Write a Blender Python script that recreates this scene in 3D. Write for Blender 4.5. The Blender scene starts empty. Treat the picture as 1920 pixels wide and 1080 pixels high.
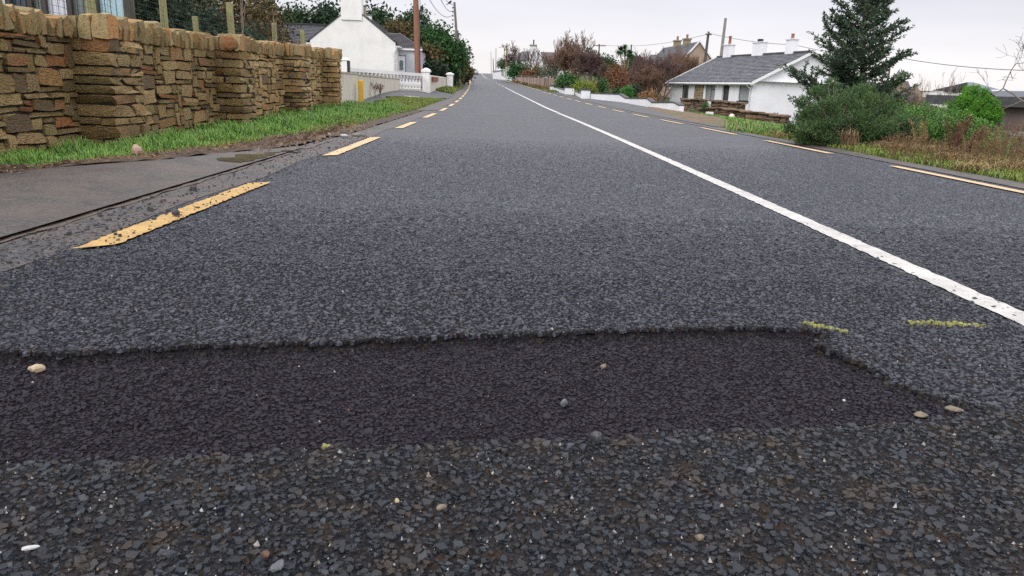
import bpy, math, random
import numpy as np
from mathutils import Matrix, Vector, Euler

random.seed(7)
RNG = np.random.default_rng(7)
S = bpy.context.scene
COL = S.collection

# ------------------------------------------------------------------ camera
CAM_H = 0.78
PITCH, ROLL, FPX = math.radians(15.0), math.radians(2.0), 1400.0
cam_data = bpy.data.cameras.new('camera')
cam_data.sensor_width = 36.0
cam_data.lens = 36.0 * FPX / 1920.0
cam_data.clip_start = 0.05
cam_data.clip_end = 3000.0
cam = bpy.data.objects.new('camera', cam_data)
COL.objects.link(cam)
CAM_M = Matrix.Rotation(math.radians(90) - PITCH, 4, 'X') @ Matrix.Rotation(ROLL, 4, 'Z')
CAM_M.translation = (0, 0, CAM_H)
cam.matrix_world = CAM_M
S.camera = cam

# ------------------------------------------------------------------ light
S.view_settings.view_transform = 'Standard'
S.view_settings.look = 'None'
S.view_settings.exposure = 0.0
S.view_settings.gamma = 1.0
S.view_settings.use_curve_mapping = False
world = bpy.data.worlds.new('World')
S.world = world
world.use_nodes = True
SUN_EL, SUN_AZ = math.radians(38), math.radians(214)      # azimuth measured clockwise from +Y
def build_world():
    nt = world.node_tree
    N, L = nt.nodes, nt.links
    N.clear()
    out = N.new('ShaderNodeOutputWorld')
    bg = N.new('ShaderNodeBackground')
    sky = N.new('ShaderNodeTexSky')
    sky.sky_type = 'NISHITA'
    sky.sun_disc = False
    sky.sun_elevation = SUN_EL
    sky.sun_rotation = SUN_AZ
    tc = N.new('ShaderNodeTexCoord')
    sep = N.new('ShaderNodeSeparateXYZ')
    L.new(tc.outputs['Generated'], sep.inputs[0])
    ramp = N.new('ShaderNodeValToRGB')
    cr = ramp.color_ramp
    cr.elements[0].position = 0.0
    cr.elements[0].color = (0.97, 0.92, 0.92, 1)
    cr.elements[1].position = 1.0
    cr.elements[1].color = (2.25, 2.22, 2.28, 1)
    e = cr.elements.new(0.05); e.color = (0.93, 0.895, 0.92, 1)
    e = cr.elements.new(0.11); e.color = (0.77, 0.76, 0.83, 1)
    e = cr.elements.new(0.42); e.color = (1.55, 1.52, 1.60, 1)
    L.new(sep.outputs['Z'], ramp.inputs[0])
    mp = N.new('ShaderNodeMapping')
    mp.inputs['Scale'].default_value = (1.4, 1.4, 9.0)
    L.new(tc.outputs['Generated'], mp.inputs[0])
    nz = N.new('ShaderNodeTexNoise')
    nz.inputs['Scale'].default_value = 1.6
    nz.inputs['Detail'].default_value = 5
    nz.inputs['Roughness'].default_value = 0.5
    L.new(mp.outputs[0], nz.inputs['Vector'])
    mr = N.new('ShaderNodeMapRange')
    mr.inputs['From Min'].default_value = 0.3
    mr.inputs['From Max'].default_value = 0.7
    mr.inputs['To Min'].default_value = 0.90
    mr.inputs['To Max'].default_value = 1.07
    L.new(nz.outputs[0], mr.inputs[0])
    mul = N.new('ShaderNodeVectorMath'); mul.operation = 'SCALE'
    L.new(ramp.outputs[0], mul.inputs[0]); L.new(mr.outputs[0], mul.inputs['Scale'])
    sc = N.new('ShaderNodeVectorMath'); sc.operation = 'SCALE'
    sc.inputs['Scale'].default_value = 0.012           # what little blue gets through the overcast
    L.new(sky.outputs[0], sc.inputs[0])
    add = N.new('ShaderNodeVectorMath'); add.operation = 'ADD'
    L.new(mul.outputs[0], add.inputs[0]); L.new(sc.outputs[0], add.inputs[1])
    L.new(add.outputs[0], bg.inputs[0])
    bg.inputs[1].default_value = 1.0
    L.new(bg.outputs[0], out.inputs[0])
build_world()
sun = bpy.data.lights.new('sun', 'SUN')
sun.energy = 1.3
sun.angle = math.radians(25)
sun.color = (1.0, 0.96, 0.9)
sun_o = bpy.data.objects.new('sun', sun)
COL.objects.link(sun_o)
d = Vector((math.sin(SUN_AZ) * math.cos(SUN_EL), math.cos(SUN_AZ) * math.cos(SUN_EL), math.sin(SUN_EL)))
sun_o.rotation_euler = d.to_track_quat('Z', 'Y').to_euler()
S.cycles.max_bounces = 6
S.cycles.transparent_max_bounces = 6
S.cycles.use_denoising = False

# ------------------------------------------------------------------ place: the road's line and the lie of the land
_T = np.arange(-40, 901, 1.0)
def _table(ys, vs, k=9):
    a = np.interp(_T, ys, vs)
    p = np.pad(a, (k // 2, k // 2), mode='edge')
    p[:k // 2] = a[0] - (a[1] - a[0]) * np.arange(k // 2, 0, -1)
    return np.convolve(p, np.ones(k) / k, 'valid')
_XT = _table([-40, 0, 3.3, 10.7, 15, 20.8, 26, 31.6, 38, 47.6, 65, 81, 102, 193, 270, 350, 900],
             [2.2, 1.97, 1.93, 1.78, 1.68, 1.53, 1.36, 1.13, .89, .44, -.45, -1.36, -2.6, -8.45, -13.6, -20, -65], 7)
_ZT = _table([-40, 28, 38, 47.6, 65, 81, 102, 193, 262, 285, 330, 420, 900],
             [0, 0, .08, .20, .45, .74, 1.14, 2.94, 5.2, 5.45, 5.0, 2.5, -10], 9)
def cx(Y): return np.interp(Y, _T, _XT)          # x of the white centre line
def prof(Y): return np.interp(Y, _T, _ZT)
def sm(a, b, x):
    t = np.clip((np.asarray(x, float) - a) / (b - a), 0, 1)
    return t * t * (3 - 2 * t)
def gz(X, Y):
    X = np.asarray(X, float); Y = np.asarray(Y, float)
    s = X - cx(Y)
    far = 1 - .75 * sm(40, 160, np.abs(s))
    z = prof(Y) * far
    z = z + sm(-4.5, -6.6, s) * .28 * sm(23, 36, Y) * (1 - sm(70, 130, Y))
    z = z + sm(-4.45, -5.0, s) * .04 - sm(-5.3, -6.7, s) * .15 * (1 - sm(11, 19, Y))
    l = np.clip(-7.0 - s, 0, None)
    z = z + np.minimum(l * (.05 + .13 * sm(20, 45, Y)), 1.0)
    r = np.clip(s - 5.5, 0, None)
    z = z - np.minimum(r * .10, 1.75) * (1 - sm(75, 125, Y))
    z = z + np.minimum(np.clip(s - 4, 0, None) * .06, 1.3) * sm(95, 150, Y)
    return z
def g(X, Y): return float(gz(X, Y))
def ray(px, py):
    v = Vector(((px - 960) / FPX, -(py - 540) / FPX, -1.0))
    return CAM_M.to_3x3() @ v
def at(px, py, Y):
    r = ray(px, py); t = Y / r.y
    return Vector((r.x * t, Y, CAM_H + r.z * t))
_HT = 0.5 * 1.003 ** np.arange(2300)
def hit(px, py):
    r = ray(px, py)
    X, Y, Z = r.x * _HT, r.y * _HT, CAM_H + r.z * _HT
    k = int(np.argmax(Z < gz(X, Y)))
    return Vector((float(X[k]), float(Y[k]), float(Z[k])))

# ------------------------------------------------------------------ materials
MATS = {}
def pm(name, c1, c2=None, rough=.8, spec=.5, scale=6, detail=4, bump=0, bscale=40, island=0, isl_cols=None, obj_rand=False,
       spots=None, metal=0, lo=.35, hi=.65, bdist=.01, bdetail=5, streak=None):
    if name in MATS: return MATS[name]
    m = bpy.data.materials.new(name); m.use_nodes = True
    nt = m.node_tree; N, L = nt.nodes, nt.links
    b = N['Principled BSDF']
    b.inputs['Roughness'].default_value = rough
    b.inputs['Specular IOR Level'].default_value = spec
    b.inputs['Metallic'].default_value = metal
    tc = N.new('ShaderNodeTexCoord')
    col = None
    if isl_cols:
        geo = N.new('ShaderNodeNewGeometry')
        val = geo.outputs['Random Per Island']
        if obj_rand:
            oi = N.new('ShaderNodeObjectInfo')
            a = N.new('ShaderNodeMath'); a.operation = 'ADD'
            L.new(val, a.inputs[0]); L.new(oi.outputs['Random'], a.inputs[1])
            f = N.new('ShaderNodeMath'); f.operation = 'FRACT'
            L.new(a.outputs[0], f.inputs[0]); val = f.outputs[0]
        r = N.new('ShaderNodeValToRGB'); cr = r.color_ramp
        n = len(isl_cols)
        cr.elements[0].position = 0; cr.elements[0].color = (*isl_cols[0], 1)
        cr.elements[1].position = 1; cr.elements[1].color = (*isl_cols[-1], 1)
        for i in range(1, n - 1):
            e = cr.elements.new(i / (n - 1)); e.color = (*isl_cols[i], 1)
        L.new(val, r.inputs[0]); col = r.outputs[0]
        if c2 is not None:      # noise tint over the island colour
            nz = N.new('ShaderNodeTexNoise'); nz.inputs['Scale'].default_value = scale; nz.inputs['Detail'].default_value = detail
            L.new(tc.outputs['Object'], nz.inputs['Vector'])
            mr = N.new('ShaderNodeMapRange'); mr.inputs['From Min'].default_value = lo; mr.inputs['From Max'].default_value = hi
            L.new(nz.outputs[0], mr.inputs[0])
            mx = N.new('ShaderNodeMix'); mx.data_type = 'RGBA'; mx.blend_type = 'MIX'
            L.new(mr.outputs[0], mx.inputs['Factor']); L.new(col, mx.inputs['A']); mx.inputs['B'].default_value = (*c2, 1)
            col = mx.outputs['Result']
    elif c2 is not None:
        nz = N.new('ShaderNodeTexNoise'); nz.inputs['Scale'].default_value = scale; nz.inputs['Detail'].default_value = detail
        nz.inputs['Roughness'].default_value = .62
        if streak:
            mp = N.new('ShaderNodeMapping'); mp.inputs['Scale'].default_value = streak
            L.new(tc.outputs['Object'], mp.inputs[0]); L.new(mp.outputs[0], nz.inputs['Vector'])
        else:
            L.new(tc.outputs['Object'], nz.inputs['Vector'])
        mr = N.new('ShaderNodeMapRange'); mr.inputs['From Min'].default_value = lo; mr.inputs['From Max'].default_value = hi
        L.new(nz.outputs[0], mr.inputs[0])
        mx = N.new('ShaderNodeMix'); mx.data_type = 'RGBA'
        L.new(mr.outputs[0], mx.inputs['Factor'])
        mx.inputs['A'].default_value = (*c1, 1); mx.inputs['B'].default_value = (*c2, 1)
        col = mx.outputs['Result']
    if spots:
        (sc_, thr, scol) = spots
        nz = N.new('ShaderNodeTexNoise'); nz.inputs['Scale'].default_value = sc_; nz.inputs['Detail'].default_value = 6
        nz.inputs['Roughness'].default_value = .7
        L.new(tc.outputs['Object'], nz.inputs['Vector'])
        mr = N.new('ShaderNodeMapRange'); mr.inputs['From Min'].default_value = thr; mr.inputs['From Max'].default_value = thr + .08
        L.new(nz.outputs[0], mr.inputs[0])
        mx = N.new('ShaderNodeMix'); mx.data_type = 'RGBA'
        L.new(mr.outputs[0], mx.inputs['Factor'])
        if col is not None: L.new(col, mx.inputs['A'])
        else: mx.inputs['A'].default_value = (*c1, 1)
        mx.inputs['B'].default_value = (*scol, 1)
        col = mx.outputs['Result']
    if col is not None: L.new(col, b.inputs['Base Color'])
    else: b.inputs['Base Color'].default_value = (*c1, 1)
    if bump:
        nb = N.new('ShaderNodeTexNoise'); nb.inputs['Scale'].default_value = bscale; nb.inputs['Detail'].default_value = bdetail
        nb.inputs['Roughness'].default_value = .65
        L.new(tc.outputs['Object'], nb.inputs['Vector'])
        bp = N.new('ShaderNodeBump'); bp.inputs['Strength'].default_value = bump; bp.inputs['Distance'].default_value = bdist
        L.new(nb.outputs[0], bp.inputs['Height']); L.new(bp.outputs[0], b.inputs['Normal'])
    MATS[name] = m
    return m

def asphalt(name, scale, cols, gap, rough=.5, bump=1.0, bdist=.006, dust=None, mott=(), spec=.4):
    m = bpy.data.materials.new(name); m.use_nodes = True
    nt = m.node_tree; N, L = nt.nodes, nt.links
    b = N['Principled BSDF']
    tc = N.new('ShaderNodeTexCoord')
    v = N.new('ShaderNodeTexVoronoi'); v.inputs['Scale'].default_value = scale
    v.inputs['Randomness'].default_value = 1.0
    L.new(tc.outputs['Object'], v.inputs['Vector'])
    sepc = N.new('ShaderNodeSeparateColor'); L.new(v.outputs['Color'], sepc.inputs[0])
    r = N.new('ShaderNodeValToRGB'); cr = r.color_ramp
    cr.elements[0].color = (*cols[0], 1); cr.elements[1].color = (*cols[-1], 1)
    for i in range(1, len(cols) - 1):
        e = cr.elements.new(i / (len(cols) - 1)); e.color = (*cols[i], 1)
    L.new(sepc.outputs[0], r.inputs[0])
    # dark binder between the chips
    mr = N.new('ShaderNodeMapRange'); mr.inputs['From Min'].default_value = .42; mr.inputs['From Max'].default_value = .75
    L.new(v.outputs['Distance'], mr.inputs[0])
    mx = N.new('ShaderNodeMix'); mx.data_type = 'RGBA'
    L.new(mr.outputs[0], mx.inputs['Factor']); L.new(r.outputs[0], mx.inputs['A']); mx.inputs['B'].default_value = (*gap, 1)
    col = mx.outputs['Result']
    # broad wear
    nz = N.new('ShaderNodeTexNoise'); nz.inputs['Scale'].default_value = .9; nz.inputs['Detail'].default_value = 6
    L.new(tc.outputs['Object'], nz.inputs['Vector'])
    mr2 = N.new('ShaderNodeMapRange'); mr2.inputs['From Min'].default_value = .3; mr2.inputs['From Max'].default_value = .7
    mr2.inputs['To Min'].default_value = .82; mr2.inputs['To Max'].default_value = 1.2
    L.new(nz.outputs[0], mr2.inputs[0])
    sc = N.new('ShaderNodeVectorMath'); sc.operation = 'SCALE'
    L.new(col, sc.inputs[0]); L.new(mr2.outputs[0], sc.inputs['Scale'])
    col = sc.outputs[0]
    for fs, lo_, hi_ in mott:
        nm = N.new('ShaderNodeTexNoise'); nm.inputs['Scale'].default_value = fs; nm.inputs['Detail'].default_value = 3
        L.new(tc.outputs['Object'], nm.inputs['Vector'])
        mm = N.new('ShaderNodeMapRange'); mm.inputs['From Min'].default_value = .3; mm.inputs['From Max'].default_value = .7
        mm.inputs['To Min'].default_value = lo_; mm.inputs['To Max'].default_value = hi_
        L.new(nm.outputs[0], mm.inputs[0])
        s2 = N.new('ShaderNodeVectorMath'); s2.operation = 'SCALE'
        L.new(col, s2.inputs[0]); L.new(mm.outputs[0], s2.inputs['Scale']); col = s2.outputs[0]
    if dust:
        nz2 = N.new('ShaderNodeTexNoise'); nz2.inputs['Scale'].default_value = dust[1]; nz2.inputs['Detail'].default_value = 7
        nz2.inputs['Roughness'].default_value = .7
        L.new(tc.outputs['Object'], nz2.inputs['Vector'])
        mr3 = N.new('ShaderNodeMapRange'); mr3.inputs['From Min'].default_value = dust[2]; mr3.inputs['From Max'].default_value = dust[3]
        mr3.inputs['To Max'].default_value = dust[4]
        L.new(nz2.outputs[0], mr3.inputs[0])
        mx2 = N.new('ShaderNodeMix'); mx2.data_type = 'RGBA'
        L.new(mr3.outputs[0], mx2.inputs['Factor']); L.new(col, mx2.inputs['A']); mx2.inputs['B'].default_value = (*dust[0], 1)
        col = mx2.outputs['Result']
    L.new(col, b.inputs['Base Color'])
    b.inputs['Roughness'].default_value = rough
    b.inputs['Specular IOR Level'].default_value = spec
    inv = N.new('ShaderNodeMath'); inv.operation = 'SUBTRACT'; inv.inputs[0].default_value = 1
    L.new(v.outputs['Distance'], inv.inputs[1])
    ad = N.new('ShaderNodeMath'); ad.operation = 'MULTIPLY_ADD'
    L.new(sepc.outputs[1], ad.inputs[0]); ad.inputs[1].default_value = .8; L.new(inv.outputs[0], ad.inputs[2])
    bp = N.new('ShaderNodeBump'); bp.inputs['Strength'].default_value = bump; bp.inputs['Distance'].default_value = bdist
    L.new(ad.outputs[0], bp.inputs['Height']); L.new(bp.outputs[0], b.inputs['Normal'])
    MATS[name] = m
    return m

# ------------------------------------------------------------------ mesh helpers
def props(o, label=None, cat=None, group=None, kind=None):
    if label: o['label'] = label
    if cat: o['category'] = cat
    if group: o['group'] = group
    if kind: o['kind'] = kind
    return o
def link(name, me, parent=None):
    o = bpy.data.objects.new(name, me)
    COL.objects.link(o)
    if parent is not None:
        o.parent = parent
    return o
def empty(name, loc, label, cat, group=None, rz=0):
    o = bpy.data.objects.new(name, None)
    COL.objects.link(o)
    o.location = loc; o.rotation_euler = (0, 0, rz)
    o.empty_display_size = .2
    o['label'] = label; o['category'] = cat
    if group: o['group'] = group
    return o
def np_mesh(name, V, F, mat, smooth=False):
    """V (n,3); F (m,k) all faces with k corners"""
    V = np.ascontiguousarray(V, dtype=np.float32).reshape(-1, 3)
    F = np.ascontiguousarray(F, dtype=np.int32)
    m, k = F.shape
    me = bpy.data.meshes.new(name)
    me.vertices.add(len(V)); me.vertices.foreach_set('co', V.ravel())
    me.loops.add(m * k); me.loops.foreach_set('vertex_index', F.ravel())
    me.polygons.add(m)
    me.polygons.foreach_set('loop_start', np.arange(0, m * k, k, dtype=np.int32))
    me.polygons.foreach_set('loop_total', np.full(m, k, dtype=np.int32))
    me.polygons.foreach_set('use_smooth', np.full(m, smooth, dtype=bool))
    me.update(calc_edges=True)
    me.materials.append(mat)
    return me
class MB:
    def __init__(s): s.v = []; s.f = []; s.mi = []; s.mats = []; s.smooth = []
    def _m(s, mat):
        if mat not in s.mats: s.mats.append(mat)
        return s.mats.index(mat)
    def add(s, vs, fs, mat, smooth=False):
        o = len(s.v); s.v += [tuple(v) for v in vs]
        i = s._m(mat)
        for f in fs:
            s.f.append(tuple(o + k for k in f)); s.mi.append(i); s.smooth.append(smooth)
        return s
    def box(s, x0, x1, y0, y1, z0, z1, mat, bev=0):
        if bev:
            b = bev
            vs = []; 
            for (xx, yy, zz) in ((x0, y0, z0),):
                pass
            # chamfered vertical edges and top
            ring = [(x0 + b, y0), (x1 - b, y0), (x1, y0 + b), (x1, y1 - b), (x1 - b, y1), (x0 + b, y1), (x0, y1 - b), (x0, y0 + b)]
            rin = [(x0 + 2 * b, y0 + b), (x1 - 2 * b, y0 + b), (x1 - b, y0 + 2 * b), (x1 - b, y1 - 2 * b), (x1 - 2 * b, y1 - b), (x0 + 2 * b, y1 - b), (x0 + b, y1 - 2 * b), (x0 + b, y0 + 2 * b)]
            vs = [(x, y, z0) for x, y in ring] + [(x, y, z1 - b) for x, y in ring] + [(x, y, z1) for x, y in rin]
            fs = [tuple(range(7, -1, -1)), tuple(range(16, 24))]
            for k in range(8):
                n = (k + 1) % 8
                fs += [(k, n, 8 + n, 8 + k), (8 + k, 8 + n, 16 + n, 16 + k)]
            return s.add(vs, fs, mat)
        vs = [(x0, y0, z0), (x1, y0, z0), (x1, y1, z0), (x0, y1, z0), (x0, y0, z1), (x1, y0, z1), (x1, y1, z1), (x0, y1, z1)]
        return s.add(vs, [(3, 2, 1, 0), (4, 5, 6, 7), (0, 1, 5, 4), (1, 2, 6, 5), (2, 3, 7, 6), (3, 0, 4, 7)], mat)
    def prism(s, pts, dvec, mat):
        """polygon pts (3d, planar) extruded by dvec"""
        n = len(pts); d_ = Vector(dvec)
        a = [Vector(p) for p in pts]
        vs = a + [p + d_ for p in a]
        fs = [tuple(range(n - 1, -1, -1)), tuple(range(n, 2 * n))] + [(k, (k + 1) % n, n + (k + 1) % n, n + k) for k in range(n)]
        return s.add(vs, fs, mat)
    def tube(s, pts, rad, n, mat, smooth=True, cap=True):
        pts = [Vector(p) for p in pts]
        if not hasattr(rad, '__len__'): rad = [rad] * len(pts)
        vs = []
        for i, p in enumerate(pts):
            t = (pts[min(i + 1, len(pts) - 1)] - pts[max(i - 1, 0)]).normalized()
            u = t.cross(Vector((0, 0, 1)))
            if u.length < 1e-3: u = Vector((1, 0, 0))
            u.normalize(); w = t.cross(u)
            for k in range(n):
                a = 2 * math.pi * k / n
                vs.append(p + (u * math.cos(a) + w * math.sin(a)) * rad[i])
        fs = []
        for i in range(len(pts) - 1):
            for k in range(n):
                fs.append((i * n + k, i * n + (k + 1) % n, (i + 1) * n + (k + 1) % n, (i + 1) * n + k))
        if cap:
            fs.append(tuple(range(n - 1, -1, -1))); fs.append(tuple((len(pts) - 1) * n + k for k in range(n)))
        return s.add(vs, fs, mat, smooth)
    def lathe(s, cx_, cy_, prof_, n, mat, smooth=True):
        vs = []
        for r, z in prof_:
            for k in range(n):
                a = 2 * math.pi * k / n
                vs.append((cx_ + r * math.cos(a), cy_ + r * math.sin(a), z))
        fs = []
        for i in range(len(prof_) - 1):
            for k in range(n):
                fs.append((i * n + k, i * n + (k + 1) % n, (i + 1) * n + (k + 1) % n, (i + 1) * n + k))
        fs.append(tuple(range(n - 1, -1, -1))); fs.append(tuple((len(prof_) - 1) * n + k for k in range(n)))
        return s.add(vs, fs, mat, smooth)
    def build(s, name, parent=None):
        me = bpy.data.meshes.new(name)
        me.from_pydata(s.v, [], s.f)
        for m in s.mats: me.materials.append(m)
        me.polygons.foreach_set('material_index', s.mi)
        me.polygons.foreach_set('use_smooth', s.smooth)
        me.update()
        if any(s.smooth):
            try: me.set_sharp_from_angle(angle=math.radians(40))
            except Exception: pass
        o = link(name, me, parent)
        return o
def world_child(o, parent):
    """parts modelled in world coordinates under an empty"""
    o.parent = parent
    o.matrix_parent_inverse = (Matrix.Translation(parent.location) @ parent.rotation_euler.to_matrix().to_4x4()).inverted()
    return o
def sheet(name, sf, yl, dz, mat, parent=None, kind='structure', ns=6, noise=0, taper=False):
    """strip of ground-hugging sheet; sf(Y)->(s0,s1) offsets from the centre line"""
    V = []; F = []
    for i, Y in enumerate(yl):
        s0, s1 = sf(Y)
        for k in range(ns + 1):
            s_ = s0 + (s1 - s0) * k / ns
            x = float(cx(Y)) + s_
            drop = .035 if (taper and (k in (0, ns) or i in (0, len(yl) - 1))) else 0
            V.append((x, Y, g(x, Y) + dz - drop + (random.uniform(-noise, noise) if noise else 0)))
    n = ns + 1
    for i in range(len(yl) - 1):
        for k in range(ns):
            a = i * n + k
            F.append((a, a + 1, a + n + 1, a + n))
    me = np_mesh(name, V, F, mat, True)
    o = link(name, me)
    if parent is not None: world_child(o, parent)
    elif kind: o['kind'] = kind
    return o

# ------------------------------------------------------------------ foliage helpers
def leaf_quads(P, size, aspect=.5, rng=None, up=0.0, vary=.4):
    """P (n,3) leaf centres -> verts, faces; randomly turned kite shaped leaves"""
    rng = rng or RNG
    n = len(P)
    a = rng.normal(size=(n, 3)); a[:, 2] += up
    a /= np.linalg.norm(a, axis=1, keepdims=True)
    b = rng.normal(size=(n, 3)); b -= (b * a).sum(1, keepdims=True) * a
    b /= np.linalg.norm(b, axis=1, keepdims=True)
    L = size * (1 + vary * rng.uniform(-1, 1, (n, 1)))
    W = L * aspect
    V = np.stack([P - a * L * .5, P + b * W * .5, P + a * L * .5, P - b * W * .5], 1)
    c = np.cross(a, b)
    V[:, 1] += c * W * .18; V[:, 3] += c * W * .18
    F = np.arange(4 * n).reshape(n, 4)
    return V.reshape(-1, 3), F
def blob_points(blobs, n, rng=None, shell=.75):
    """points in a union of ellipsoids (cx,cy,cz,rx,ry,rz), mostly near their surface and in clumps"""
    rng = rng or RNG
    B = np.array(blobs, float)
    w = B[:, 3] * B[:, 4] * B[:, 5]; w = w ** .75; w /= w.sum()
    k = rng.choice(len(B), n, p=w)
    dirs = rng.normal(size=(n, 3)); dirs /= np.linalg.norm(dirs, axis=1, keepdims=True)
    r = rng.uniform(0, 1, n) ** (1 / 3)
    r = np.where(rng.uniform(size=n) < shell, .78 + .27 * rng.uniform(size=n), r)
    # lumpiness
    lump = 1 + .16 * np.sin(dirs[:, 0] * 7 + k) * np.sin(dirs[:, 1] * 6 + 2 * k) + .12 * np.sin(dirs[:, 2] * 9 + k)
    return B[k, :3] + dirs * B[k, 3:6] * (r * lump)[:, None]
def foliage(name, blobs, n, size, mat, parent, aspect=.5, up=0, shell=.75, clump=0, seed=1):
    rng = np.random.default_rng(seed)
    if clump:
        C = blob_points(blobs, max(8, n // clump), rng, shell)
        P = np.repeat(C, clump, 0) + rng.normal(size=(len(C) * clump, 3)) * size * 1.1
    else:
        P = blob_points(blobs, n, rng, shell)
    V, F = leaf_quads(P, size, aspect, rng, up)
    o = link(name, np_mesh(name, V, F, mat))
    return world_child(o, parent)
def sub_blobs(x, y, z, rx, ry, rz, k, seed, rs=.45):
    """break one crown ellipsoid into k smaller lumps"""
    rng = np.random.default_rng(seed); out = []
    for i in range(k):
        d_ = rng.normal(size=3); d_ /= np.linalg.norm(d_)
        q = rng.uniform(.35, .72)
        f = rs * rng.uniform(.7, 1.25)
        out.append((x + d_[0] * rx * q, y + d_[1] * ry * q, z + d_[2] * rz * q, rx * f, ry * f, rz * f))
    return out
class Segs:
    """many thin three sided limbs, fast"""
    def __init__(s): s.a = []; s.b = []; s.ra = []; s.rb = []
    def add(s, a, b, ra, rb): s.a.append(a); s.b.append(b); s.ra.append(ra); s.rb.append(rb)
    def mesh(s, name, mat, n=3):
        A = np.array(s.a, float).reshape(-1, 3); B = np.array(s.b, float).reshape(-1, 3)
        ra = np.array(s.ra)[:, None]; rb = np.array(s.rb)[:, None]
        t = B - A; t /= np.maximum(np.linalg.norm(t, axis=1, keepdims=True), 1e-6)
        u = np.cross(t, [0.13, 0.2, 1.0]); u /= np.maximum(np.linalg.norm(u, axis=1, keepdims=True), 1e-6)
        w = np.cross(t, u)
        V = []
        for P, r in ((A, ra), (B, rb)):
            for k in range(n):
                an = 2 * math.pi * k / n
                V.append(P + (u * math.cos(an) + w * math.sin(an)) * r)
        V = np.stack(V, 1)              # (m, 2n, 3)
        m = len(A)
        base = (np.arange(m) * 2 * n)[:, None]
        F = np.concatenate([base + np.array([[k, (k + 1) % n, n + (k + 1) % n, n + k]]) for k in range(n)])
        return np_mesh(name, V.reshape(-1, 3), F, mat, True)
def branch(sg, p, d_, L, r, depth, rng, spread=.6, up=.15, kids=3, ratio=.68, tips=None, wig=.18, min_r=.004):
    """recursive limb"""
    n = 3 if depth > 1 else 2
    q = np.array(p, float); dd = np.array(d_, float)
    pts = [q.copy()]
    for i in range(n):
        dd = dd + rng.normal(size=3) * wig; dd[2] += up * .5; dd /= np.linalg.norm(dd)
        q2 = q + dd * L / n
        r2 = max(r * (1 - .45 * (i + 1) / n), min_r)
        sg.add(q.copy(), q2.copy(), max(r * (1 - .45 * i / n), min_r), r2)
        q = q2; pts.append(q.copy())
    if depth == 0:
        if tips is not None: tips.append(q)
        return
    for k in range(kids):
        base = pts[-1] if k < 1 else pts[rng.integers(1, len(pts))]
        e = dd + rng.normal(size=3) * spread; e[2] += up; e /= np.linalg.norm(e)
        branch(sg, base, e, L * ratio * rng.uniform(.75, 1.2), max(r * .52, min_r), depth - 1, rng, spread, up, kids, ratio, tips, wig, min_r)
def bare_tree(name, x, y, h, label, cat, mat, seed, group=None, stems=1, depth=4, kids=3, spread=.55, up=.2, r=None, lean=(0, 0),
              min_r=.008, first=.33, leaves=None, z=None, tuft=None, ratio=.68):
    rng = np.random.default_rng(seed)
    z = g(x, y) if z is None else z
    e = empty(name, (x, y, z), label, cat, group)
    r = r or h * .018
    tr = Segs(); cr = Segs(); tips = []
    for i in range(stems):
        a = rng.uniform(0, 2 * math.pi); off = (.0 if stems == 1 else h * .05)
        p = np.array([x + off * math.cos(a), y + off * math.sin(a), z - .1])
        dd = np.array([lean[0] + (0 if stems == 1 else .45 * math.cos(a)), lean[1] + (0 if stems == 1 else .45 * math.sin(a)), 1.0]); dd /= np.linalg.norm(dd)
        q = p.copy(); L = h * first
        pts = [q]
        for k in range(4):
            dd = dd + rng.normal(size=3) * .07; dd /= np.linalg.norm(dd)
            q2 = q + dd * L / 4
            tr.add(q, q2, r * (1 - .1 * k), r * (1 - .1 * (k + 1))); q = q2; pts.append(q)
        for k in range(kids + 1):
            b = pts[-1] if k < 2 else pts[rng.integers(2, 5)]
            e_ = dd + rng.normal(size=3) * spread; e_[2] += up; e_ /= np.linalg.norm(e_)
            branch(cr, b, e_, h * .27 * rng.uniform(.8, 1.15), r * .55, depth, rng, spread, up, kids, ratio, tips, min_r=min_r)
    world_child(link('trunk', tr.mesh('trunk', mat, 6)), e)
    world_child(link('crown', cr.mesh('crown', mat, 3)), e)
    if leaves:
        lm, ln, ls = leaves
        T = np.array(tips); k = rng.integers(0, len(T), ln)
        P = T[k] + rng.normal(size=(ln, 3)) * h * .03
        V, F = leaf_quads(P, ls, .6, rng)
        world_child(link('leaves', np_mesh('leaves', V, F, lm)), e)
    return e

# ------------------------------------------------------------------ ground, road, markings
M_ground = pm('turf_soil', (.030, .052, .014), (.055, .06, .02), rough=.95, spec=.2, scale=1.3, bump=.8, bscale=35, bdist=.03, spots=(3.0, .62, (.10, .075, .035)))
M_soil = pm('wet_soil', (.035, .022, .014), (.085, .05, .026), rough=.8, scale=9, bump=1, bscale=60, bdist=.02, spots=(14, .60, (.16, .10, .05)))
A_far = asphalt('asphalt_far', 48, [(0.0161, 0.0182, 0.0234), (0.0274, 0.0306, 0.0391), (0.0403, 0.0446, 0.0556), (0.0966, 0.1032, 0.1215)], (.008, .009, .011), rough=.5, bump=1.0, bdist=.009, mott=((9, .62, 1.45), (34, .45, 1.7)))
A_near = asphalt('asphalt_binder', 110, [(.010, .010, .012), (.018, .017, .019), (.026, .024, .025)], (.005, .005, .006), rough=.8, bump=.8, bdist=.004,
                 dust=((.034, .020, .012), 11, .52, .64, .75), spec=.12)
A_patch = asphalt('patch_binder', 150, [(.010, .008, .010), (.015, .011, .015), (.021, .016, .021)], (.005, .004, .005), rough=.8, bump=.8, bdist=.003, spec=.1)
A_edge = asphalt('road_margin', 50, [(0.0224, 0.0224, 0.0248), (0.0384, 0.0384, 0.0416), (0.0600, 0.0584, 0.0584)], (.014, .013, .013), rough=.5, bump=.9, bdist=.007,
                 dust=((.095, .066, .046), 2.6, .40, .66, .8), mott=((8, .65, 1.4), (30, .55, 1.5)))
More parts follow.
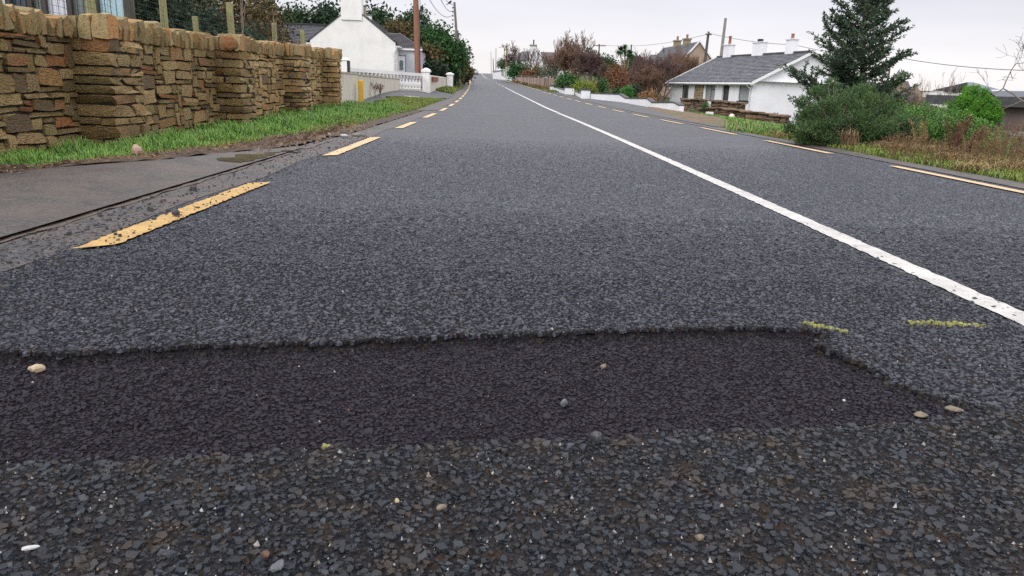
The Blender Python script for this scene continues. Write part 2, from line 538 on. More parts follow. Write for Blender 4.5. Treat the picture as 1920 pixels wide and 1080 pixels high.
A_path = asphalt('footpath_tarmac', 50, [(.022, .020, .020), (.034, .031, .030), (.055, .050, .048)], (.012, .011, .010), rough=.45, bump=.8, bdist=.005,
                 dust=((.080, .056, .042), 2.3, .36, .66, .75), mott=((7, .6, 1.4), (26, .55, 1.5)), spec=.35)

# -- the patch cut across the near lane (ground outline, metres)
PATCH_TOP = [(-500, 640), (0, 659), (90, 668), (170, 664), (300, 655), (540, 645), (700, 640), (850, 632), (1000, 628), (1100, 623), (1300, 618), (1420, 617), (1505, 620), (1545, 625)]
PATCH_RIGHT = [(1528, 645), (1570, 668), (1625, 690), (1665, 715), (1700, 738), (1760, 750), (1815, 757), (1838, 768)]
PATCH_BOT = [(1800, 780), (1700, 792), (1500, 806), (1300, 808), (1100, 822), (850, 832), (600, 842), (400, 857), (200, 862), (0, 868), (-500, 905)]
def flat(px, py):
    r = ray(px, py); t = -CAM_H / r.z
    return (r.x * t, r.y * t)
PT = np.array([flat(*p) for p in PATCH_TOP]); PR = np.array([flat(*p) for p in PATCH_RIGHT]); PB = np.array([flat(*p) for p in PATCH_BOT])
PPOLY = np.vstack([PT, PR, PB])
def in_poly(X, Y, P):
    inside = np.zeros(X.shape, bool); n = len(P); j = n - 1
    for i in range(n):
        xi, yi = P[i]; xj, yj = P[j]
        c = ((yi > Y) != (yj > Y)) & (X < (xj - xi) * (Y - yi) / (yj - yi + 1e-12) + xi)
        inside ^= c; j = i
    return inside
def wob(X, Y):
    return (.008 * np.sin(X * 41 + 3 * np.sin(Y * 17)) + .006 * np.sin(X * 97 + Y * 31) + .005 * np.sin(Y * 83 - X * 29))
def in_patch(X, Y):
    w = wob(X, Y)
    return in_poly(X + w, Y + .6 * w, PPOLY)
def patch_depth(X, Y):
    top = np.interp(X, PT[:, 0], PT[:, 1])
    bot = np.interp(X, PB[::-1, 0], PB[::-1, 1])
    t = np.clip((Y - bot) / np.maximum(top - bot, .1), 0, 1)
    return .003 + .021 * t ** .8
def hf(X, Y):
    z = .0015 * np.sin(X * 23 + Y * 11) + .0012 * np.sin(X * 61 - Y * 47) + .002 * np.sin(X * 5 + 1) * np.sin(Y * 4)
    return z - np.where(in_patch(X, Y), patch_depth(X, Y), 0)

road = empty('road', (0, 0, 0), None, None)
for k in ('label', 'category'):
    if k in road: del road[k]
HX0, HX1, HY0, HY1, HR = -2.8, 3.1, 0.4, 3.2, 0.0125
def build_near():
    nx = int((HX1 - HX0) / HR) + 1; ny = int((HY1 - HY0) / HR) + 1
    xs = np.linspace(HX0, HX1, nx); ys = np.linspace(HY0, HY1, ny)
    X, Y = np.meshgrid(xs, ys)
    Z = hf(X, Y)
    edge = (np.abs(X - HX0) < .02) | (np.abs(X - HX1) < .02) | (np.abs(Y - HY0) < .02) | (np.abs(Y - HY1) < .02)
    Z = np.where(edge & ~in_patch(X, Y), 0, Z)
    V = np.stack([X, Y, Z], -1).reshape(-1, 3)
    idx = np.arange(nx * ny).reshape(ny, nx)
    F = np.stack([idx[:-1, :-1], idx[:-1, 1:], idx[1:, 1:], idx[1:, :-1]], -1).reshape(-1, 4)
    cxx = V[F].mean(1)
    m = in_patch(cxx[:, 0], cxx[:, 1])
    def sub(mask):
        f = F[mask]; u, inv = np.unique(f, return_inverse=True)
        return V[u], inv.reshape(-1, 4)
    v, f = sub(~m)
    o = link('near_surface', np_mesh('near_surface', v, f, A_near, True)); world_child(o, road)
    v, f = sub(m)
    o = link('repair_patch', np_mesh('repair_patch', v, f, A_patch, True)); o['kind'] = 'structure'
    return o
build_near()
YR = list(np.arange(3.2, 12, .8)) + list(np.arange(12, 60, 3)) + list(np.arange(60, 460, 10))
sheet('carriageway', lambda Y: (-4.42, 3.32), YR, 0, A_far, road, None, 8)
YN = list(np.arange(-14, .4, 2)) + [.4]
sheet('carriageway', lambda Y: (-4.42, 3.32), YN, 0, A_far, road, None, 8)
YM = [.4, 1.0, 1.6, 2.2, 2.8, 3.2]
sheet('carriageway', lambda Y: (-4.42, HX0 - float(cx(Y))), YM, 0, A_far, road, None, 3)
sheet('carriageway', lambda Y: (HX1 - float(cx(Y)), 3.32), YM, 0, A_far, road, None, 2)

# -- ground either side, out to the horizon
def build_ground():
    for nm, ss in (('ground', [-420, -260, -160, -110, -80, -60, -48, -38, -30, -25, -20, -16, -13, -11, -9.5, -8.3, -7.4, -6.9, -6.5, -6.1, -5.7, -5.4, -5.1, -4.8, -4.6, -4.5, -4.42]),
                   ('ground', [3.32, 3.4, 3.6, 3.9, 4.3, 4.8, 5.4, 6, 6.7, 7.5, 8.5, 10, 12, 14, 17, 20, 24, 28, 33, 40, 50, 62, 80, 110, 160, 260, 420])):
        ys = list(np.arange(-14, 3, 1)) + list(np.arange(3, 30, .35)) + list(np.arange(30, 60, 1)) + list(np.arange(60, 150, 4)) + list(np.arange(150, 460, 12)) + [520, 620, 760, 890]
        Sg, Yg = np.meshgrid(ss, ys)
        X = cx(Yg) + Sg
        Z = gz(X, Yg)
        inner = np.minimum(np.abs(Sg + 4.42), np.abs(Sg - 3.32))
        amp = np.clip(inner / .5, 0, 1) * np.where(np.abs(Sg) < 60, .03, 0) * np.where((Yg > 15) & (Sg > -8.5) & (Sg < 11), 0, 1)
        Z = Z + amp * (np.sin(X * 3.1 + Yg * 2.3) * np.sin(X * 1.7 - Yg * 3.4)) - .012
        V = np.stack([X, Yg, Z], -1).reshape(-1, 3)
        ny, nx = Sg.shape
        idx = np.arange(nx * ny).reshape(ny, nx)
        F = np.stack([idx[:-1, :-1], idx[:-1, 1:], idx[1:, 1:], idx[1:, :-1]], -1).reshape(-1, 4)
        o = link(nm, np_mesh(nm, V, F, M_ground, True)); o['kind'] = 'structure'
build_ground()

# -- road margin left of the yellow line: worn, dusty, stony
sheet('road_margin', lambda Y: (-4.46, -3.97 + .03 * math.sin(Y * 2.3)), list(np.arange(.4, 24, .3)), .004, A_edge, None, 'structure', 3)
sheet('road_margin', lambda Y: (-4.9, -3.98 + .05 * math.sin(Y)), list(np.arange(24, 70, 2)), .010, A_edge, None, 'structure', 3)
sheet('road_margin', lambda Y: (3.05, 3.42 + .05 * math.sin(Y * 1.1)), list(np.arange(4, 60, .8)), .008, A_edge, None, 'structure', 2)
# -- tarmac footpath spur with a sunken joint
def path_s(Y):
    if Y < 5.4: return -6.6
    if Y < 7.4: return -6.6 + (Y - 5.4) / 2.0 * 1.35 if Y < 6 else -5.95 + (Y - 6) / 1.4 * 1.1
    return -4.85 + min((Y - 7.4) / 2.2, 1) * .38
def far_edge(Y):   # s of the grass side edge of the footpath
    return float(np.interp(Y, [-14, 5.2, 5.6, 6.1, 6.7, 7.4, 9.0], [-6.9, -6.9, -5.75, -5.35, -5.0, -4.85, -4.5]))
sheet('footpath', lambda Y: (far_edge(Y) + .03 * math.sin(Y * 9), -4.33), list(np.arange(-6, 9.01, .2)), .022, A_path, None, 'structure', 10)
M_gut = pm('gutter_silt', (.022, .014, .008), (.06, .036, .018), rough=.5, spec=.6, scale=20, bump=.6, bscale=90, bdist=.006)
sheet('gutter_joint', lambda Y: (-4.37, -4.285 + .012 * math.sin(Y * 7) + .008 * math.sin(Y * 17)), list(np.arange(.6, 10.4, .08)), .009, M_gut, None, 'structure', 2, .003)
# bare earth between the tarmac and the turf
sheet('bare_earth', lambda Y: (far_edge(Y) - .42 - .10 * math.sin(Y * 2.1) - .06 * math.sin(Y * 5.3), far_edge(Y) + .02), list(np.arange(5.2, 11, .12)), .026, M_soil, None, 'structure', 8, .012)
sheet('bare_earth', lambda Y: (-4.75 - .10 * math.sin(Y * 1.7) - .05 * math.sin(Y * 4.1), -4.36), list(np.arange(11, 24, .25)), .016, M_soil, None, 'structure', 5, .01)
M_water = pm('puddle_water', (.035, .036, .018), (.07, .06, .035), rough=.12, spec=.5, scale=7)
sheet('puddle', lambda Y: (-4.74 + .25 * (Y - 7.0) / 1.3 + .16 * abs((Y - 7.6) / .7) ** 2 + .05 * math.sin(Y * 13), -4.36 - .05 * abs((Y - 7.6) / .7) - .02 * math.sin(Y * 19)), list(np.arange(7.0, 8.46, .05)), .026, M_water, None, 'structure', 5)

# -- markings
M_white = pm('white_line_paint', (.56, .55, .52), (.40, .39, .37), rough=.7, scale=6, bump=1.0, bscale=60, bdist=.008, spots=(60, .58, (.16, .16, .165)))
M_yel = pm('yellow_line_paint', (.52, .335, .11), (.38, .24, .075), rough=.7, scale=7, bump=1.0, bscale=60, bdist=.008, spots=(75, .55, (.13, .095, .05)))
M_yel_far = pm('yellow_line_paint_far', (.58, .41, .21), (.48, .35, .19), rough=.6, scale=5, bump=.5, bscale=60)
def ragged(name, s0, s1, Y0, Y1, dz, mat, step=.05, jit=.006, skew=0):
    ys = np.arange(Y0, Y1 + step * .5, step)
    V = []; F = []
    for i, Y in enumerate(ys):
        for k, s_ in enumerate((s0, (s0 + s1) / 2, s1)):
            j = random.uniform(-jit, jit) if k != 1 else 0
            yy = Y + skew * (1 - k) * .5
            x = float(cx(yy)) + s_ + j
            V.append((x, yy, g(x, yy) + dz))
    for i in range(len(ys) - 1):
        for k in range(2):
            a = i * 3 + k; F.append((a, a + 1, a + 4, a + 3))
    o = link(name, np_mesh(name, V, F, mat)); world_child(o, road); return o
ragged('white_line', -.062, .062, 1.8, 26, .006, M_white, .04, .007)
ragged('white_line', -.07, .07, 26, 84, .014, M_white, 1.0, 0)
for y0 in (88, 99, 112, 128, 150): ragged('white_dash', -.09, .09, y0, y0 + 4.5, .02, M_white, 1.5, 0)
ragged('white_line', -.09, .09, 168, 268, .03, M_white, 5, 0)
def s_at(px, py):
    p = hit(px, py); return p.x - float(cx(p.y)), p.y
LD = [((172, 462), (490, 345)), ((640, 297), (692, 267)), ((757, 247), (783, 235)), ((802, 223.5), (819, 215.5)), ((829, 210), (839, 203)), ((843, 199), (852, 193.6))]
ends = []
for a, b in LD:
    ya, yb = hit(*a).y, hit(*b).y; ends.append((ya, yb))
print('left dashes', ends)
pitch = 5.2
ld = [(3.35, 5.75), (8.15, 11.2), (13.7, 16.4), (18.6, 21.6), (24.0, 27.0), (29.4, 32.4)]
y = 34.6
while y < 84: ld.append((y, y + 3)); y += 5.2
for i, (a, b) in enumerate(ld):
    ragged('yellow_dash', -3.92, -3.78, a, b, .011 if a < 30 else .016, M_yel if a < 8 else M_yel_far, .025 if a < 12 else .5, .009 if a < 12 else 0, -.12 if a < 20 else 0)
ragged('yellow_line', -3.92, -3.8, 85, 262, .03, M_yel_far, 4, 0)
RD = [((1925, 366), (1705, 325)), ((1555, 297), (1428, 273)), ((1360, 260), (1303, 248)), ((1262, 238.5), (1226, 230)), ((1202, 223), (1172, 216))]
print('right dashes', [(s_at(*a), s_at(*b)) for a, b in RD])
y = 6.55
while y < 70:
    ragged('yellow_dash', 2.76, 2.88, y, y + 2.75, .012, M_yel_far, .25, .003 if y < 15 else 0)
    y += 4.55
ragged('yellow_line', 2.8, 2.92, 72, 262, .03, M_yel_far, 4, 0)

# ------------------------------------------------------------------ chippings (loose-looking aggregate of the surface)
def chips(name, X, Y, r, mat, full=True, seed=3, zlift=0, flat_=.45, smooth=False):
    rng = np.random.default_rng(seed); n = len(X)
    sides = 5 if full else 4
    ang = np.linspace(0, 2 * math.pi, sides, endpoint=False)[None] + rng.uniform(0, 6.28, (n, 1)) + rng.uniform(-.35, .35, (n, sides))
    el = rng.uniform(.62, 1.0, (n, 1)); rot = rng.uniform(0, 3.14, (n, 1))
    def ring(f, z, jz):
        R = r[:, None] * f * rng.uniform(.8, 1.2, (n, sides))
        x = R * np.cos(ang); y = R * np.sin(ang) * el
        xr = x * np.cos(rot) - y * np.sin(rot); yr = x * np.sin(rot) + y * np.cos(rot)
        zz = z + rng.uniform(-jz, jz, (n, sides)) * r[:, None]
        return np.stack([xr, yr, zz], -1)
    h = r * flat_ * rng.uniform(.7, 1.35, n)
    tilt = rng.normal(size=(n, 2)) * .16
    if full:
        A = ring(1.0, -np.minimum(.004, r * .5)[:, None], 0); B = ring(.72, h[:, None], .15)
        V = np.concatenate([A, B], 1)
        T = []
        for k in range(5):
            m = (k + 1) % 5
            T += [(k, m, 5 + m), (k, 5 + m, 5 + k)]
        T += [(5, 6, 7), (5, 7, 8), (5, 8, 9)]
    else:
        A = ring(1.0, -np.minimum(.004, r * .5)[:, None], 0)
        B = np.stack([rng.uniform(-.3, .3, n) * r, rng.uniform(-.3, .3, n) * r, h * 1.1], -1)[:, None]
        V = np.concatenate([A, B], 1)
        T = [(k, (k + 1) % 4, 4) for k in range(4)]
    V[:, :, 2] += V[:, :, 0] * tilt[:, :1] + V[:, :, 1] * tilt[:, 1:]
    V[:, :, 0] += X[:, None]; V[:, :, 1] += Y[:, None]
    V[:, :, 2] += (np.where(Y < 3.2, hf(X, Y), 0) + zlift)[:, None]
    T = np.array(T); nv = V.shape[1]
    F = (np.arange(n)[:, None, None] * nv + T[None]).reshape(-1, 3)
    o = link(name, np_mesh(name, V.reshape(-1, 3), F, mat, smooth)); return o
def hexgrid(x0, x1, y0, y1, d_, rng, jit=.38):
    nx = int((x1 - x0) / d_); ny = int((y1 - y0) / (d_ * .87))
    I, J = np.meshgrid(np.arange(nx), np.arange(ny))
    X = x0 + (I + .5 * (J % 2)) * d_ + rng.uniform(-jit, jit, I.shape) * d_
    Y = y0 + J * d_ * .87 + rng.uniform(-jit, jit, I.shape) * d_
    X, Y = X.ravel(), Y.ravel()
    vis = (np.abs(X) < .70 * Y + .55)
    return X[vis], Y[vis]
def chip_mat(name, cols, rough, c2=None, scale=4, spec=.3):
    m = pm(name, cols[0], c2, rough=rough, spec=spec, scale=scale, isl_cols=cols, bump=1.0, bscale=150, bdist=.006, bdetail=3, lo=.52, hi=.72)
    return m
M_c1 = chip_mat('chips_old', [(0.0064, 0.0085, 0.0126), (0.0107, 0.0146, 0.0217), (0.0085, 0.0110, 0.0147), (0.0150, 0.0202, 0.0288), (0.0076, 0.0085, 0.0118), (0.0241, 0.0170, 0.0126), (0.0107, 0.0152, 0.0224), (0.0161, 0.0206, 0.0281), (0.0091, 0.0115, 0.0168), (0.0097, 0.0121, 0.0175), (0.0482, 0.0545, 0.0631)], .34, (.034, .023, .015), 9, .35)
M_c3 = chip_mat('chips_grey', [(0.0164, 0.0184, 0.0252), (0.0255, 0.0283, 0.0385), (0.0202, 0.0230, 0.0310), (0.0374, 0.0406, 0.0537), (0.0225, 0.0245, 0.0327), (0.0299, 0.0330, 0.0444), (0.0637, 0.0674, 0.0838), (0.0187, 0.0206, 0.0285)], .38)
M_c3b = chip_mat('chips_grey_sheen', [(0.0210, 0.0239, 0.0343), (0.0326, 0.0368, 0.0524), (0.0259, 0.0299, 0.0422), (0.0479, 0.0528, 0.0730), (0.0288, 0.0319, 0.0445), (0.0383, 0.0429, 0.0604), (0.0815, 0.0876, 0.1140), (0.0239, 0.0268, 0.0388)], .38)  # lighter bluish copy of chips_grey; grazing sky sheen put into the colour
M_cp = chip_mat('chips_patch', [(0.0093, 0.0073, 0.0107), (0.0158, 0.0123, 0.0180), (0.0121, 0.0092, 0.0139), (0.0223, 0.0175, 0.0256), (0.0131, 0.0103, 0.0162), (0.0177, 0.0155, 0.0224)], .5, None, 4, .16)
def road_ok(X, Y):
    s_ = X - cx(Y)
    lucky = np.random.default_rng(3).uniform(size=len(X)) < .13
    return lucky & (s_ > -4.26) & (s_ < 3.1) | (s_ > -4.26) & (s_ < 3.1) & (np.abs(s_) > .075) & ~((s_ > -3.93) & (s_ < -3.77) & (((Y > 3.3) & (Y < 5.85)) | (Y > 8.1)))
def chip_fields():
    rng = np.random.default_rng(5)
    X, Y = hexgrid(-3.2, 3.2, .8, 2.9, .0148, rng, .45)
    inp = in_patch(X, Y)
    bot = np.interp(X, PB[::-1, 0], PB[::-1, 1])
    blend = Y - bot + .25 * np.clip(X - 1.0, 0, 2) + rng.normal(size=len(X)) * .05
    z1 = ~inp & (blend < .12) & road_ok(X, Y) & (rng.uniform(size=len(X)) < .86)
    r = np.minimum(.0086 * np.exp(rng.normal(size=z1.sum()) * .30), .016)
    o1 = chips('road_chippings', X[z1], Y[z1], r, M_c1, True, 11, -.0010, .44); o1['kind'] = 'stuff'; props(o1, 'coarse dark chippings of the old road surface nearest the camera', 'chippings')
    # small fines between them
    k = rng.integers(0, z1.sum(), int(z1.sum() * 1.0))
    xs, ys = X[z1][k] + rng.uniform(-.011, .011, len(k)), Y[z1][k] + rng.uniform(-.011, .011, len(k))
    ok = ~in_patch(xs, ys)
    of = chips('fine_chippings', xs[ok], ys[ok], .0038 * np.exp(rng.normal(size=ok.sum()) * .4), M_c1, False, 12, .001, .8); of['kind'] = 'stuff'; props(of, 'fine grit lying between the coarse chippings in the foreground', 'grit')
    X, Y = hexgrid(-4.2, 4.2, 1.5, 4.9, .0150, rng, .48)
    keep = rng.uniform(size=len(X)) < np.clip((4.9 - Y) / 1.5, 0, 1); X, Y = X[keep], Y[keep]
    inp = in_patch(X, Y)
    bot = np.interp(X, PB[::-1, 0], PB[::-1, 1])
    blend = Y - bot + .25 * np.clip(X - 1.0, 0, 2) + rng.normal(size=len(X)) * .05
    z3 = ~inp & (blend >= .12) & road_ok(X, Y)
    r = .0090 * np.exp(rng.normal(size=z3.sum()) * .26)
    o = chips('road_chippings', X[z3], Y[z3], r, M_c3, True, 13, -.0008, .44); o['kind'] = 'stuff'; props(o, 'grey blue chippings of the road just beyond the dark repair patch', 'chippings')
    n = 400000; Y = 3.3 + 8.7 * rng.uniform(size=n) ** 1.0; X = (rng.uniform(size=n) * 2 - 1) * 5.2
    ok = (np.abs(X) < .70 * Y + .4) & road_ok(X, Y) & (rng.uniform(size=len(X)) < np.clip((12 - Y) / 6, 0, 1) * np.clip((Y - 3.3) / 1.4, .1, 1))
    X, Y = X[ok], Y[ok]
    r = .0100 * np.exp(rng.normal(size=len(X)) * .28)
    o = chips('road_chippings', X, Y, r, M_c3b, False, 14, 0, .36); o['kind'] = 'stuff'; props(o, 'grey chippings of the lane between the long yellow dash and the white line', 'chippings')
    X, Y = hexgrid(-3.0, 3.2, 1.2, 2.6, .0125, rng)
    m = in_patch(X, Y)
    r = .0078 * np.exp(rng.normal(size=m.sum()) * .25)
    o = chips('patch_chippings', X[m], Y[m], r, M_cp, True, 15, -.0005, .42); o['kind'] = 'stuff'; props(o, 'fine purplish black stone of the repair patch across the lane', 'chippings')
chip_fields()
def crumbs():
    rng = np.random.default_rng(61)
    # broken tarry lumps along the ragged upper and right edges; their black also paints the step's shade
    L = np.vstack([PT, PR]); seg = np.linalg.norm(np.diff(L, axis=0), axis=1); cum = np.concatenate([[0], np.cumsum(seg)])
    n = 3600; t = rng.uniform(0, cum[-1], n)
    X = np.interp(t, cum, L[:, 0]); Y = np.interp(t, cum, L[:, 1])
    w = wob(X, Y); X = X - w + rng.normal(size=n) * .009; Y = Y - .6 * w + rng.normal(size=n) * .011 - .007
    o = chips('edge_crumbs', X, Y, np.minimum(.0050 * np.exp(rng.normal(size=n) * .45), .0085), pm('tar_crumb', (.01, .01, .011), rough=.7, spec=.15, isl_cols=[(.006, .006, .007), (.012, .012, .014), (.032, .031, .034), (.009, .008, .009), (.045, .036, .028)]), True, 62, .001, .9)
    o['kind'] = 'stuff'; props(o, 'black broken tarry lumps along the ragged upper edge of the repair patch', 'crumbs')
    # tiny pale specks over the foreground: glints of light put into colour
    n = 1400; Y = 1.0 + 2.2 * rng.uniform(size=n) ** 1.6; X = (rng.uniform(size=n) * 2 - 1) * (.68 * Y + .3)
    ok = ((Y < 2.4) | (rng.uniform(size=n) < .3)) & (~in_patch(X, Y) | (rng.uniform(size=n) < .14))
    X, Y = X[ok], Y[ok]
    o = chips('glint_specks', X, Y, .0021 * np.exp(rng.normal(size=len(X)) * .45), pm('glint_speck', (.3, .3, .3), rough=.5, isl_cols=[(.16, .17, .18), (.30, .31, .32), (.22, .18, .13), (.42, .42, .42), (.25, .12, .07), (.12, .13, .15)]), False, 63, .0045, .8)
    o['kind'] = 'stuff'; props(o, 'tiny pale specks painting glints of light over the foreground road', 'grit')
crumbs()
# margin grit and crumbs along the yellow line
def grit():
    rng = np.random.default_rng(21)
    n = 1500
    Y = 2.6 + 9 * rng.uniform(size=n) ** 1.5
    s_ = -4.42 + rng.uniform(size=n) * .62
    k = rng.uniform(size=n) < .25; s_[k] = -4.4 - rng.uniform(size=k.sum()) * 1.6 * (Y[k] < 6)
    X = cx(Y) + s_
    r = .0052 * np.exp(rng.normal(size=n) * .5)
    o = chips('margin_grit', X, Y, r, pm('grit_stone', (.03, .03, .032), isl_cols=[(.02, .02, .022), (.05, .047, .045), (.03, .028, .028), (.12, .09, .065)], rough=.7), True, 22, .006, .8)
    o['kind'] = 'stuff'; props(o, 'loose dark grit beside the nearest yellow dash', 'grit')
    n = 46
    Y = 3.4 + 2.3 * rng.uniform(size=n); X = cx(Y) - 3.92 + .14 * rng.uniform(size=n) ** .6
    o = chips('dash_grit', X, Y, .005 * np.exp(rng.normal(size=n) * .4), MATS['grit_stone'], True, 23, .012, .8)
    o['kind'] = 'stuff'; props(o, 'crumbs of black grit lying on the nearest yellow dash', 'grit')
grit()
# sprayed survey marks
M_spray = pm('spray_paint', (.26, .26, .05), (.15, .15, .05), rough=.6, scale=30)
def spray(a, b, w, n, seed):
    rng = np.random.default_rng(seed)
    A = np.array(flat(*a)); B = np.array(flat(*b))
    t = rng.uniform(size=n); P = A[None] + (B - A)[None] * t[:, None] + rng.normal(size=(n, 2)) * w
    r = .005 * np.exp(rng.normal(size=n) * .3)
    o = chips('spray_mark', P[:, 0], P[:, 1], r, M_spray, True, seed, .0035, .5)
    o['kind'] = 'structure'
spray((1705, 605), (1842, 612), .011, 150, 31)
spray((1508, 607), (1578, 622), .011, 90, 32)
spray((600, 841), (622, 838), .004, 8, 33)

# pebbles and odds and ends on the road, each its own thing
def pebble(name, px, py, w, h, label, cat, mat, seed, lift=0, el=.8, d_=None, face=0):
    x, y = flat(px, py)
    rng = np.random.default_rng(seed)
    import bmesh
    bm = bmesh.new(); bmesh.ops.create_icosphere(bm, subdivisions=2, radius=1)
    for v in bm.verts:
        n = 1 + .16 * math.sin(v.co.x * 3.1 + seed) + .13 * math.sin(v.co.y * 4.3 + seed * 2) + rng.normal() * .035
        v.co = Vector((v.co.x * w / 2 * n, v.co.y * w / 2 * el * n, v.co.z * h / 2 * n))
        if v.co.z < -h * .3: v.co.z = -h * .3
    me = bpy.data.meshes.new(name); bm.to_mesh(me); bm.free()
    me.materials.append(mat)
    o = link(name, me)
    z = float(hf(np.array([x]), np.array([y]))[0]) if y < 3.2 else g(x, y)
    o.location = (x, y, z + h * .3 + .004 + lift); o.rotation_euler = (0, 0, rng.uniform(0, 3))
    if face: o.rotation_euler = (0, 0, face)
    props(o, label, cat)
    return o
P_cream = pm('pebble_cream', (.42, .33, .20), (.26, .20, .13), rough=.5, scale=60)
P_tan = pm('pebble_tan', (.17, .13, .09), (.10, .08, .055), rough=.6, scale=60)
P_grey = pm('pebble_grey', (.06, .065, .075), (.11, .115, .12), rough=.6, scale=80)
P_dark = pm('pebble_dark', (.03, .032, .036), (.05, .052, .058), rough=.45, scale=60)
P_white = pm('pebble_white', (.45, .45, .44), (.34, .34, .34), rough=.5, scale=60)
P_rust = pm('pebble_rust', (.12, .05, .03), (.08, .04, .028), rough=.7, scale=60)
pebble('pebble', 68, 684, .050, .022, 'smooth cream pebble lying by the left end of the dark patch edge', 'pebble', P_cream, 1, 0, .75, face=.1)
pebble('pebble', 1057, 757, .022, .022, 'small speckled grey stone alone in the middle of the dark patch', 'stone', P_grey, 2)
pebble('pebble', 1115, 833, .034, .030, 'black angular stone on the lower edge of the dark patch', 'stone', P_dark, 3, .004)
pebble('pebble', 1132, 682, .026, .014, 'flat tan stone chip in the upper part of the dark patch', 'stone', P_tan, 4)
pebble('pebble', 827, 961, .020, .010, 'flat buff pebble among coarse chippings at bottom centre', 'pebble', P_tan, 5, .006)
pebble('pebble', 500, 1056, .015, .012, 'rusty orange pebble near the bottom edge of the view', 'pebble', P_rust, 6, .006)
pebble('pebble', 745, 951, .012, .010, 'tiny peach coloured pebble left of the buff pebble', 'pebble', P_cream, 7, .006)
pebble('pebble', 1583, 748, .010, .006, 'tiny bright white chip near the right end of the dark patch', 'stone', P_white, 8, .002)
pebble('pebble', 1310, 1016, .018, .010, 'pale brown flat stone among foreground chippings at right', 'stone', P_tan, 9, .003)
pebble('pebble', 522, 1072, .028, .010, 'smooth slate grey flat stone at the very bottom of the view', 'stone', P_grey, 10, .004)
pebble('pebble', 1725, 780, .036, .010, 'flat brown stone in the right corner of the dark patch', 'stone', P_tan, 12, .001)
pebble('pebble', 1790, 768, .046, .010, 'crumbled buff rubble at the pointed right corner of the patch', 'rubble', P_tan, 13, .0)
pebble('pebble', 330, 409, .05, .045, 'dark stone resting against the nearest yellow dash', 'stone', P_dark, 14, .012)
o = pebble('feather', 60, 1044, .032, .006, 'small white curled feather lying on foreground chippings at left', 'feather', P_white, 15, .010, .28, face=.35)
p = hit(258, 294)
o = pebble('stone', 258, 294, .12, .11, 'pale pinkish loose stone in the earth below the wall', 'stone', pm('stone_pink', (.42, .29, .22), (.33, .23, .17), rough=.85, scale=14, bump=.4, bscale=40), 16)
o.location = (p.x, p.y, p.z + .06)
p = hit(645, 258)
o = pebble('litter', 645, 258, .13, .04, 'crumpled pale litter at the edge of the grass verge', 'litter', P_white, 17, 0, .6)
o.location = (p.x, p.y, p.z + .03)
p = hit(672, 256)
o = pebble('stone', 672, 256, .2, .07, 'low grey brown stone beside the pale litter', 'stone', pm('stone_grey', (.20, .17, .14), (.13, .11, .09), rough=.85, scale=14, bump=.4, bscale=40), 18, 0, .7)
o.location = (p.x, p.y, p.z + .02)

# ------------------------------------------------------------------ stone walls
STONE_COLS = [(0.3720, 0.2349, 0.0903), (0.2139, 0.1436, 0.0602), (0.4650, 0.3219, 0.1376), (0.2883, 0.2132, 0.0903), (0.3534, 0.1392, 0.0473), (0.1953, 0.1522, 0.0731), (0.3906, 0.2697, 0.1161), (0.1209, 0.0783, 0.0447), (0.3348, 0.2175, 0.0774), (0.2883, 0.2218, 0.1075), (0.4278, 0.2958, 0.1333), (0.2232, 0.1479, 0.0688)]
M_stone = pm('rubble_stone', (.2, .15, .08), (.155, .112, .058), rough=.75, spec=.35, scale=9, detail=6, isl_cols=STONE_COLS, obj_rand=True, bump=1.0, bscale=7, bdist=.05, bdetail=3, lo=.52, hi=.72, spots=(5, .57, (.10, .080, .045)))
M_cope = pm('coping_stone_mat', (.2, .15, .08), (.18, .145, .075), rough=.8, spec=.3, scale=7, detail=6, isl_cols=[(.38, .26, .11), (.23, .18, .085), (.44, .21, .075), (.30, .235, .115), (.20, .165, .085), (.42, .31, .15), (.28, .16, .075), (.34, .275, .14)], obj_rand=True, bump=.8, bscale=11, bdist=.02, bdetail=2.5, lo=.5, hi=.7)
M_mortar = pm('wall_core', (.016, .012, .009), (.034, .026, .017), rough=.95, scale=14, bump=.9, bscale=40, bdist=.02)
M_stone2 = pm('brown_rubble_stone', (.12, .085, .06), (.10, .078, .055), rough=.8, spec=.3, scale=5, detail=5, isl_cols=[(0.1920, 0.1162, 0.0750), (0.1280, 0.0853, 0.0630), (0.2560, 0.1550, 0.0975), (0.1600, 0.1240, 0.0900), (0.3040, 0.2015, 0.1200), (0.1120, 0.0775, 0.0630)], obj_rand=True, bump=.9, bscale=14, bdist=.02, lo=.5, hi=.7)
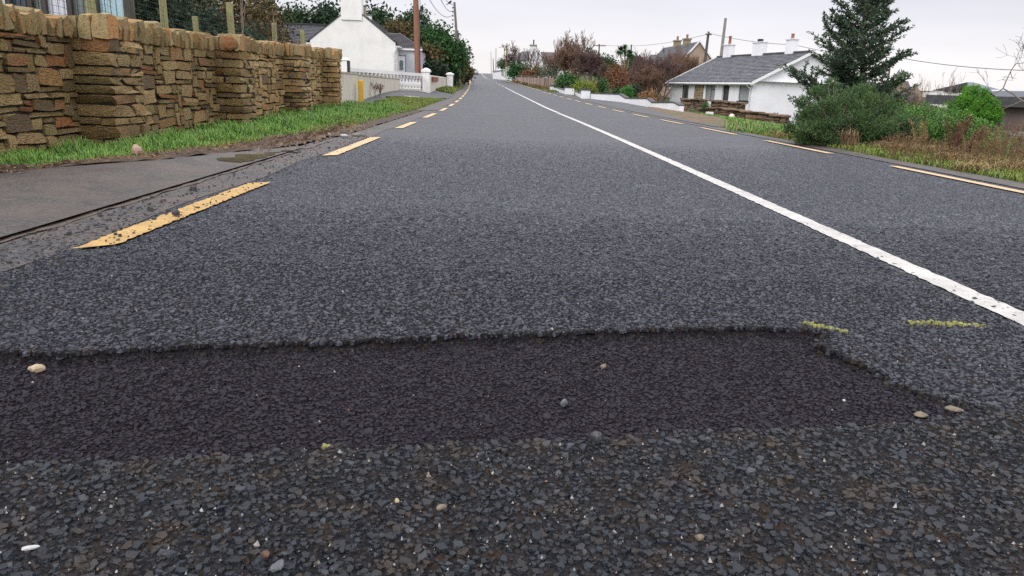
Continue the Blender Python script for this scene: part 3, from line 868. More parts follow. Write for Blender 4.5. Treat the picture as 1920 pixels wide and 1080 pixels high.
def stone_variants(n, mat, seed, round_=.07, jit=.052):
    out = []
    rng = np.random.default_rng(seed)
    for q in range(n):
        V = []; idx = {}; tp, sh, tp2 = rng.normal() * .07, rng.normal() * .04, rng.normal() * .05
        for i in range(3):
            for j in range(3):
                for k in range(3):
                    if i == j == k == 1: continue
                    p = np.array([i - 1, j - 1, k - 1], float) * .5
                    cnt = (i != 1) + (j != 1) + (k != 1)
                    if cnt == 3: p *= 1 - round_ * rng.uniform(.5, 1.3)
                    elif cnt == 2: p *= 1 - round_ * .35 * rng.uniform(.2, 1.4)
                    p += rng.normal(size=3) * jit * np.array([.7, .7, .8])
                    p = np.array([p[0] * (1 + tp2 * p[2]), p[1] * (1 + tp * p[2] * 2) + sh * p[2], p[2] * (1 + tp2 * p[1] * 2) + .5 * sh * p[1]])
                    idx[(i, j, k)] = len(V); V.append(p)
        F = []
        for ax in range(3):
            for side in (0, 2):
                for a in range(2):
                    for b in range(2):
                        def key(u, v):
                            t = [0, 0, 0]; t[ax] = side; t[(ax + 1) % 3] = u; t[(ax + 2) % 3] = v
                            return idx[tuple(t)]
                        f = [key(a, b), key(a + 1, b), key(a + 1, b + 1), key(a, b + 1)]
                        if side == 0: f.reverse()
                        F.append(f)
        me = np_mesh('stone', np.array(V), np.array(F), mat, False)
        me.polygons.foreach_set('use_smooth', [True] * len(F)); me.set_sharp_from_angle(angle=math.radians(14))
        out.append(me)
    return out
def place_blocks(blocks, variants, name, parent, limit=300, seed=1, key=None):
    """blocks: (centre, size(3), rotz, tilt). nearest ones become parts, the remainder one joined part"""
    rng = random.Random(seed)
    blocks = sorted(blocks, key=key or (lambda b: b[0][0] ** 2 + b[0][1] ** 2))
    rest_v, rest_f = [], []
    off = 0
    for i, (c, sz, rz, tl) in enumerate(blocks):
        me = rng.choice(variants)
        M = Matrix.Translation(c) @ Matrix.Rotation(rz, 4, 'Z') @ Matrix.Rotation(tl, 4, 'X')
        flip = rng.choice((1, 1)); M = M @ Matrix.Diagonal((sz[0], sz[1], sz[2], 1))
        if i < limit:
            o = link(name, me); o.matrix_world = M
            o.parent = parent; o.matrix_parent_inverse = Matrix.Translation(parent.location).inverted()
        else:
            nv = len(me.vertices)
            co = np.empty(nv * 3, np.float32); me.vertices.foreach_get('co', co); co = co.reshape(-1, 3)
            A = np.array(M)
            rest_v.append(co @ A[:3, :3].T + A[:3, 3])
            f = np.array([p.vertices[:] for p in me.polygons]); rest_f.append(f + off); off += nv
    if rest_v:
        me = np_mesh(name + '_far', np.concatenate(rest_v), np.concatenate(rest_f), variants[0].materials[0], True)
        me.set_sharp_from_angle(angle=math.radians(14))
        o = link('distant_' + name + 'work', me); world_child(o, parent); o['kind'] = 'stuff'
def rubble(T0, T1, R, cell=.055, rng=None, rows_bias=(.36, .44, .15, .05)):
    """greedy random rubble on a grid: returns (t0,t1,r0,r1) in cells"""
    nt = max(2, int(round((T1 - T0) / cell)))
    occ = np.zeros((R, nt), bool); out = []
    for r in range(R):
        t = 0
        while t < nt:
            if occ[r, t]: t += 1; continue
            h = rng.choices((1, 2, 3, 4), rows_bias)[0]
            w = rng.choice((2, 3, 4, 5, 6, 7, 8)) if h < 3 else rng.choice((2, 3, 4, 6, 7))
            if h == 1: w = rng.choice((3, 5, 6, 7, 9))
            h = min(h, R - r); w = min(w, nt - t)
            while w > 1 and occ[r:r + h, t:t + w].any(): w -= 1
            while h > 1 and occ[r:r + h, t:t + w].any(): h -= 1
            if nt - (t + w) == 1 and not occ[r:r + h, t + w:].any(): w += 1
            occ[r:r + h, t:t + w] = True
            out.append((t / nt, (t + w) / nt, r / R, (r + h) / R)); t += w
    return out
WALL_S = -6.95
def wall_x(Y): return float(cx(Y)) + WALL_S
def solve_Y(px, off=0.0, py=200):
    lo, hi = 2.0, 60.0
    for _ in range(50):
        m = (lo + hi) / 2
        r = ray(px, py); xr = r.x / r.y * m
        if xr < wall_x(m) + off: hi = m
        else: lo = m
    return (lo + hi) / 2
pier_Y = [solve_Y(142, 0, 150), solve_Y(407, 0, 150), solve_Y(532, 0, 150), solve_Y(605, 0, 150)]
print('piers', pier_Y)
def wall_top(Y):      # underside of the coping
    return float(np.interp(Y, [3, 8, 14, 23], [1.16, 1.15, 1.24, 1.41]))
def build_wall():
    e = empty('stone_wall', (wall_x(12), 12, 0), 'long rough stone wall with upright coping slabs and projecting piers above the grass verge', 'wall')
    rng = random.Random(4)
    Vr = stone_variants(14, M_stone, 40)
    Vc = stone_variants(12, M_cope, 41, .09, .05)
    PW, PP = .85, .42
    Y_start, Y_end = 3.0, pier_Y[3] + PW * .62
    blocks, copes = [], []
    segs = []; y = Y_start
    for py_ in pier_Y:
        segs.append((y, py_)); y = py_ + PW
    ang = math.atan2(float(cx(14)) - float(cx(8)), 6)
    for (a, b) in segs:
        for (t0, t1, r0, r1) in rubble(a, b, 21, .072, rng):
            ya, yb = a + (b - a) * t0, a + (b - a) * t1; ym = (ya + yb) / 2
            zb = g(wall_x(ym) + .1, ym) - .12; zt = wall_top(ym)
            z0, z1 = zb + (zt - zb) * r0, zb + (zt - zb) * r1
            dd = rng.uniform(.14, .2)
            blocks.append(((wall_x(ym) - dd / 2 + rng.uniform(-.016, .026), ym, (z0 + z1) / 2), (dd, (yb - ya) * .98 - .015, (z1 - z0) - .020), -ang, rng.uniform(-.06, .06)))
    n_rows = 11
    for pi, pa in enumerate(pier_Y):
        pw = PW if pi < 3 else PW * .62
        r = 0; zb = g(wall_x(pa) + .3, pa) - .12; zt = wall_top(pa) + .02
        hs = [rng.uniform(.075, .15) for _ in range(n_rows)]; tot = sum(hs); z = zb
        for h in hs:
            h = h / tot * (zt - zb)
            cuts = rng.choice(((0, .55, 1), (0, .68, 1), (0, .35, 1), (0, .4, .75, 1), (0, .25, .6, 1)))
            for c0, c1 in zip(cuts[:-1], cuts[1:]):
                ya, yb = pa + pw * c0, pa + pw * c1
                xs = ((-.06, PP),) if (rng.random() < .35 or c0 > 0) else rng.choice((((-.06, PP * .3), (PP * .3, PP)), ((-.06, PP * .6), (PP * .6, PP))))
                for x0, x1 in xs:
                    ex = rng.uniform(-.010, .014)
                    ym = (ya + yb) / 2
                    blocks.append(((wall_x(ym) + (x0 + x1) / 2 + ex / 2, ym - (.012 if c0 == 0 else 0), z + h / 2), (x1 - x0 + ex - .010, (yb - ya) - .018, h - .020), -ang, rng.uniform(-.02, .02)))
            z += h
    # coping: slabs on edge
    y = Y_start
    gap_y = pier_Y[0] - .2
    while y < Y_end:
        w = rng.uniform(.045, .105)
        pr = [(i, p) for i, p in enumerate(pier_Y) if p - .02 < y < p + (PW if i < 3 else PW * .62)]
        h = rng.uniform(.19, .28)
        if pr:
            i, p = pr[0]; pw = PW if i < 3 else PW * .62
            x = -.06
            while x < PP:                   # the slabs that face along the road on the pier's near side
                wx = rng.uniform(.08, .17)
                if x + wx > PP - .04: wx = PP + .03 - x
                if not (i == 0 and .12 < x < .25):
                    hh = rng.uniform(.22, .30)
                    copes.append(((wall_x(p) + x + wx / 2, p + .10, wall_top(p) + hh / 2), (wx - .012, .26, hh), -ang, rng.uniform(-.06, .06)))
                x += wx
            y = p + .24
            while y < p + pw + .02:
                w = rng.uniform(.06, .12); hh = rng.uniform(.21, .28)
                copes.append(((wall_x(y) + PP / 2 - .02 + rng.uniform(-.02, .02), y + w / 2, wall_top(y) + hh / 2), (PP + .06, w, hh), -ang, rng.uniform(-.03, .14)))
                y += w + .010
            continue
        copes.append(((wall_x(y) - .16 + rng.uniform(-.03, .03), y + w / 2, wall_top(y) + h / 2 + rng.uniform(-.015, .01)), (.40, w, h), -ang, rng.uniform(-.05, .20)))
        y += w + rng.uniform(.008, .02)
    dist = lambda b: b[0][1]
    vis = lambda b: (b[0][1] < 6.9, b[0][1])       # those before the frame edge last
    place_blocks([b for b in blocks if b[0][1] > 6.4], Vr, 'stone', e, 300, 1, vis)
    # the run outside the frame, joined
    class _n: pass
    place_blocks([b for b in blocks if b[0][1] <= 6.4], Vr, 'outer_stone', e, 0, 2, vis)
    place_blocks([b for b in copes if b[0][1] > 6.4], Vc, 'coping_stone', e, 300, 3, vis)
    place_blocks([b for b in copes if b[0][1] <= 6.4], Vc, 'outer_coping', e, 0, 4, vis)
    # core
    ys = list(np.arange(Y_start, Y_end, .5)) + [Y_end - .03]
    V = []; F = []
    for i, Y in enumerate(ys):
        x = wall_x(Y)
        V += [(x - .035, Y, -.3), (x - .035, Y, wall_top(Y) + .06), (x - .33, Y, wall_top(Y) + .06), (x - .33, Y, -.3)]
    for i in range(len(ys) - 1):
        for k in range(3): F.append((i * 4 + k, i * 4 + 4 + k, i * 4 + 5 + k, i * 4 + 1 + k))
    n = (len(ys) - 1) * 4
    F += [(0, 1, 2, 3), (n + 3, n + 2, n + 1, n)]
    o = link('wall_core', np_mesh('wall_core', V, F, M_mortar)); world_child(o, e)
    for pi, pa in enumerate(pier_Y):
        pw = PW if pi < 3 else PW * .62
        x = wall_x(pa + pw / 2)
        m = MB(); m.box(x - .1, x + PP - .04, pa + .03, pa + pw - .03, -.3, wall_top(pa) + .05, M_mortar)
        world_child(m.build('pier_core'), e)
    # the round red stone over the second pier, the loose stone on top of the coping
    import bmesh
    def lump(name, c, sx, sy, sz, mat, lab, seed):
        bm = bmesh.new(); bmesh.ops.create_icosphere(bm, subdivisions=2, radius=1)
        for v in bm.verts:
            n_ = 1 + .08 * math.sin(v.co.x * 4 + seed) + .07 * math.sin(v.co.z * 5 + seed)
            v.co = Vector((v.co.x * sx * n_, v.co.y * sy * n_, v.co.z * sz * n_))
        me = bpy.data.meshes.new(name); bm.to_mesh(me); bm.free(); me.materials.append(mat)
        o = link(name, me); o.location = c; return o
    p = at(628 / 4.153 + 280, 340 / 4.153, pier_Y[1] - .06)
    o = lump('coping_stone', p, .135, .035, .125, pm('red_stone', (.28, .115, .045), (.17, .085, .04), rough=.9, scale=14, bump=1, bscale=22, bdist=.02), '', 3)
    world_child(o, e); o['label'] = 'round rusty red slab set on edge over the second pier'
    p = at(283, 47, solve_Y(283, -.1, 60) )
    o = lump('loose_stone', (p.x, p.y, p.z), .14, .09, .06, pm('pale_stone', (.34, .27, .17), (.24, .19, .12), rough=.85, scale=9, bump=.5, bscale=30), '', 5)
    props(o, 'loose pale stone lying on top of the wall coping past the first pier', 'stone')
build_wall()

# ------------------------------------------------------------------ wire fence behind the wall
M_post = pm('fence_post_wood', (.30, .29, .14), (.20, .19, .09), rough=.85, scale=6, streak=(12, 12, 1.2), bump=.4, bscale=40, bdist=.004)
M_wire = pm('fence_wire', (.03, .032, .03), rough=.5, metal=.3)
def build_fence():
    e = empty('wire_fence', (wall_x(12) - .75, 12, .4), 'green netting wire fence on rough wooden posts behind the stone wall', 'fence')
    FO = -.62
    fx = lambda Y: wall_x(Y) + FO
    posts = [(183, 0, .10, 8), (310, -8, .10, 9), (374.5, 31, .09, 8), (437, 5, .12, 10), (517, 43, .105, 8), (569, 57, .11, 8)]
    for i, (px, ptop, w, _) in enumerate(posts):
        Y = solve_Y(px, FO, ptop + 40)
        top = at(px, ptop, Y)
        zb = g(fx(Y), Y) - .1
        m = MB(); m.box(-w / 2, w / 2, -w / 2, w / 2, 0, top.z - zb, M_post, .008)
        o = m.build('post'); o.location = (fx(Y), Y, zb); o.rotation_euler = (random.uniform(-.02, .02), random.uniform(-.045, .0), .2)
        o.parent = e; o.matrix_parent_inverse = Matrix.Translation(e.location).inverted()
    sg = Segs()
    y0, y1, z1 = 5.6, solve_Y(572, FO, 60), 2.05
    ztop = lambda Y: float(np.interp(Y, [5, 9, 14, 23], [2.3, 2.25, 2.05, 2.05]))
    zb = .75
    for k in range(19):
        a = np.array([fx(y0), y0, zb + k * .078])
        yy = y0
        while yy < y1:
            y2 = min(yy + .6, y1)
            f = k / 18
            za = zb + (ztop(yy) - zb) * f; zc = zb + (ztop(y2) - zb) * f
            sg.add(np.array([fx(yy), yy, za + .006 * math.sin(yy * 3 + k)]), np.array([fx(y2), y2, zc + .006 * math.sin(y2 * 3 + k)]), .0022, .0022)
            yy = y2
    yy = y0
    while yy < y1:
        sg.add(np.array([fx(yy), yy, zb]), np.array([fx(yy), yy + .01, ztop(yy)]), .0018, .0018); yy += .075
    o = link('wire_netting', sg.mesh('wire_netting', M_wire)); world_child(o, e)
build_fence()

# pale panelled shed beyond the fence (only a strip of it shows above the wall)
def build_shed():
    Y0 = 11.2
    c = at(110, 60, Y0)
    e = empty('panelled_screen', (c.x, Y0, .3), 'screen of white, grey and pale blue upright panels seen over the wall through the netting', 'screen')
    cols = [('white_panel', (.62, .64, .68)), ('slate_panel', (.05, .07, .10)), ('white_panel2', (.66, .68, .75)), ('grey_panel', (.17, .20, .19)), ('blue_panel', (.42, .60, .66))]
    m_d = pm('shed_timber', (.035, .032, .03), (.06, .055, .05), rough=.8, scale=10)
    spans = [(-60, 20, 0), (22, 60, 1), (62, 86, 3), (88, 133, 2), (136, 180, 3), (188, 229, 4)]
    tops = 2.75
    for (a, b, k) in spans:
        pa, pb = at(a, 20, Y0), at(b, 20, Y0)
        m = MB()
        mat = pm(cols[k][0], cols[k][1], tuple(v * .8 for v in cols[k][1]), rough=.45, scale=2, streak=(14, 14, .5), bump=.3, bscale=10, bdist=.02)
        n = 4; w = (pb.x - pa.x) / n
        for i in range(n): m.box(pa.x + i * w, pa.x + (i + 1) * w - .012, Y0 + .004 * i, Y0 + .05 + .004 * i, .35, tops, mat)
        world_child(m.build('panel'), e)
    for px in (21, 61, 87, 134.5, 184):
        p = at(px, 20, Y0)
        m = MB(); m.box(p.x - .035, p.x + .035, Y0 - .06, Y0 + .08, .3, tops + .08, m_d); world_child(m.build('post'), e)
build_shed()

# ------------------------------------------------------------------ rendered low wall, yellow post, balustrade
M_render = pm('old_render', (.58, .54, .46), (.40, .37, .29), rough=.9, scale=2.2, streak=(2, 2, .6), bump=.6, bscale=30, bdist=.01, lo=.45, hi=.75)
M_rcap = pm('render_capping', (.30, .28, .19), (.42, .38, .30), rough=.9, scale=6, bump=.5, bscale=20)
M_wpaint = pm('white_wall_paint', (.80, .79, .78), (.64, .64, .61), rough=.7, scale=.9, bump=.12, bscale=9, bdist=.01, lo=.46, hi=.85)
M_wclean = pm('clean_white_paint', (.82, .83, .86), (.72, .73, .76), rough=.7, scale=.7, bump=.1, bscale=9, bdist=.01)
def strip_wall(mb, path, thick, z0f, z1f, mat, cap=None, capmat=None, side=-1):
    """wall following path of (x,y); face on the path, body to the left (side=-1) or right"""
    for (a, b) in zip(path[:-1], path[1:]):
        A, B = Vector((*a, 0)), Vector((*b, 0)); t = (B - A).normalized(); n = Vector((-t.y, t.x, 0)) * (1 if side < 0 else -1)
        pts = [A, B, B + n * thick, A + n * thick]
        za, zb_ = z0f(*a), z0f(*b); ya, yb = z1f(*a), z1f(*b)
        vs = [(p.x, p.y, z) for p, z in zip(pts, (za, zb_, zb_, za))] + [(p.x, p.y, z) for p, z in zip(pts, (ya, yb, yb, ya))]
        fs = [(3, 2, 1, 0), (4, 5, 6, 7), (0, 1, 5, 4), (1, 2, 6, 5), (2, 3, 7, 6), (3, 0, 4, 7)]
        mb.add(vs, fs, mat)
        if cap:
            o = cap[0]
            pts = [A - n * o, B - n * o, B + n * (thick + o), A + n * (thick + o)]
            vs = [(p.x, p.y, z + .002) for p, z in zip(pts, (ya, yb, yb, ya))] + [(p.x, p.y, z + cap[1]) for p, z in zip(pts, (ya, yb, yb, ya))]
            mb.add(vs, fs, capmat)
def build_left_low():
    ye = pier_Y[3] + .62
    yj = solve_Y(671, 0, 150); y2 = solve_Y(750, 0, 160)
    e = empty('rendered_wall', (wall_x(ye), ye, 0), 'low weathered cream rendered wall carrying on from the end of the stone wall', 'wall')
    top1, top2 = at(650, 138, (ye + yj) / 2).z, at(710, 144, (yj + y2) / 2).z
    print('render wall', ye, yj, y2, top1, top2)
    path = [(wall_x(y), y) for y in np.linspace(ye, yj, 4)]
    m = MB(); strip_wall(m, path, .22, lambda x, y: g(x, y) - .2, lambda x, y: top1, M_render, (.02, .05), M_rcap); world_child(m.build('wall_panel'), e)
    path = [(wall_x(y) - .03, y) for y in np.linspace(yj + .02, y2, 6)]
    m = MB(); strip_wall(m, path, .22, lambda x, y: g(x, y) - .2, lambda x, y: float(np.interp(y, [yj, y2], [at(673, 141.5, yj).z, at(750, 149, y2).z])), M_render, (.02, .04), M_rcap); world_child(m.build('wall_panel'), e)
    # yellow marker post
    Y = yj - .6; p = at(677.5, 192, Y)
    m = MB(); m.box(-.085, .085, -.05, .05, 0, .80, pm('yellow_post_paint', (.72, .42, .02), (.60, .36, .03), rough=.55, scale=4), .012)
    o = m.build('marker_post'); o.location = (p.x, Y, g(p.x, Y) - .04); o.rotation_euler = (0, -.02, .3); props(o, 'short square yellow marker post in front of the low rendered wall', 'post')
    # white letterbox pier behind
    p0, p1 = at(633, 112, 29), at(650, 112, 29)
    m = MB(); w = p1.x - p0.x
    e2 = empty('gate_pier', ((p0.x + p1.x) / 2, 29, .5), 'white gate pier with domed cap behind the joint of stone and rendered walls', 'pier')
    x0, x1 = p0.x, p1.x
    m.box(x0, x1, 29, 29 + w, .3, p0.z, M_wpaint); world_child(m.build('shaft'), e2)
    m = MB(); cxx_ = (x0 + x1) / 2
    m.add([(x0 - .03, 28.97, p0.z), (x1 + .03, 28.97, p0.z), (x1 + .03, 29.03 + w, p0.z), (x0 - .03, 29.03 + w, p0.z), (x0 + .05, 29.05, p0.z + .09), (x1 - .05, 29.05, p0.z + .09), (x1 - .05, 28.95 + w, p0.z + .09), (x0 + .05, 28.95 + w, p0.z + .09)],
          [(3, 2, 1, 0), (4, 5, 6, 7), (0, 1, 5, 4), (1, 2, 6, 5), (2, 3, 7, 6), (3, 0, 4, 7)], M_wpaint)
    world_child(m.build('cap'), e2)
    m = MB(); q = at(651, 125, 29.05); m.box(q.x + .01, q.x + .06, 29.05, 29.3, .95, p0.z - .02, pm('pier_dark', (.02, .022, .024), rough=.5)); world_child(m.build('pier_side'), e2)  # near-black slab along the pier's right side
    # balustrade
    A = at(652, 133, 35.5); B = at(789, 143, 42.0)
    eb = empty('balustrade', (B.x, B.y, g(B.x, B.y)), 'white and cream garden balustrade with turned balusters in front of the white cottage', 'balustrade')
    d_ = Vector((B.x - A.x, B.y - A.y, 0)); Ld = d_.length; t = d_ / Ld; nrm = Vector((-t.y, t.x, 0))
    ztA, ztB = at(652, 127, 35.5).z, at(789, 137.5, 42.0).z
    zbA, zbB = ztA - .98, ztB - .98
    def quadbar(z0a, z0b, hh, th, mat, name, ex=0):
        m = MB(); a0 = Vector((A.x, A.y, 0)); b0 = Vector((B.x, B.y, 0))
        pts = [a0 - nrm * th / 2, b0 - nrm * th / 2, b0 + nrm * th / 2, a0 + nrm * th / 2]
        vs = [(p.x, p.y, z) for p, z in zip(pts, (z0a, z0b, z0b, z0a))] + [(p.x, p.y, z + hh) for p, z in zip(pts, (z0a, z0b, z0b, z0a))]
        m.add(vs, [(3, 2, 1, 0), (4, 5, 6, 7), (0, 1, 5, 4), (1, 2, 6, 5), (2, 3, 7, 6), (3, 0, 4, 7)], mat)
        world_child(m.build(name), eb)
    quadbar(ztA - .16, ztB - .16, .16, .20, M_wpaint, 'top_rail')
    quadbar(zbA - .5, zbB - .5, .62, .26, M_render, 'plinth')
    prof_ = [(.055, 0), (.085, .02), (.085, .07), (.05, .09), (.08, .17), (.10, .26), (.085, .34), (.045, .46), (.04, .53), (.065, .56), (.085, .60), (.085, .70)]
    m = MB(); m.lathe(0, 0, prof_, 8, M_wpaint); proto = None
    n = int(Ld / .335)
    for i in range(n):
        f = (i + .6) / n
        if proto is None:
            proto = m.build('baluster'); o = proto
        else:
            o = proto.copy(); COL.objects.link(o)
        z0 = zbA + (zbB - zbA) * f + .12
        o.location = (A.x + d_.x * f, A.y + d_.y * f, z0); o.parent = eb; o.matrix_parent_inverse = Matrix.Translation(eb.location).inverted()
    # red tiles resting behind the rail
    m = MB()
    mt = pm('terracotta', (.26, .10, .07), (.18, .07, .05), rough=.85, scale=8)
    for i in range(26):
        f = i / 70
        z = ztA + (ztB - ztA) * f
        x, y = A.x + d_.x * f + nrm.x * .5, A.y + d_.y * f + nrm.y * .5
        m.tube([(x - .09, y, z + .02 - i * .006), (x + .09, y, z + .02 - i * .006)], .075, 6, mt)
    o = m.build('clay_edging'); o['kind'] = 'stuff'; props(o, 'row of terracotta ridge tiles showing above the left end of the balustrade', 'tiles')
    # red brick panel seen through the balusters
    p0 = Vector((A.x, A.y, 0)) + nrm * .55; p1 = Vector((B.x, B.y, 0)) + nrm * .55
    # gate piers
    def pier(px0, px1, ptop, Y, zb, label, hcap=.10):
        a, b = at(px0, ptop, Y), at(px1, ptop, Y); w_ = b.x - a.x
        e_ = empty('gate_pier', ((a.x + b.x) / 2, Y, zb), label, 'pier')
        x0, x1 = a.x + w_ * .12, b.x - w_ * .12; ww = x1 - x0
        m = MB(); m.box(x0, x1, Y, Y + ww, zb - .3, a.z - .22, M_wpaint, .02); world_child(m.build('shaft'), e_)
        m = MB(); m.box(a.x, b.x, Y - ww * .12, Y + ww * 1.12, a.z - .218, a.z - .09, M_wpaint, .02)
        xm, ym = (a.x + b.x) / 2, Y + ww / 2
        q = [(a.x + .04, Y - ww * .08), (b.x - .04, Y - ww * .08), (b.x - .04, Y + ww * 1.08), (a.x + .04, Y + ww * 1.08)]
        m.add([(x, y, a.z - .088) for x, y in q] + [(xm + (x - xm) * .3, ym + (y - ym) * .3, a.z) for x, y in q],
              [(3, 2, 1, 0), (4, 5, 6, 7), (0, 1, 5, 4), (1, 2, 6, 5), (2, 3, 7, 6), (3, 0, 4, 7)], M_wpaint)
        world_child(m.build('cap'), e_); return e_, x0, x1, a.z
    pier(790, 807, 127, 42.3, g(at(798, 160, 42.3).x, 42.3), 'white capped pier ending the balustrade beside the driveway')
    pier(836, 850.5, 135.5, 66, g(at(843, 150, 66).x, 66), 'smaller white pyramid capped pier beside the dark wooden gate')
    # low wall between the piers
    a, b = at(808, 141, 44), at(837, 145, 65)
    e3 = empty('garden_wall', (a.x, a.y, g(a.x, a.y)), 'low cream garden wall with a red panel between two white piers', 'wall')
    c = at(823, 143, 54)
    m = MB(); strip_wall(m, [(a.x, a.y), (c.x, c.y), (b.x, b.y)], .2, lambda x, y: g(x, y) - .3, lambda x, y: float(np.interp(y, [44, 65], [a.z, b.z])) - .06, M_render); world_child(m.build('wall_panel'), e3)
    m = MB(); strip_wall(m, [(a.x + .0, a.y), (c.x, c.y), (b.x, b.y)], .24, lambda x, y: float(np.interp(y, [44, 65], [a.z, b.z])) - .058, lambda x, y: float(np.interp(y, [44, 65], [a.z, b.z])), M_wpaint); world_child(m.build('coping'), e3)
    m = MB(); strip_wall(m, [(a.x + .06, a.y + .5), (a.x + (c.x - a.x) * .8 + .06, a.y + (c.y - a.y) * .8)], .05, lambda x, y: float(np.interp(y, [44, 65], [a.z, b.z])) - .33, lambda x, y: float(np.interp(y, [44, 65], [a.z, b.z])) - .075, pm('red_brick_panel', (.25, .07, .045), (.18, .06, .04), rough=.85, scale=9)); world_child(m.build('red_panel'), e3)
    # dark little field gate next to pier 2
    e4 = empty('field_gate', (at(856, 150, 72).x, 72, g(at(856, 150, 72).x, 72)), 'small dark weathered wooden gate between the far white pier and the pole', 'gate')
    p0, p1 = at(851, 139, 72), at(861, 139, 72)
    zb = g(p0.x, 72)
    for k in range(4):
        m = MB(); m.box(p0.x, p1.x, 72, 72.05, zb + .15 + k * .28, zb + .27 + k * .28, pm('dark_gate_wood', (.06, .05, .045), (.09, .08, .07), rough=.85, scale=8)); world_child(m.build('rail'), e4)
    for x in (p0.x, p1.x):
        m = MB(); m.box(x - .06, x + .06, 72.052, 72.15, zb - .2, zb + 1.25, MATS['dark_gate_wood']); world_child(m.build('post'), e4)
build_left_low()

# ------------------------------------------------------------------ houses
M_slate = pm('roof_slate', (.075, .08, .095), (.05, .053, .063), rough=.6, scale=3, isl_cols=[(.10, .105, .125), (.125, .13, .15), (.085, .09, .105), (.14, .145, .165), (.11, .115, .135)], bump=.2, bscale=20)
M_dslate = pm('dark_roof_slate', (.030, .032, .040), (.03, .032, .038), rough=.5, scale=3, isl_cols=[(.028, .030, .038), (.040, .042, .052), (.034, .036, .044)], bump=.2, bscale=20)
M_glass = pm('window_glass', (.03, .035, .04), (.10, .11, .12), rough=.06, spec=.8, scale=1.2)
M_curt = pm('net_curtain', (.35, .38, .38), (.22, .24, .24), rough=.4, scale=3, streak=(8, 8, .5))
M_brownf = pm('brown_window_frame', (.025, .020, .020), rough=.5)
M_upvc = pm('white_plastic', (.80, .80, .82), rough=.4)
M_fascia = pm('pale_fascia', (.60, .60, .60), rough=.5)
M_pot = pm('chimney_pot_clay', (.30, .13, .08), (.22, .10, .07), rough=.8, scale=9)
M_cap = pm('chimney_capping', (.22, .20, .16), (.30, .27, .20), rough=.9, scale=6)
def slates(mb, A, B, up, rows, per, mat, seed=1, th=.025):
    """roof plane: eave from A to B, up = vector eave->ridge; every slate its own tilted block"""
    rng = random.Random(seed)
    A, B, up = Vector(A), Vector(B), Vector(up)
    ex = (B - A); L = ex.length; ex.normalize(); hgt = up.length; eu = up.normalized(); n = ex.cross(eu)
    if n.z < 0: n = -n
    rh = hgt / rows
    for r in range(rows):
        w = L / per; off = (r % 2) * .5 * w
        x = -off
        while x < L - 1e-4:
            x0, x1 = max(x, 0), min(x + w, L)
            if x1 - x0 > .01:
                j = rng.uniform(-.15, .35) * th
                p = [A + ex * (x0 + .004) + eu * (r * rh - .03) + n * (th * 1.5 + j), A + ex * (x1 - .004) + eu * (r * rh - .03) + n * (th * 1.5 + j),
                     A + ex * (x1 - .004) + eu * (r * rh + rh) + n * (th * .35), A + ex * (x0 + .004) + eu * (r * rh + rh) + n * (th * .35)]
                q = [p[0] - n * th, p[1] - n * th]
                mb.add(p + q, [(0, 1, 2, 3), (4, 5, 1, 0)], mat)
            x += w
def win(parent, x0, x1, y, z0, z1, fm, gm, mull=1, sill=True, face=-1, inset=.10, trans=None, axis='x', sillm=None):
    """window on a wall whose outer face is at y (normal = face*Y) in the thing's local frame"""
    f = MB(); t = .055; yi = y - face * inset; yo = yi + face * .05
    a, b = sorted((yi, yo))
    f.box(x0, x1, a, b, z0, z0 + t, fm); f.box(x0, x1, a, b, z1 - t, z1, fm)
    f.box(x0, x0 + t, a, b, z0 + t, z1 - t, fm); f.box(x1 - t, x1, a, b, z0 + t, z1 - t, fm)
    for k in range(1, mull):
        xm = x0 + (x1 - x0) * k / mull; f.box(xm - t / 2, xm + t / 2, a, b, z0 + t, z1 - t, fm)
    if trans:
        zt = z0 + (z1 - z0) * trans; f.box(x0 + t, x0 + (x1 - x0) / mull - t / 2, a - .001, b + .001, zt - t / 2, zt + t / 2, fm)
    o = f.build('window', parent)
    m = MB(); yg = (yi + yo) / 2; m.box(x0 + t * .5, x1 - t * .5, yg - .008, yg + .008, z0 + t * .5, z1 - t * .5, gm); m.build('pane', o)
    if sill:
        m = MB(); ys = sorted((y + face * .06, yi)); m.box(x0 - .08, x1 + .08, ys[0], ys[1], z0 - .09, z0 - .003, sillm or M_brownf); m.build('sill', o)
    return o
def wall_holes(mb, x0, x1, z0, z1, y, holes, mat, th=.25, face=-1):
    """flat wall at y with rectangular openings (hx0,hx1,hz0,hz1), with reveals"""
    xs = sorted({x0, x1, *[h[0] for h in holes], *[h[1] for h in holes]})
    zs = sorted({z0, z1, *[h[2] for h in holes], *[h[3] for h in holes]})
    yb = y - face * th
    for i in range(len(xs) - 1):
        for k in range(len(zs) - 1):
            xm, zm = (xs[i] + xs[i + 1]) / 2, (zs[k] + zs[k + 1]) / 2
            if any(h[0] < xm < h[1] and h[2] < zm < h[3] for h in holes): continue
            mb.add([(xs[i], y, zs[k]), (xs[i + 1], y, zs[k]), (xs[i + 1], y, zs[k + 1]), (xs[i], y, zs[k + 1])], [(0, 1, 2, 3) if face < 0 else (3, 2, 1, 0)], mat)
    for h in holes:
        a = [(h[0], h[2]), (h[1], h[2]), (h[1], h[3]), (h[0], h[3])]
        for k in range(4):
            p, q = a[k], a[(k + 1) % 4]
            mb.add([(p[0], y, p[1]), (q[0], y, q[1]), (q[0], yb, q[1]), (p[0], yb, p[1])], [(0, 1, 2, 3)], mat)
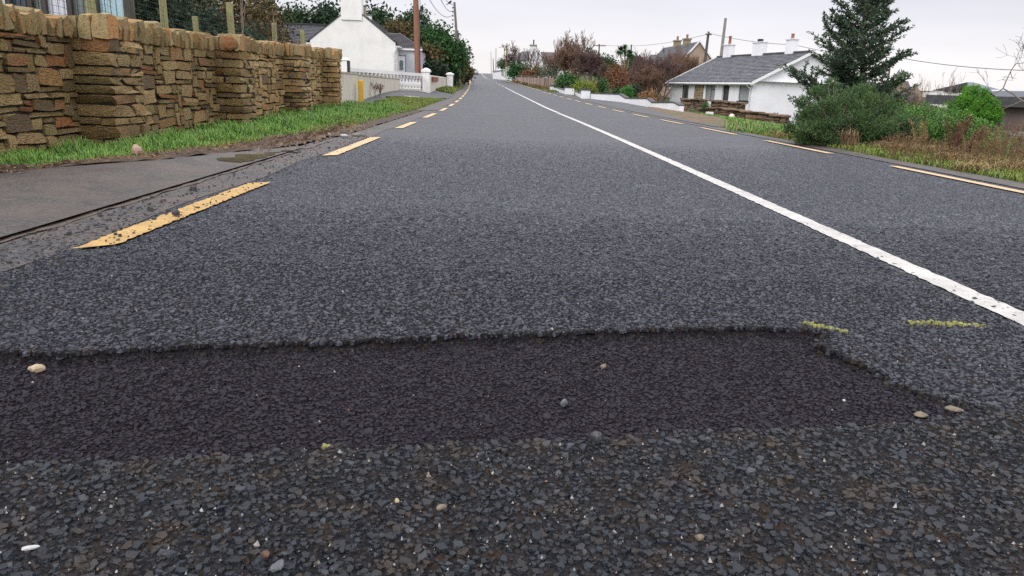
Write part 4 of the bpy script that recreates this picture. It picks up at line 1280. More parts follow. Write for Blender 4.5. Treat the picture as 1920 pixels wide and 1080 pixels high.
def chimney(parent, x0, x1, y0, y1, z0, z1, mat, pots, capm=None, capz=.10, pot_m=None, pot_h=.35, pot_r=.11, splay=.04):
    m = MB(); m.box(x0, x1, y0, y1, z0, z1, mat); c = m.build('chimney', parent)
    m = MB(); m.box(x0 - splay, x1 + splay, y0 - splay, y1 + splay, z1 + .002, z1 + capz, capm or mat); m.build('cap', c)
    for (px_, ) in [(p,) for p in pots]:
        m = MB(); m.lathe(px_, (y0 + y1) / 2, [(pot_r, z1 + capz), (pot_r * .85, z1 + capz + pot_h * .8), (pot_r * 1.05, z1 + capz + pot_h * .85), (pot_r, z1 + capz + pot_h)], 8, pot_m or M_pot); m.build('pot', c)
    return c

# --- white cottage on the left, gable to the camera
def left_house():
    Y = 60
    L, R = at(582, 72, Y), at(741, 83, Y)
    zg = .95
    ze = (L.z + R.z) / 2
    ap = at(659, 8, Y)
    e = empty('white_cottage', ((L.x + R.x) / 2, Y, zg), 'white rendered cottage with tall gable and broad chimney behind the balustrade', 'house', rz=math.radians(3))
    w = (R.x - L.x) / 2; he = ze - zg; hp = ap.z - zg - .15; D = 13
    print('left house w', w * 2, 'eave', he, 'apex', hp)
    m = MB()
    m.add([(-w, 0, -1), (w, 0, -1), (w, 0, he), (0, 0, hp), (-w, 0, he)], [(0, 1, 2, 3, 4)], M_wpaint)
    m.add([(-w, D, -1), (w, D, -1), (w, D, he), (0, D, hp), (-w, D, he)], [(4, 3, 2, 1, 0)], M_wpaint)
    m.add([(w, 0, -1), (w, D, -1), (w, D, he), (w, 0, he)], [(0, 1, 2, 3)], M_wpaint)
    m.add([(-w, 0, -1), (-w, D, -1), (-w, D, he), (-w, 0, he)], [(3, 2, 1, 0)], M_wpaint)
    m.build('wall', e)
    m = MB()
    sl = (hp - he) / w
    for sx in (-1, 1):
        A = (sx * (w + .22), .06, he - .22 * sl); B = (sx * (w + .22), D, he - .22 * sl)
        up = (-sx * (w + .22), 0, (hp - he) + .22 * sl)
        if sx > 0: slates(m, A, B, up, 16, 30, M_dslate, 3)
        else: slates(m, B, A, up, 16, 30, M_dslate, 4)
        P = [Vector(A), Vector(B), Vector(B) + Vector(up), Vector(A) + Vector(up)]
        m.add(P, [(0, 1, 2, 3)], M_dslate)
    rf = m.build('roof', e); rf['kind'] = 'stuff'
    # dark verge line on the gable
    for sx in (-1, 1):
        m = MB()
        a = Vector((sx * (w + .24), -.05, he - .24 * sl)); b = Vector((0, -.05, hp + .0))
        t = Vector((0, 0, .085))
        m.prism([a, b, b + t, a + t], (0, .12, 0), pm('dark_verge', (.02, .022, .026), rough=.5)); m.build('verge', e)
        m = MB(); m.box(min(sx * (w - .02), sx * (w + .32)), max(sx * (w - .02), sx * (w + .32)), -.03, D, he - .33, he - .20, M_fascia)
        g_ = m.build('gutter', e)
    m = MB(); m.tube([(w + .10, -.09, he - .25), (w + .05, -.09, he - .5), (w - .06, -.09, he - .7), (w - .06, -.09, -.4)], .05, 6, M_fascia); m.build('downpipe', e)
    # broad gable chimney
    x0 = at(640, 29, Y).x - e.location.x; x1 = at(678.5, 29, Y).x - e.location.x
    chimney(e, x0, x1, -.10, .85, at(659, 31, Y).z - zg - .25, at(659, -12, Y).z - zg, M_wpaint, (-.2, .3))
    x0 = at(676, 29, Y + 1).x - e.location.x; x1 = at(685.5, 29, Y + 1).x - e.location.x
    chimney(e, x0, x1, 1.2, 1.75, at(680, 40, Y).z - zg - .5, at(680, 9, Y).z - zg, M_rcap, (), pm('lead_cap', (.12, .13, .15), rough=.6))
    x0 = at(685.5, 29, Y + 5).x - e.location.x; x1 = at(700.5, 29, Y + 5).x - e.location.x
    chimney(e, x0, x1, 5.2, 5.9, at(693, 60, Y + 5).z - zg, at(693, 29, Y + 5).z - zg, M_wpaint, (x0 + .12,), pm('lead_cap', (.12, .13, .15), rough=.6))
    # porch wing with the arched-glass door
    a, b = at(742, 100, Y + 2.2), at(787, 100, Y + 2.2)
    x0, x1 = w - .02, b.x - e.location.x + .1
    zt = at(760, 93.5, Y + 2.2).z - zg
    y0 = 2.2
    dxa, dxb = at(745.5, 110, Y + y0).x - e.location.x, at(763.5, 110, Y + y0).x - e.location.x
    dz0, dz1 = -.02, at(754, 103, Y + y0).z - zg
    M_gray = pm('pale_grey_wall', (.50, .52, .56), (.44, .46, .50), rough=.8, scale=2)
    m = MB(); wall_holes(m, x0, x1, -1, zt, y0, [(dxa, dxb, dz0, dz1)], M_gray, .2)
    m.add([(x1, y0, -1), (x1, D - 2, -1), (x1, D - 2, zt), (x1, y0, zt)], [(0, 1, 2, 3)], M_gray)
    m.build('porch_wall', e)
    m = MB(); m.box(x0, x1 + .2, y0 - .22, y0 - .02, zt - .02, zt + .16, M_upvc); m.build('fascia', e)
    # lean roof of the wing rising away and hipped at the right
    m = MB()
    pr = at(745, 63, Y + 6); pz = pr.z - zg
    A = Vector((x0, y0 - .25, zt + .14)); B = Vector((x1 + .3, y0 - .25, zt + .14)); C_ = Vector((x0 - .12, y0 + 3.6, pz)); Dd = Vector((x0 - 1.6, y0 + 3.6, pz))
    E_ = Vector((x1 + .3, y0 + 8, zt + .14))
    m.add([A, B, C_, Dd, E_], [(0, 1, 2, 3), (1, 4, 2)], M_dslate)
    rows = 12
    for k in range(rows):
        f = k / rows
        p, q = A.lerp(Dd, f), B.lerp(C_, f)
        p2, q2 = A.lerp(Dd, f + 1 / rows), B.lerp(C_, f + 1 / rows)
        nn = 9
        for i in range(nn):
            u0, u1 = i / nn, (i + 1) / nn - .01
            lift = Vector((0, -.02, .045 + .01 * random.random()))
            m.add([p.lerp(q, u0) + lift, p.lerp(q, u1) + lift, p2.lerp(q2, u1) + Vector((0, 0, .012)), p2.lerp(q2, u0) + Vector((0, 0, .012))], [(0, 1, 2, 3)], M_dslate)
    o = m.build('porch_roof', e); o['kind'] = 'stuff'
    # door
    yd = y0 + .1
    m = MB(); fr = .09; gm = pm('door_frame_grey', (.30, .33, .38), rough=.5)
    m.box(dxa, dxa + fr, yd - .04, yd + .04, dz0, dz1, gm); m.box(dxb - fr, dxb, yd - .04, yd + .04, dz0, dz1, gm); m.box(dxa + fr, dxb - fr, yd - .04, yd + .04, dz1 - fr, dz1, gm)
    m.build('door_frame', e)
    m = MB(); m.box(dxa + fr + .003, dxb - fr - .003, yd - .02, yd + .02, dz0, dz1 - fr - .003, M_upvc); dr = m.build('door', e)
    xc = (dxa + dxb) / 2 ; rw = (dxb - dxa) * .20; zc = dz0 + (dz1 - dz0) * .74
    pts = [(xc + rw * math.cos(t), yd - .035, zc + rw * math.sin(t)) for t in np.linspace(0, math.pi, 8)] + [(xc - rw, yd - .035, zc - .62), (xc + rw, yd - .035, zc - .62)]
    m = MB(); m.prism(pts, (0, .012, 0), pm('leaded_glass', (.10, .14, .17), (.22, .27, .30), rough=.2, scale=14)); m.build('pane', dr)
    m = MB(); m.box(xc - .13, xc + .13, yd - .035, yd - .022, zc - .80, zc - .74, M_brownf); m.build('letterbox', dr)
    m = MB(); m.box(dxa + fr + .03, dxa + fr + .06, yd - .06, yd - .022, dz0 + .95, dz0 + 1.12, M_fascia); m.build('handle', dr)
    return e
left_house()

# --- long dark-roofed building behind the fence, left of the cottage
def left_bungalow():
    Y = 63
    a, b = at(452, 76, Y), at(590, 89, Y)
    rl, rr = at(470, 42, Y + 3.6), at(609, 48.5, Y + 3.6)
    zg = .9
    e = empty('grey_bungalow', (b.x, Y, zg), 'low grey bungalow with long dark slate roof left of the white cottage', 'house')
    m = MB()
    ze = (a.z + b.z) / 2 - zg; X = lambda p: p.x - e.location.x
    hr = (rl.z + rr.z) / 2 - zg
    x0, x1 = X(a) - 1, X(b)
    gw = pm('grey_rendered_wall', (.40, .42, .44), (.33, .35, .36), rough=.85, scale=2)
    m.box(x0, x1, .3, 6.8, -1, ze, gw); m.build('wall', e)
    m = MB(); m.add([(x0 - .3, 3.6, hr), (x1, 3.6, hr), (x1, 0, ze), (x0 - .3, 0, ze), (x1, 7.2, ze), (x0 - .3, 7.2, ze)], [(0, 3, 2, 1), (0, 1, 4, 5)], M_dslate)
    slates(m, (x0 - .3, 0, ze), (x1, 0, ze), (0, 3.6, hr - ze), 14, 34, M_dslate, 8)
    r = m.build('roof', e); r['kind'] = 'stuff'
    m = MB(); m.box(x0 - .3, x1, 3.5, 3.7, hr + .03, hr + .11, M_dslate); m.build('ridge', e)
    m = MB(); m.box(x0 - .3, x1, -.12, -.02, ze - .14, ze - .01, M_fascia); m.build('gutter', e)
    for k in range(2):
        xa = x1 - 3.2 - 2.9 * k
        m = MB(); m.box(xa, xa + 1.2, .25, .297, .9, ze - .35, M_glass); m.build('window', e)
left_bungalow()

# --- white bungalow on the right
def right_house():
    A = at(1412, 157, 60); B = at(1259, 152, 73.5)
    fdir = Vector((B.x - A.x, B.y - A.y, 0)); Lh = fdir.length; ang = math.atan2(fdir.y, fdir.x)
    zg = -1.05
    # local frame: x along facade from near corner A to far corner, y = into the house (to the right of the road)
    e = empty('white_bungalow', (A.x, A.y, zg), 'white bungalow with grey slate roof, three white chimneys and dark window frames', 'house', rz=ang)
    # local +x = fdir ; local +y = left of fdir = towards the road, so the house body is at y<0
    he = A.z - zg + .20; D = 9.6
    apex = at(1512, 97, 61.2); hr = apex.z - zg
    print('right house', Lh, he, hr)
    ov = .35
    wins = [(1.05, 2.55, .95, 2.35), (4.15, 4.95, .05, 2.38), (6.6, 8.0, .05, 2.38), (Lh - 3.1, Lh - 1.7, .95, 2.35)]
    # photo order from the near corner: window, door, tall window, stone panel, window
    W = lambda px, py: None
    def xat(px):     # where the sight line meets the facade
        r = ray(px, 180); dx, dy = r.x, r.y
        # solve A + t f = s (dx,dy)
        f = fdir.normalized(); det = f.x * (-dy) - f.y * (-dx)
        t = ((-A.x) * (-dy) - (-A.y) * (-dx)) / det
        return t
    x_w1 = (xat(1404), xat(1384)); x_d = (xat(1366), xat(1353)); x_w2 = (xat(1340), xat(1321.5)); x_st = (xat(1318), xat(1302)); x_w3 = (xat(1290), xat(1277.5))
    print('openings', x_w1, x_d, x_w2, x_st, x_w3)
    zt = he - .30; zs = zt - 1.22
    holes = [(x_w1[0], x_w1[1], zs, zt), (x_d[0], x_d[1], .25, zt), (x_w2[0], x_w2[1], zs - .15, zt), (x_w3[0], x_w3[1], zs, zt)]
    m = MB(); wall_holes(m, 0, Lh, -1.5, he, 0, holes, M_wclean, .25, face=1)
    m.add([(0, 0, -1.5), (0, -D, -1.5), (0, -D, he), (0, -D / 2, hr - .25), (0, 0, he)], [(0, 1, 2, 3, 4), ], M_wclean)
    m.add([(Lh, 0, -1.5), (Lh, -D, -1.5), (Lh, -D, he), (Lh, -D / 2, hr - .25), (Lh, 0, he)], [(4, 3, 2, 1, 0)], M_wclean)
    m.add([(0, -D, -1.5), (Lh, -D, -1.5), (Lh, -D, he), (0, -D, he)], [(0, 1, 2, 3)], M_wclean)
    m.build('wall', e)
    m = MB(); m.box(.25, Lh - .25, -D + .3, -.9, -1.4, he - .3, pm('dim_interior', (.12, .11, .10), rough=.9)); m.build('interior', e)
    win(e, x_w1[0], x_w1[1], 0, zs, zt, M_brownf, M_curt, 1, True, 1, .14)
    win(e, x_w2[0], x_w2[1], 0, zs - .15, zt, M_brownf, M_curt, 2, False, 1, .14, .72)
    win(e, x_w3[0], x_w3[1], 0, zs, zt, M_brownf, M_glass, 2, True, 1, .14)
    m = MB(); m.box(x_d[0] + .003, x_d[1] - .003, -.2, -.14, .25, zt - .003, pm('dark_door', (.035, .018, .018), rough=.4)); dr = m.build('door', e)
    m = MB(); m.box(x_d[0] + .25, x_d[1] - .25, -.138, -.13, .9, zt - .3, M_glass); m.build('pane', dr)
    m = MB(); m.box(x_d[0] + .08, x_d[0] + .12, -.138, -.09, 1.2, 1.36, M_fascia); m.build('handle', dr)
    # stone clad panel, each stone a piece
    rng = random.Random(12)
    V2 = stone_variants(8, pm('crazy_stone', (.3, .25, .17), (.20, .15, .10), rough=.8, scale=6, isl_cols=[(.34, .27, .16), (.42, .34, .21), (.24, .19, .13), (.36, .25, .14)], obj_rand=True, bump=.4, bscale=20), 50, .18, .07)
    m = MB(); m.box(x_st[0], x_st[1], .003, .03, .5, zt - .02, M_mortar); sp = m.build('stone_panel', e)
    rows = 9
    for r in range(rows):
        n = rng.choice((2, 3)); c = sorted([0, 1] + [k / n + rng.uniform(-.1, .1) for k in range(1, n)])
        for u0, u1 in zip(c[:-1], c[1:]):
            o = link('stone', rng.choice(V2)); o.parent = sp
            h = (zt - .52) / rows
            o.location = (x_st[0] + (x_st[1] - x_st[0]) * (u0 + u1) / 2, .045, .5 + h * (r + .5))
            o.rotation_euler = (0, rng.uniform(-.15, .15), 0)
            o.scale = ((x_st[1] - x_st[0]) * (u1 - u0) * .96, .05, h * .95)
    # roof
    m = MB()
    run = D / 2 + ov; rise = hr - he + .18
    z0 = hr - rise * 1.0 + .0
    A0, B0 = Vector((-ov, ov, z0)), Vector((Lh + ov, ov, z0))
    up = Vector((0, -run, rise))
    slates(m, B0, A0, up, 20, 36, M_slate, 5, .03)
    m.add([A0, B0, B0 + up, A0 + up], [(0, 1, 2, 3)], M_slate)
    A1, B1 = Vector((-ov, -D - ov, z0)), Vector((Lh + ov, -D - ov, z0)); up1 = Vector((0, run, rise))
    m.add([A1, B1, B1 + up1, A1 + up1], [(3, 2, 1, 0)], M_slate)
    r = m.build('roof', e); r['kind'] = 'stuff'
    m = MB(); m.box(-ov, Lh + ov, -D / 2 - .12, -D / 2 + .12, hr + .02, hr + .12, M_slate); m.build('ridge', e)
    # barge boards and fascia
    for x in (-ov - .03, Lh + ov - .01):
        for s_ in (1, -1):
            y0_ = ov if s_ > 0 else -D - ov
            a = Vector((x, y0_, z0 - .12)); b = Vector((x, -D / 2, hr - .12)); t = Vector((0, 0, .22))
            m = MB(); m.prism([a, b, b + t, a + t], (.04, 0, 0), M_upvc); m.build('barge_board', e)
    m = MB(); m.add([(-ov, .001, he - .0), (-ov, -D, he), (-.0, -D, he), (0, .001, he)], [(0, 1, 2, 3)], M_upvc); m.build('soffit', e)
    m = MB(); m.box(-ov, Lh + ov, ov - .02, ov + .02, z0 - .15, z0 + .01, M_upvc); m.box(-ov, Lh + ov, .0, ov - .022, z0 - .14, z0 - .11, M_upvc); f_ = m.build('fascia', e); f_['kind'] = 'stuff'
    m = MB(); m.tube([(-ov, ov + .08, z0 - .03), (Lh + ov, ov + .08, z0 - .03)], .065, 8, M_upvc); m.build('gutter', e)
    m = MB(); m.tube([(.35, ov + .08, z0 - .06), (.2, ov * .6, z0 - .3), (.12, .07, z0 - .45), (.12, .07, -.6)], .04, 6, M_upvc); m.build('downpipe', e)
    m = MB(); m.tube([(Lh + .1, ov + .08, z0 - .06), (Lh - .02, ov * .6, z0 - .3), (Lh - .12, .07, z0 - .45), (Lh - .12, .07, -.6)], .04, 6, M_upvc); m.build('downpipe', e)
    m = MB(); m.box(-.03, -.003, -D, 0, he - .12, he - .06, M_wclean); m.build('string_course', e)
    # chimneys on the ridge
    def xr(px):
        f = fdir.normalized(); n_ = Vector((f.y, -f.x, 0))      # away from the road
        O = A + n_ * (D / 2); r = ray(px, 90); dx, dy = r.x, r.y
        det = f.x * (-dy) - f.y * (-dx)
        return ((-O.x) * (-dy) - (-O.y) * (-dx)) / det
    for (pa, pb, ptop, tops, kind) in ((1376, 1359, 86, 2, 'pot'), (1437, 1412, 81.5, 1, 'cowl'), (1493, 1475, 76, 1, 'pot')):
        xa, xb = xr(pa), xr(pb)
        zt_ = at((pa + pb) / 2, ptop, A.y + (xa + xb) / 2 * fdir.y / Lh + 2.0).z - zg
        c = chimney(e, xa + (xb - xa) * .12, xb - (xb - xa) * .12, -D / 2 - .24, -D / 2 + .24, hr - .6, zt_, M_wclean, ((xa + xb) / 2,) if kind == 'pot' else (), M_wclean, .08, M_pot, .75 if pa < 1400 else .4, .14, .07)
        if kind == 'cowl':
            m = MB(); m.box((xa + xb) / 2 - .18, (xa + xb) / 2 + .18, -D / 2 - .18, -D / 2 + .18, zt_ + .085, zt_ + .32, M_brownf); m.build('cowl', c)
    return e
right_house()

# --- tan house with dormers
def tan_house():
    M_tan = pm('tan_render', (.38, .29, .22), (.32, .25, .19), rough=.9, scale=1.5, bump=.3, bscale=15)
    M_chb = pm('buff_chimney', (.30, .25, .15), (.24, .20, .12), rough=.9, scale=3)
    A = at(1268, 128, 96); Bf = at(1209, 118, 112)
    fd = Vector((Bf.x - A.x, Bf.y - A.y, 0)); Lh = fd.length; ang = math.atan2(fd.y, fd.x); zg = -1.4
    e = empty('tan_house', (A.x, A.y, zg), 'tall tan rendered house with grey roof, white dormers and two buff chimneys', 'house', rz=ang)
    apex = at(1311, 81, 97.5)
    n = Vector((fd.y, -fd.x, 0)).normalized()
    # half depth so the gable apex lines up
    f = fd.normalized()
    best = min(np.arange(2, 9, .1), key=lambda h: abs((A + n * h).x / (A + n * h).y - ray(1311, 81).x / ray(1311, 81).y))
    D = 2 * float(best); hr = apex.z - zg; he = A.z - zg
    print('tan', Lh, D, he, hr)
    m = MB()
    m.add([(0, 0, -1), (Lh, 0, -1), (Lh, 0, he), (0, 0, he)], [(3, 2, 1, 0)], M_tan)
    m.add([(0, 0, -1), (0, -D, -1), (0, -D, he), (0, -D / 2, hr), (0, 0, he)], [(0, 1, 2, 3, 4)], M_tan)
    m.add([(Lh, 0, -1), (Lh, -D, -1), (Lh, -D, he), (Lh, -D / 2, hr), (Lh, 0, he)], [(4, 3, 2, 1, 0)], M_tan)
    m.add([(0, -D, -1), (Lh, -D, -1), (Lh, -D, he), (0, -D, he)], [(0, 1, 2, 3)], M_tan)
    m.build('wall', e)
    m = MB(); up = Vector((0, -D / 2 - .3, hr - he + .25)); A0, B0 = Vector((-.15, .3, he - .12)), Vector((Lh + .2, .3, he - .12))
    slates(m, B0, A0, up, 22, 30, M_slate, 15, .03)
    m.add([A0, B0, B0 + up, A0 + up], [(0, 1, 2, 3)], M_slate)
    m.add([(-.15, -D - .3, he - .12), (Lh + .2, -D - .3, he - .12), tuple(B0 + up), tuple(A0 + up)], [(3, 2, 1, 0)], M_slate)
    r = m.build('roof', e); r['kind'] = 'stuff'
    for s_ in (1, -1):
        y0_ = .3 if s_ > 0 else -D - .3
        a = Vector((-.2, y0_, he - .2)); b = Vector((-.2, -D / 2, hr + .05)); t = Vector((0, 0, .28))
        m = MB(); m.prism([a, b, b + t, a + t], (.06, 0, 0), M_wclean); m.build('barge_board', e)
    m = MB(); m.tube([(-.1, .4, he - .1), (Lh + .2, .4, he - .1)], .08, 6, M_upvc); m.build('gutter', e)
    for k, xd in enumerate((Lh * .28, Lh * .62, Lh * .86)):
        w = .85; zb = he + .25; zt = he + 1.25
        m = MB(); m.box(xd - w, xd + w, -1.9, -.25, zb - .3, zt, M_wclean); d_ = m.build('dormer', e)
        m = MB(); m.add([(xd - w - .15, -.1, zt), (xd + w + .15, -.1, zt), (xd, -.1, zt + .9), (xd - w - .15, -2.6, zt), (xd + w + .15, -2.6, zt), (xd, -2.6, zt + .9)], [(0, 2, 5, 3), (1, 4, 5, 2), (0, 1, 2)], M_slate); m.build('roof', d_)
        m = MB(); m.box(xd - w + .2, xd + w - .2, -.24, -.2, zb + .1, zt - .1, M_glass); m.build('window', d_)
    for k, xw in enumerate((Lh * .15, Lh * .45, Lh * .8)):
        m = MB(); m.box(xw - .6, xw + .6, .003, .04, he - 2.3, he - .9, M_glass); wf = m.build('window', e)
        m = MB(); m.box(xw - .7, xw + .7, .045, .1, he - 2.42, he - 2.303, M_upvc); m.build('sill', wf)
        m = MB(); m.box(xw - .6, xw + .6, .003, .04, he - 5.0, he - 3.5, M_glass); wf = m.build('window', e)
    # two chimneys near the gable on the ridge
    def xr(px):
        O = A + n * (D / 2); r = ray(px, 90); det = f.x * (-r.y) - f.y * (-r.x)
        return ((-O.x) * (-r.y) - (-O.y) * (-r.x)) / det
    for pa, pb, pt in ((1294, 1280, 76), (1276, 1262.5, 79)):
        xm = (xr(pa) + xr(pb)) / 2; xa, xb = xm - .35, xm + .35
        zt_ = at((pa + pb) / 2, pt, A.y + (xa + xb) / 2 * fd.y / Lh + 1.5).z - zg
        chimney(e, xa, xb, -D / 2 - .42, -D / 2 + .42, hr - .8, zt_, M_chb, ((xa + xb) / 2,), M_cap, .16, M_pot, .5, .16, .1)
tan_house()

# --- far white two-storey house behind bare trees
def far_house():
    Y = 150; zg = at(1000, 142, Y).z - .4
    c0, c1 = at(992, 120, Y), at(1034, 120, Y); ap = at(1001.5, 93, Y)
    e = empty('white_farmhouse', (c0.x, Y, zg), 'white two storey house behind dark bare trees, with grey roof and one chimney', 'house')
    x0, x1 = 0, c1.x - c0.x; he = at(1010, 118, Y).z - zg; hr = at(1001, 91, Y).z - zg
    lx = at(957.5, 112, Y + 3).x - c0.x
    M_w = pm('far_white', (.74, .74, .76), (.66, .66, .69), rough=.8, scale=1)
    heL = at(960, 112, Y).z - zg
    xm = at(1001, 100, Y).x - c0.x
    m = MB(); m.add([(x0, 0, -1), (x1, 0, -1), (x1, 0, at(1034, 128, Y).z - zg), (xm, 0, hr), (x0, 0, hr - (xm - x0) * 1.0)], [(0, 1, 2, 3, 4)], M_w)
    m.add([(x1, 0, -1), (x1, 9, -1), (x1, 9, at(1034, 128, Y).z - zg), (x1, 0, at(1034, 128, Y).z - zg)], [(0, 1, 2, 3)], M_w)
    m.box(lx, x0 - .01, .5, 8, -1, heL, M_w); m.build('wall', e)
    m = MB(); rt = hr - (xm - x0) * 1.0
    m.add([(lx - .3, .2, heL), (x0 - .02, .2, heL), (x0 + 1.5, 4.2, hr - .2), (lx + 2.2, 4.2, hr - .4), (lx - .3, 8.2, heL), (x0, 8.2, heL)], [(0, 1, 2, 3), (0, 3, 4), (3, 2, 5, 4)], M_dslate)
    m.build('front_roof', e)
    m = MB(); z1 = at(1034, 128, Y).z - zg
    m.add([(xm, -.1, hr + .1), (x1 + .3, -.1, z1), (x1 + .3, 9, z1), (xm, 9, hr + .1)], [(0, 1, 2, 3)], M_dslate)
    m.build('side_roof', e)
    r0, r1 = at(1018.5, 96.5, Y + 6), at(1045, 98, Y + 6)
    m = MB(); a, b, zt = r0.x - c0.x - .5, r1.x - c0.x, r0.z - zg
    m.add([(a, 8, zt), (b - .5, 8, zt), (b + 2.2, 5, zt - 3.4), (a + 1.0, 5, zt - 3.4)], [(0, 3, 2, 1)], pm('far_slate', (.085, .08, .082), (.11, .10, .10), rough=.7, scale=3)); m.box(a + 1.2, b + 1.6, 5.3, 10, -1, zt - 3.3, M_w); m.build('rear_roof', e)
    chimney(e, xm - .75, xm + .45, .3, 1.2, hr - .9, at(1000, 86, Y).z - zg, M_w, (xm - .1,), M_cap, .25, pm('dark_pot', (.10, .09, .09)), .9, .14, .12)
    for (px0, px1, py0, py1) in ((962, 967, 114, 121), (971, 977, 114, 121), (1018, 1024, 113, 122)):
        a, b = at(px0, py1, Y), at(px1, py0, Y); yy = .46 if px0 < 990 else -.04
        m = MB(); m.box(a.x - c0.x, b.x - c0.x, yy, yy + .03, a.z - zg, b.z - zg, M_glass); w_ = m.build('window', e)
        m = MB(); m.box(a.x - c0.x - .1, b.x - c0.x + .1, yy - .05, yy - .003, a.z - zg - .12, a.z - zg, M_fascia); m.build('sill', w_)
    # small pale green hut
    Y2 = 128; a, b = at(949, 143, Y2), at(958.5, 129, Y2)
    e2 = empty('garden_hut', (a.x, Y2, a.z), 'tiny pale green and white hut beside the round clipped tree', 'hut')
    w = b.x - a.x; h = b.z - a.z; mg = pm('pale_green', (.55, .68, .66), rough=.7)
    m = MB(); m.box(0, w, 0, 1.4, -.3, h, mg); m.build('wall', e2)
    m = MB(); m.prism([(-.1, -.1, h + .003), (w + .1, -.1, h + .003), (w / 2, -.1, h + .5)], (0, 1.6, 0), M_fascia); m.build('roof', e2)
    m = MB(); m.box(.12, .36, -.03, -.003, 0, h * .7, pm('dark_green_door', (.03, .08, .06))); m.build('door', e2)
    # low long white building by the crest
    a, b = at(924, 137, 175), at(948, 138.5, 160)
    e3 = empty('far_building', (a.x, a.y, a.z - 1.5), 'long low white building near the crest of the road on the right', 'building')
    m = MB(); strip_wall(m, [(b.x, b.y), (a.x, a.y)], 3, lambda x, y: g(x, y) - .5, lambda x, y: a.z + .15, M_w, side=1); world_child(m.build('wall'), e3)
    m = MB(); strip_wall(m, [(b.x + .1, b.y - .1), (a.x - .1, a.y + .1)], 3.2, lambda x, y: a.z + .153, lambda x, y: a.z + .5, pm('teal_roof', (.16, .22, .21), rough=.7), side=1); world_child(m.build('roof'), e3)
far_house()

# ------------------------------------------------------------------ poles and wires
M_pole_red = pm('red_brown_pole', (.30, .135, .09), (.20, .09, .06), rough=.8, scale=3, streak=(9, 9, .8), spots=(4, .70, (.07, .04, .03)), bump=.3, bscale=14)
M_pole = pm('grey_pole', (.20, .17, .155), (.13, .11, .10), rough=.85, scale=3, streak=(9, 9, .8))
M_pole_d = pm('dark_pole', (.07, .065, .06), (.10, .09, .08), rough=.85, scale=3)
M_cable = pm('cable', (.03, .03, .035), rough=.6)
def pole(ptop, pbot, Y, d_, label, mat, arms=None, base=None, buried=.4, collar=None, lines_=None):
    T, B = at(*ptop, Y), at(*pbot, Y)
    dirn = (T - B).normalized()
    if base is None: B2 = B - dirn * buried
    else: B2 = B - dirn * ((B.z - base) / max(dirn.z, .1))
    e = empty('utility_pole', B2, label, 'pole')
    m = MB(); m.tube([B2, B2.lerp(T, .5), T], [d_ / 2, d_ * .46, d_ * .38], 10, mat); world_child(m.build('shaft'), e)
    m = MB(); m.tube([T - dirn * .001, T + dirn * .05], [d_ * .40, d_ * .30], 10, M_pole_d); world_child(m.build('cap'), e)
    if arms:
        for (fz, wd, th) in arms:
            c = T - dirn * fz
            m = MB(); m.box(c.x - wd, c.x + wd, c.y - d_ * .6, c.y - d_ * .4, c.z - th, c.z + th, M_pole_d); a = m.build('crossarm'); world_child(a, e)
            for sx in (-.85, -.4, .4, .85):
                m = MB(); m.lathe(c.x + sx * wd, c.y - d_ * .5, [(.05, c.z + th + .002), (.09, c.z + th + .07), (.04, c.z + th + .16)], 6, M_fascia); i_ = m.build('insulator'); 
                i_.parent = a
    return e, T
p1, T1 = pole((777.5, -75), (783.5, 133), 44.0, .36, 'tall red brown wooden utility pole rising behind the balustrade', M_pole_red, base=g(at(784, 150, 44).x, 44) - .3)
p1b = MB(); a = at(783.5, 0, 43.8); b = at(787.5, 140, 43.8); p1b.tube([a + Vector((.12, 0, 0)), b + Vector((-.02, 0, 0))], .018, 4, M_cable); world_child(p1b.build('cable'), p1)
p2, T2 = pole((852, 5), (862, 150), 72, .27, 'leaning grey brown utility pole by the dark trees on the left', M_pole, base=g(at(862, 150, 72).x, 72) - .3)
for k in range(5):
    m = MB(); c = T2 - Vector((0, 0, .5 + .35 * k)); m.box(c.x - .2, c.x - .05, c.y - .1, c.y - .04, c.z, c.z + .12, M_pole_d); world_child(m.build('bracket'), p2)
pole((858.5, 58), (862, 140), 100, .24, 'farther dark pole just behind the leaning grey brown pole', M_pole_d)
pole((868.5, 118), (869, 143), 80, .18, 'short pale post at the dark trees beside the left verge', pm('pale_pole', (.42, .38, .34), (.32, .29, .26), rough=.8, scale=4))
M_pole_far = pm('far_pole_grey', (.34, .32, .32), (.28, .27, .27), rough=.8, scale=2)
pole((920.5, 97), (921, 136), 255, .22, 'faint thin pole standing alone near the crest of the road', M_pole_far)
pole((924.5, 110), (925.5, 137), 215, .26, 'short dark pole with small box near the crest on the right', M_pole_d)
pole((930, 90), (929.5, 137), 225, .26, 'faint tall pole right of the short dark pole near the crest', M_pole_far)
M_pole_y = pm('mossy_pole', (.30, .28, .20), (.36, .35, .16), rough=.8, scale=2)
pole((946, 90), (944.3, 140), 150, .24, 'left of two close mossy poles in front of the round clipped tree', M_pole_y)
pole((950.5, 82), (948, 142), 138, .30, 'right and taller of two close mossy poles in front of the round clipped tree', M_pole_y)
pole((953, 107), (953.2, 130), 190, .24, 'short far pole just left of the white two storey house', M_pole_far)
pole((1123.6, 83), (1122.5, 125), 135, .30, 'pole with wide crossarm rising above the dark conifers on the right', M_pole_d, arms=[(.25, 1.1, .06)], base=-1)
pole((1184, 84), (1181.5, 125), 125, .28, 'dark pole rising behind the palm tree', M_pole_d, base=-1)
p3, T3 = pole((1328.5, 60), (1322, 114), 92, .38, 'dark pole with small crossbar between the tan house and the white bungalow', M_pole_d, arms=[(.3, .35, .06)], base=-2)
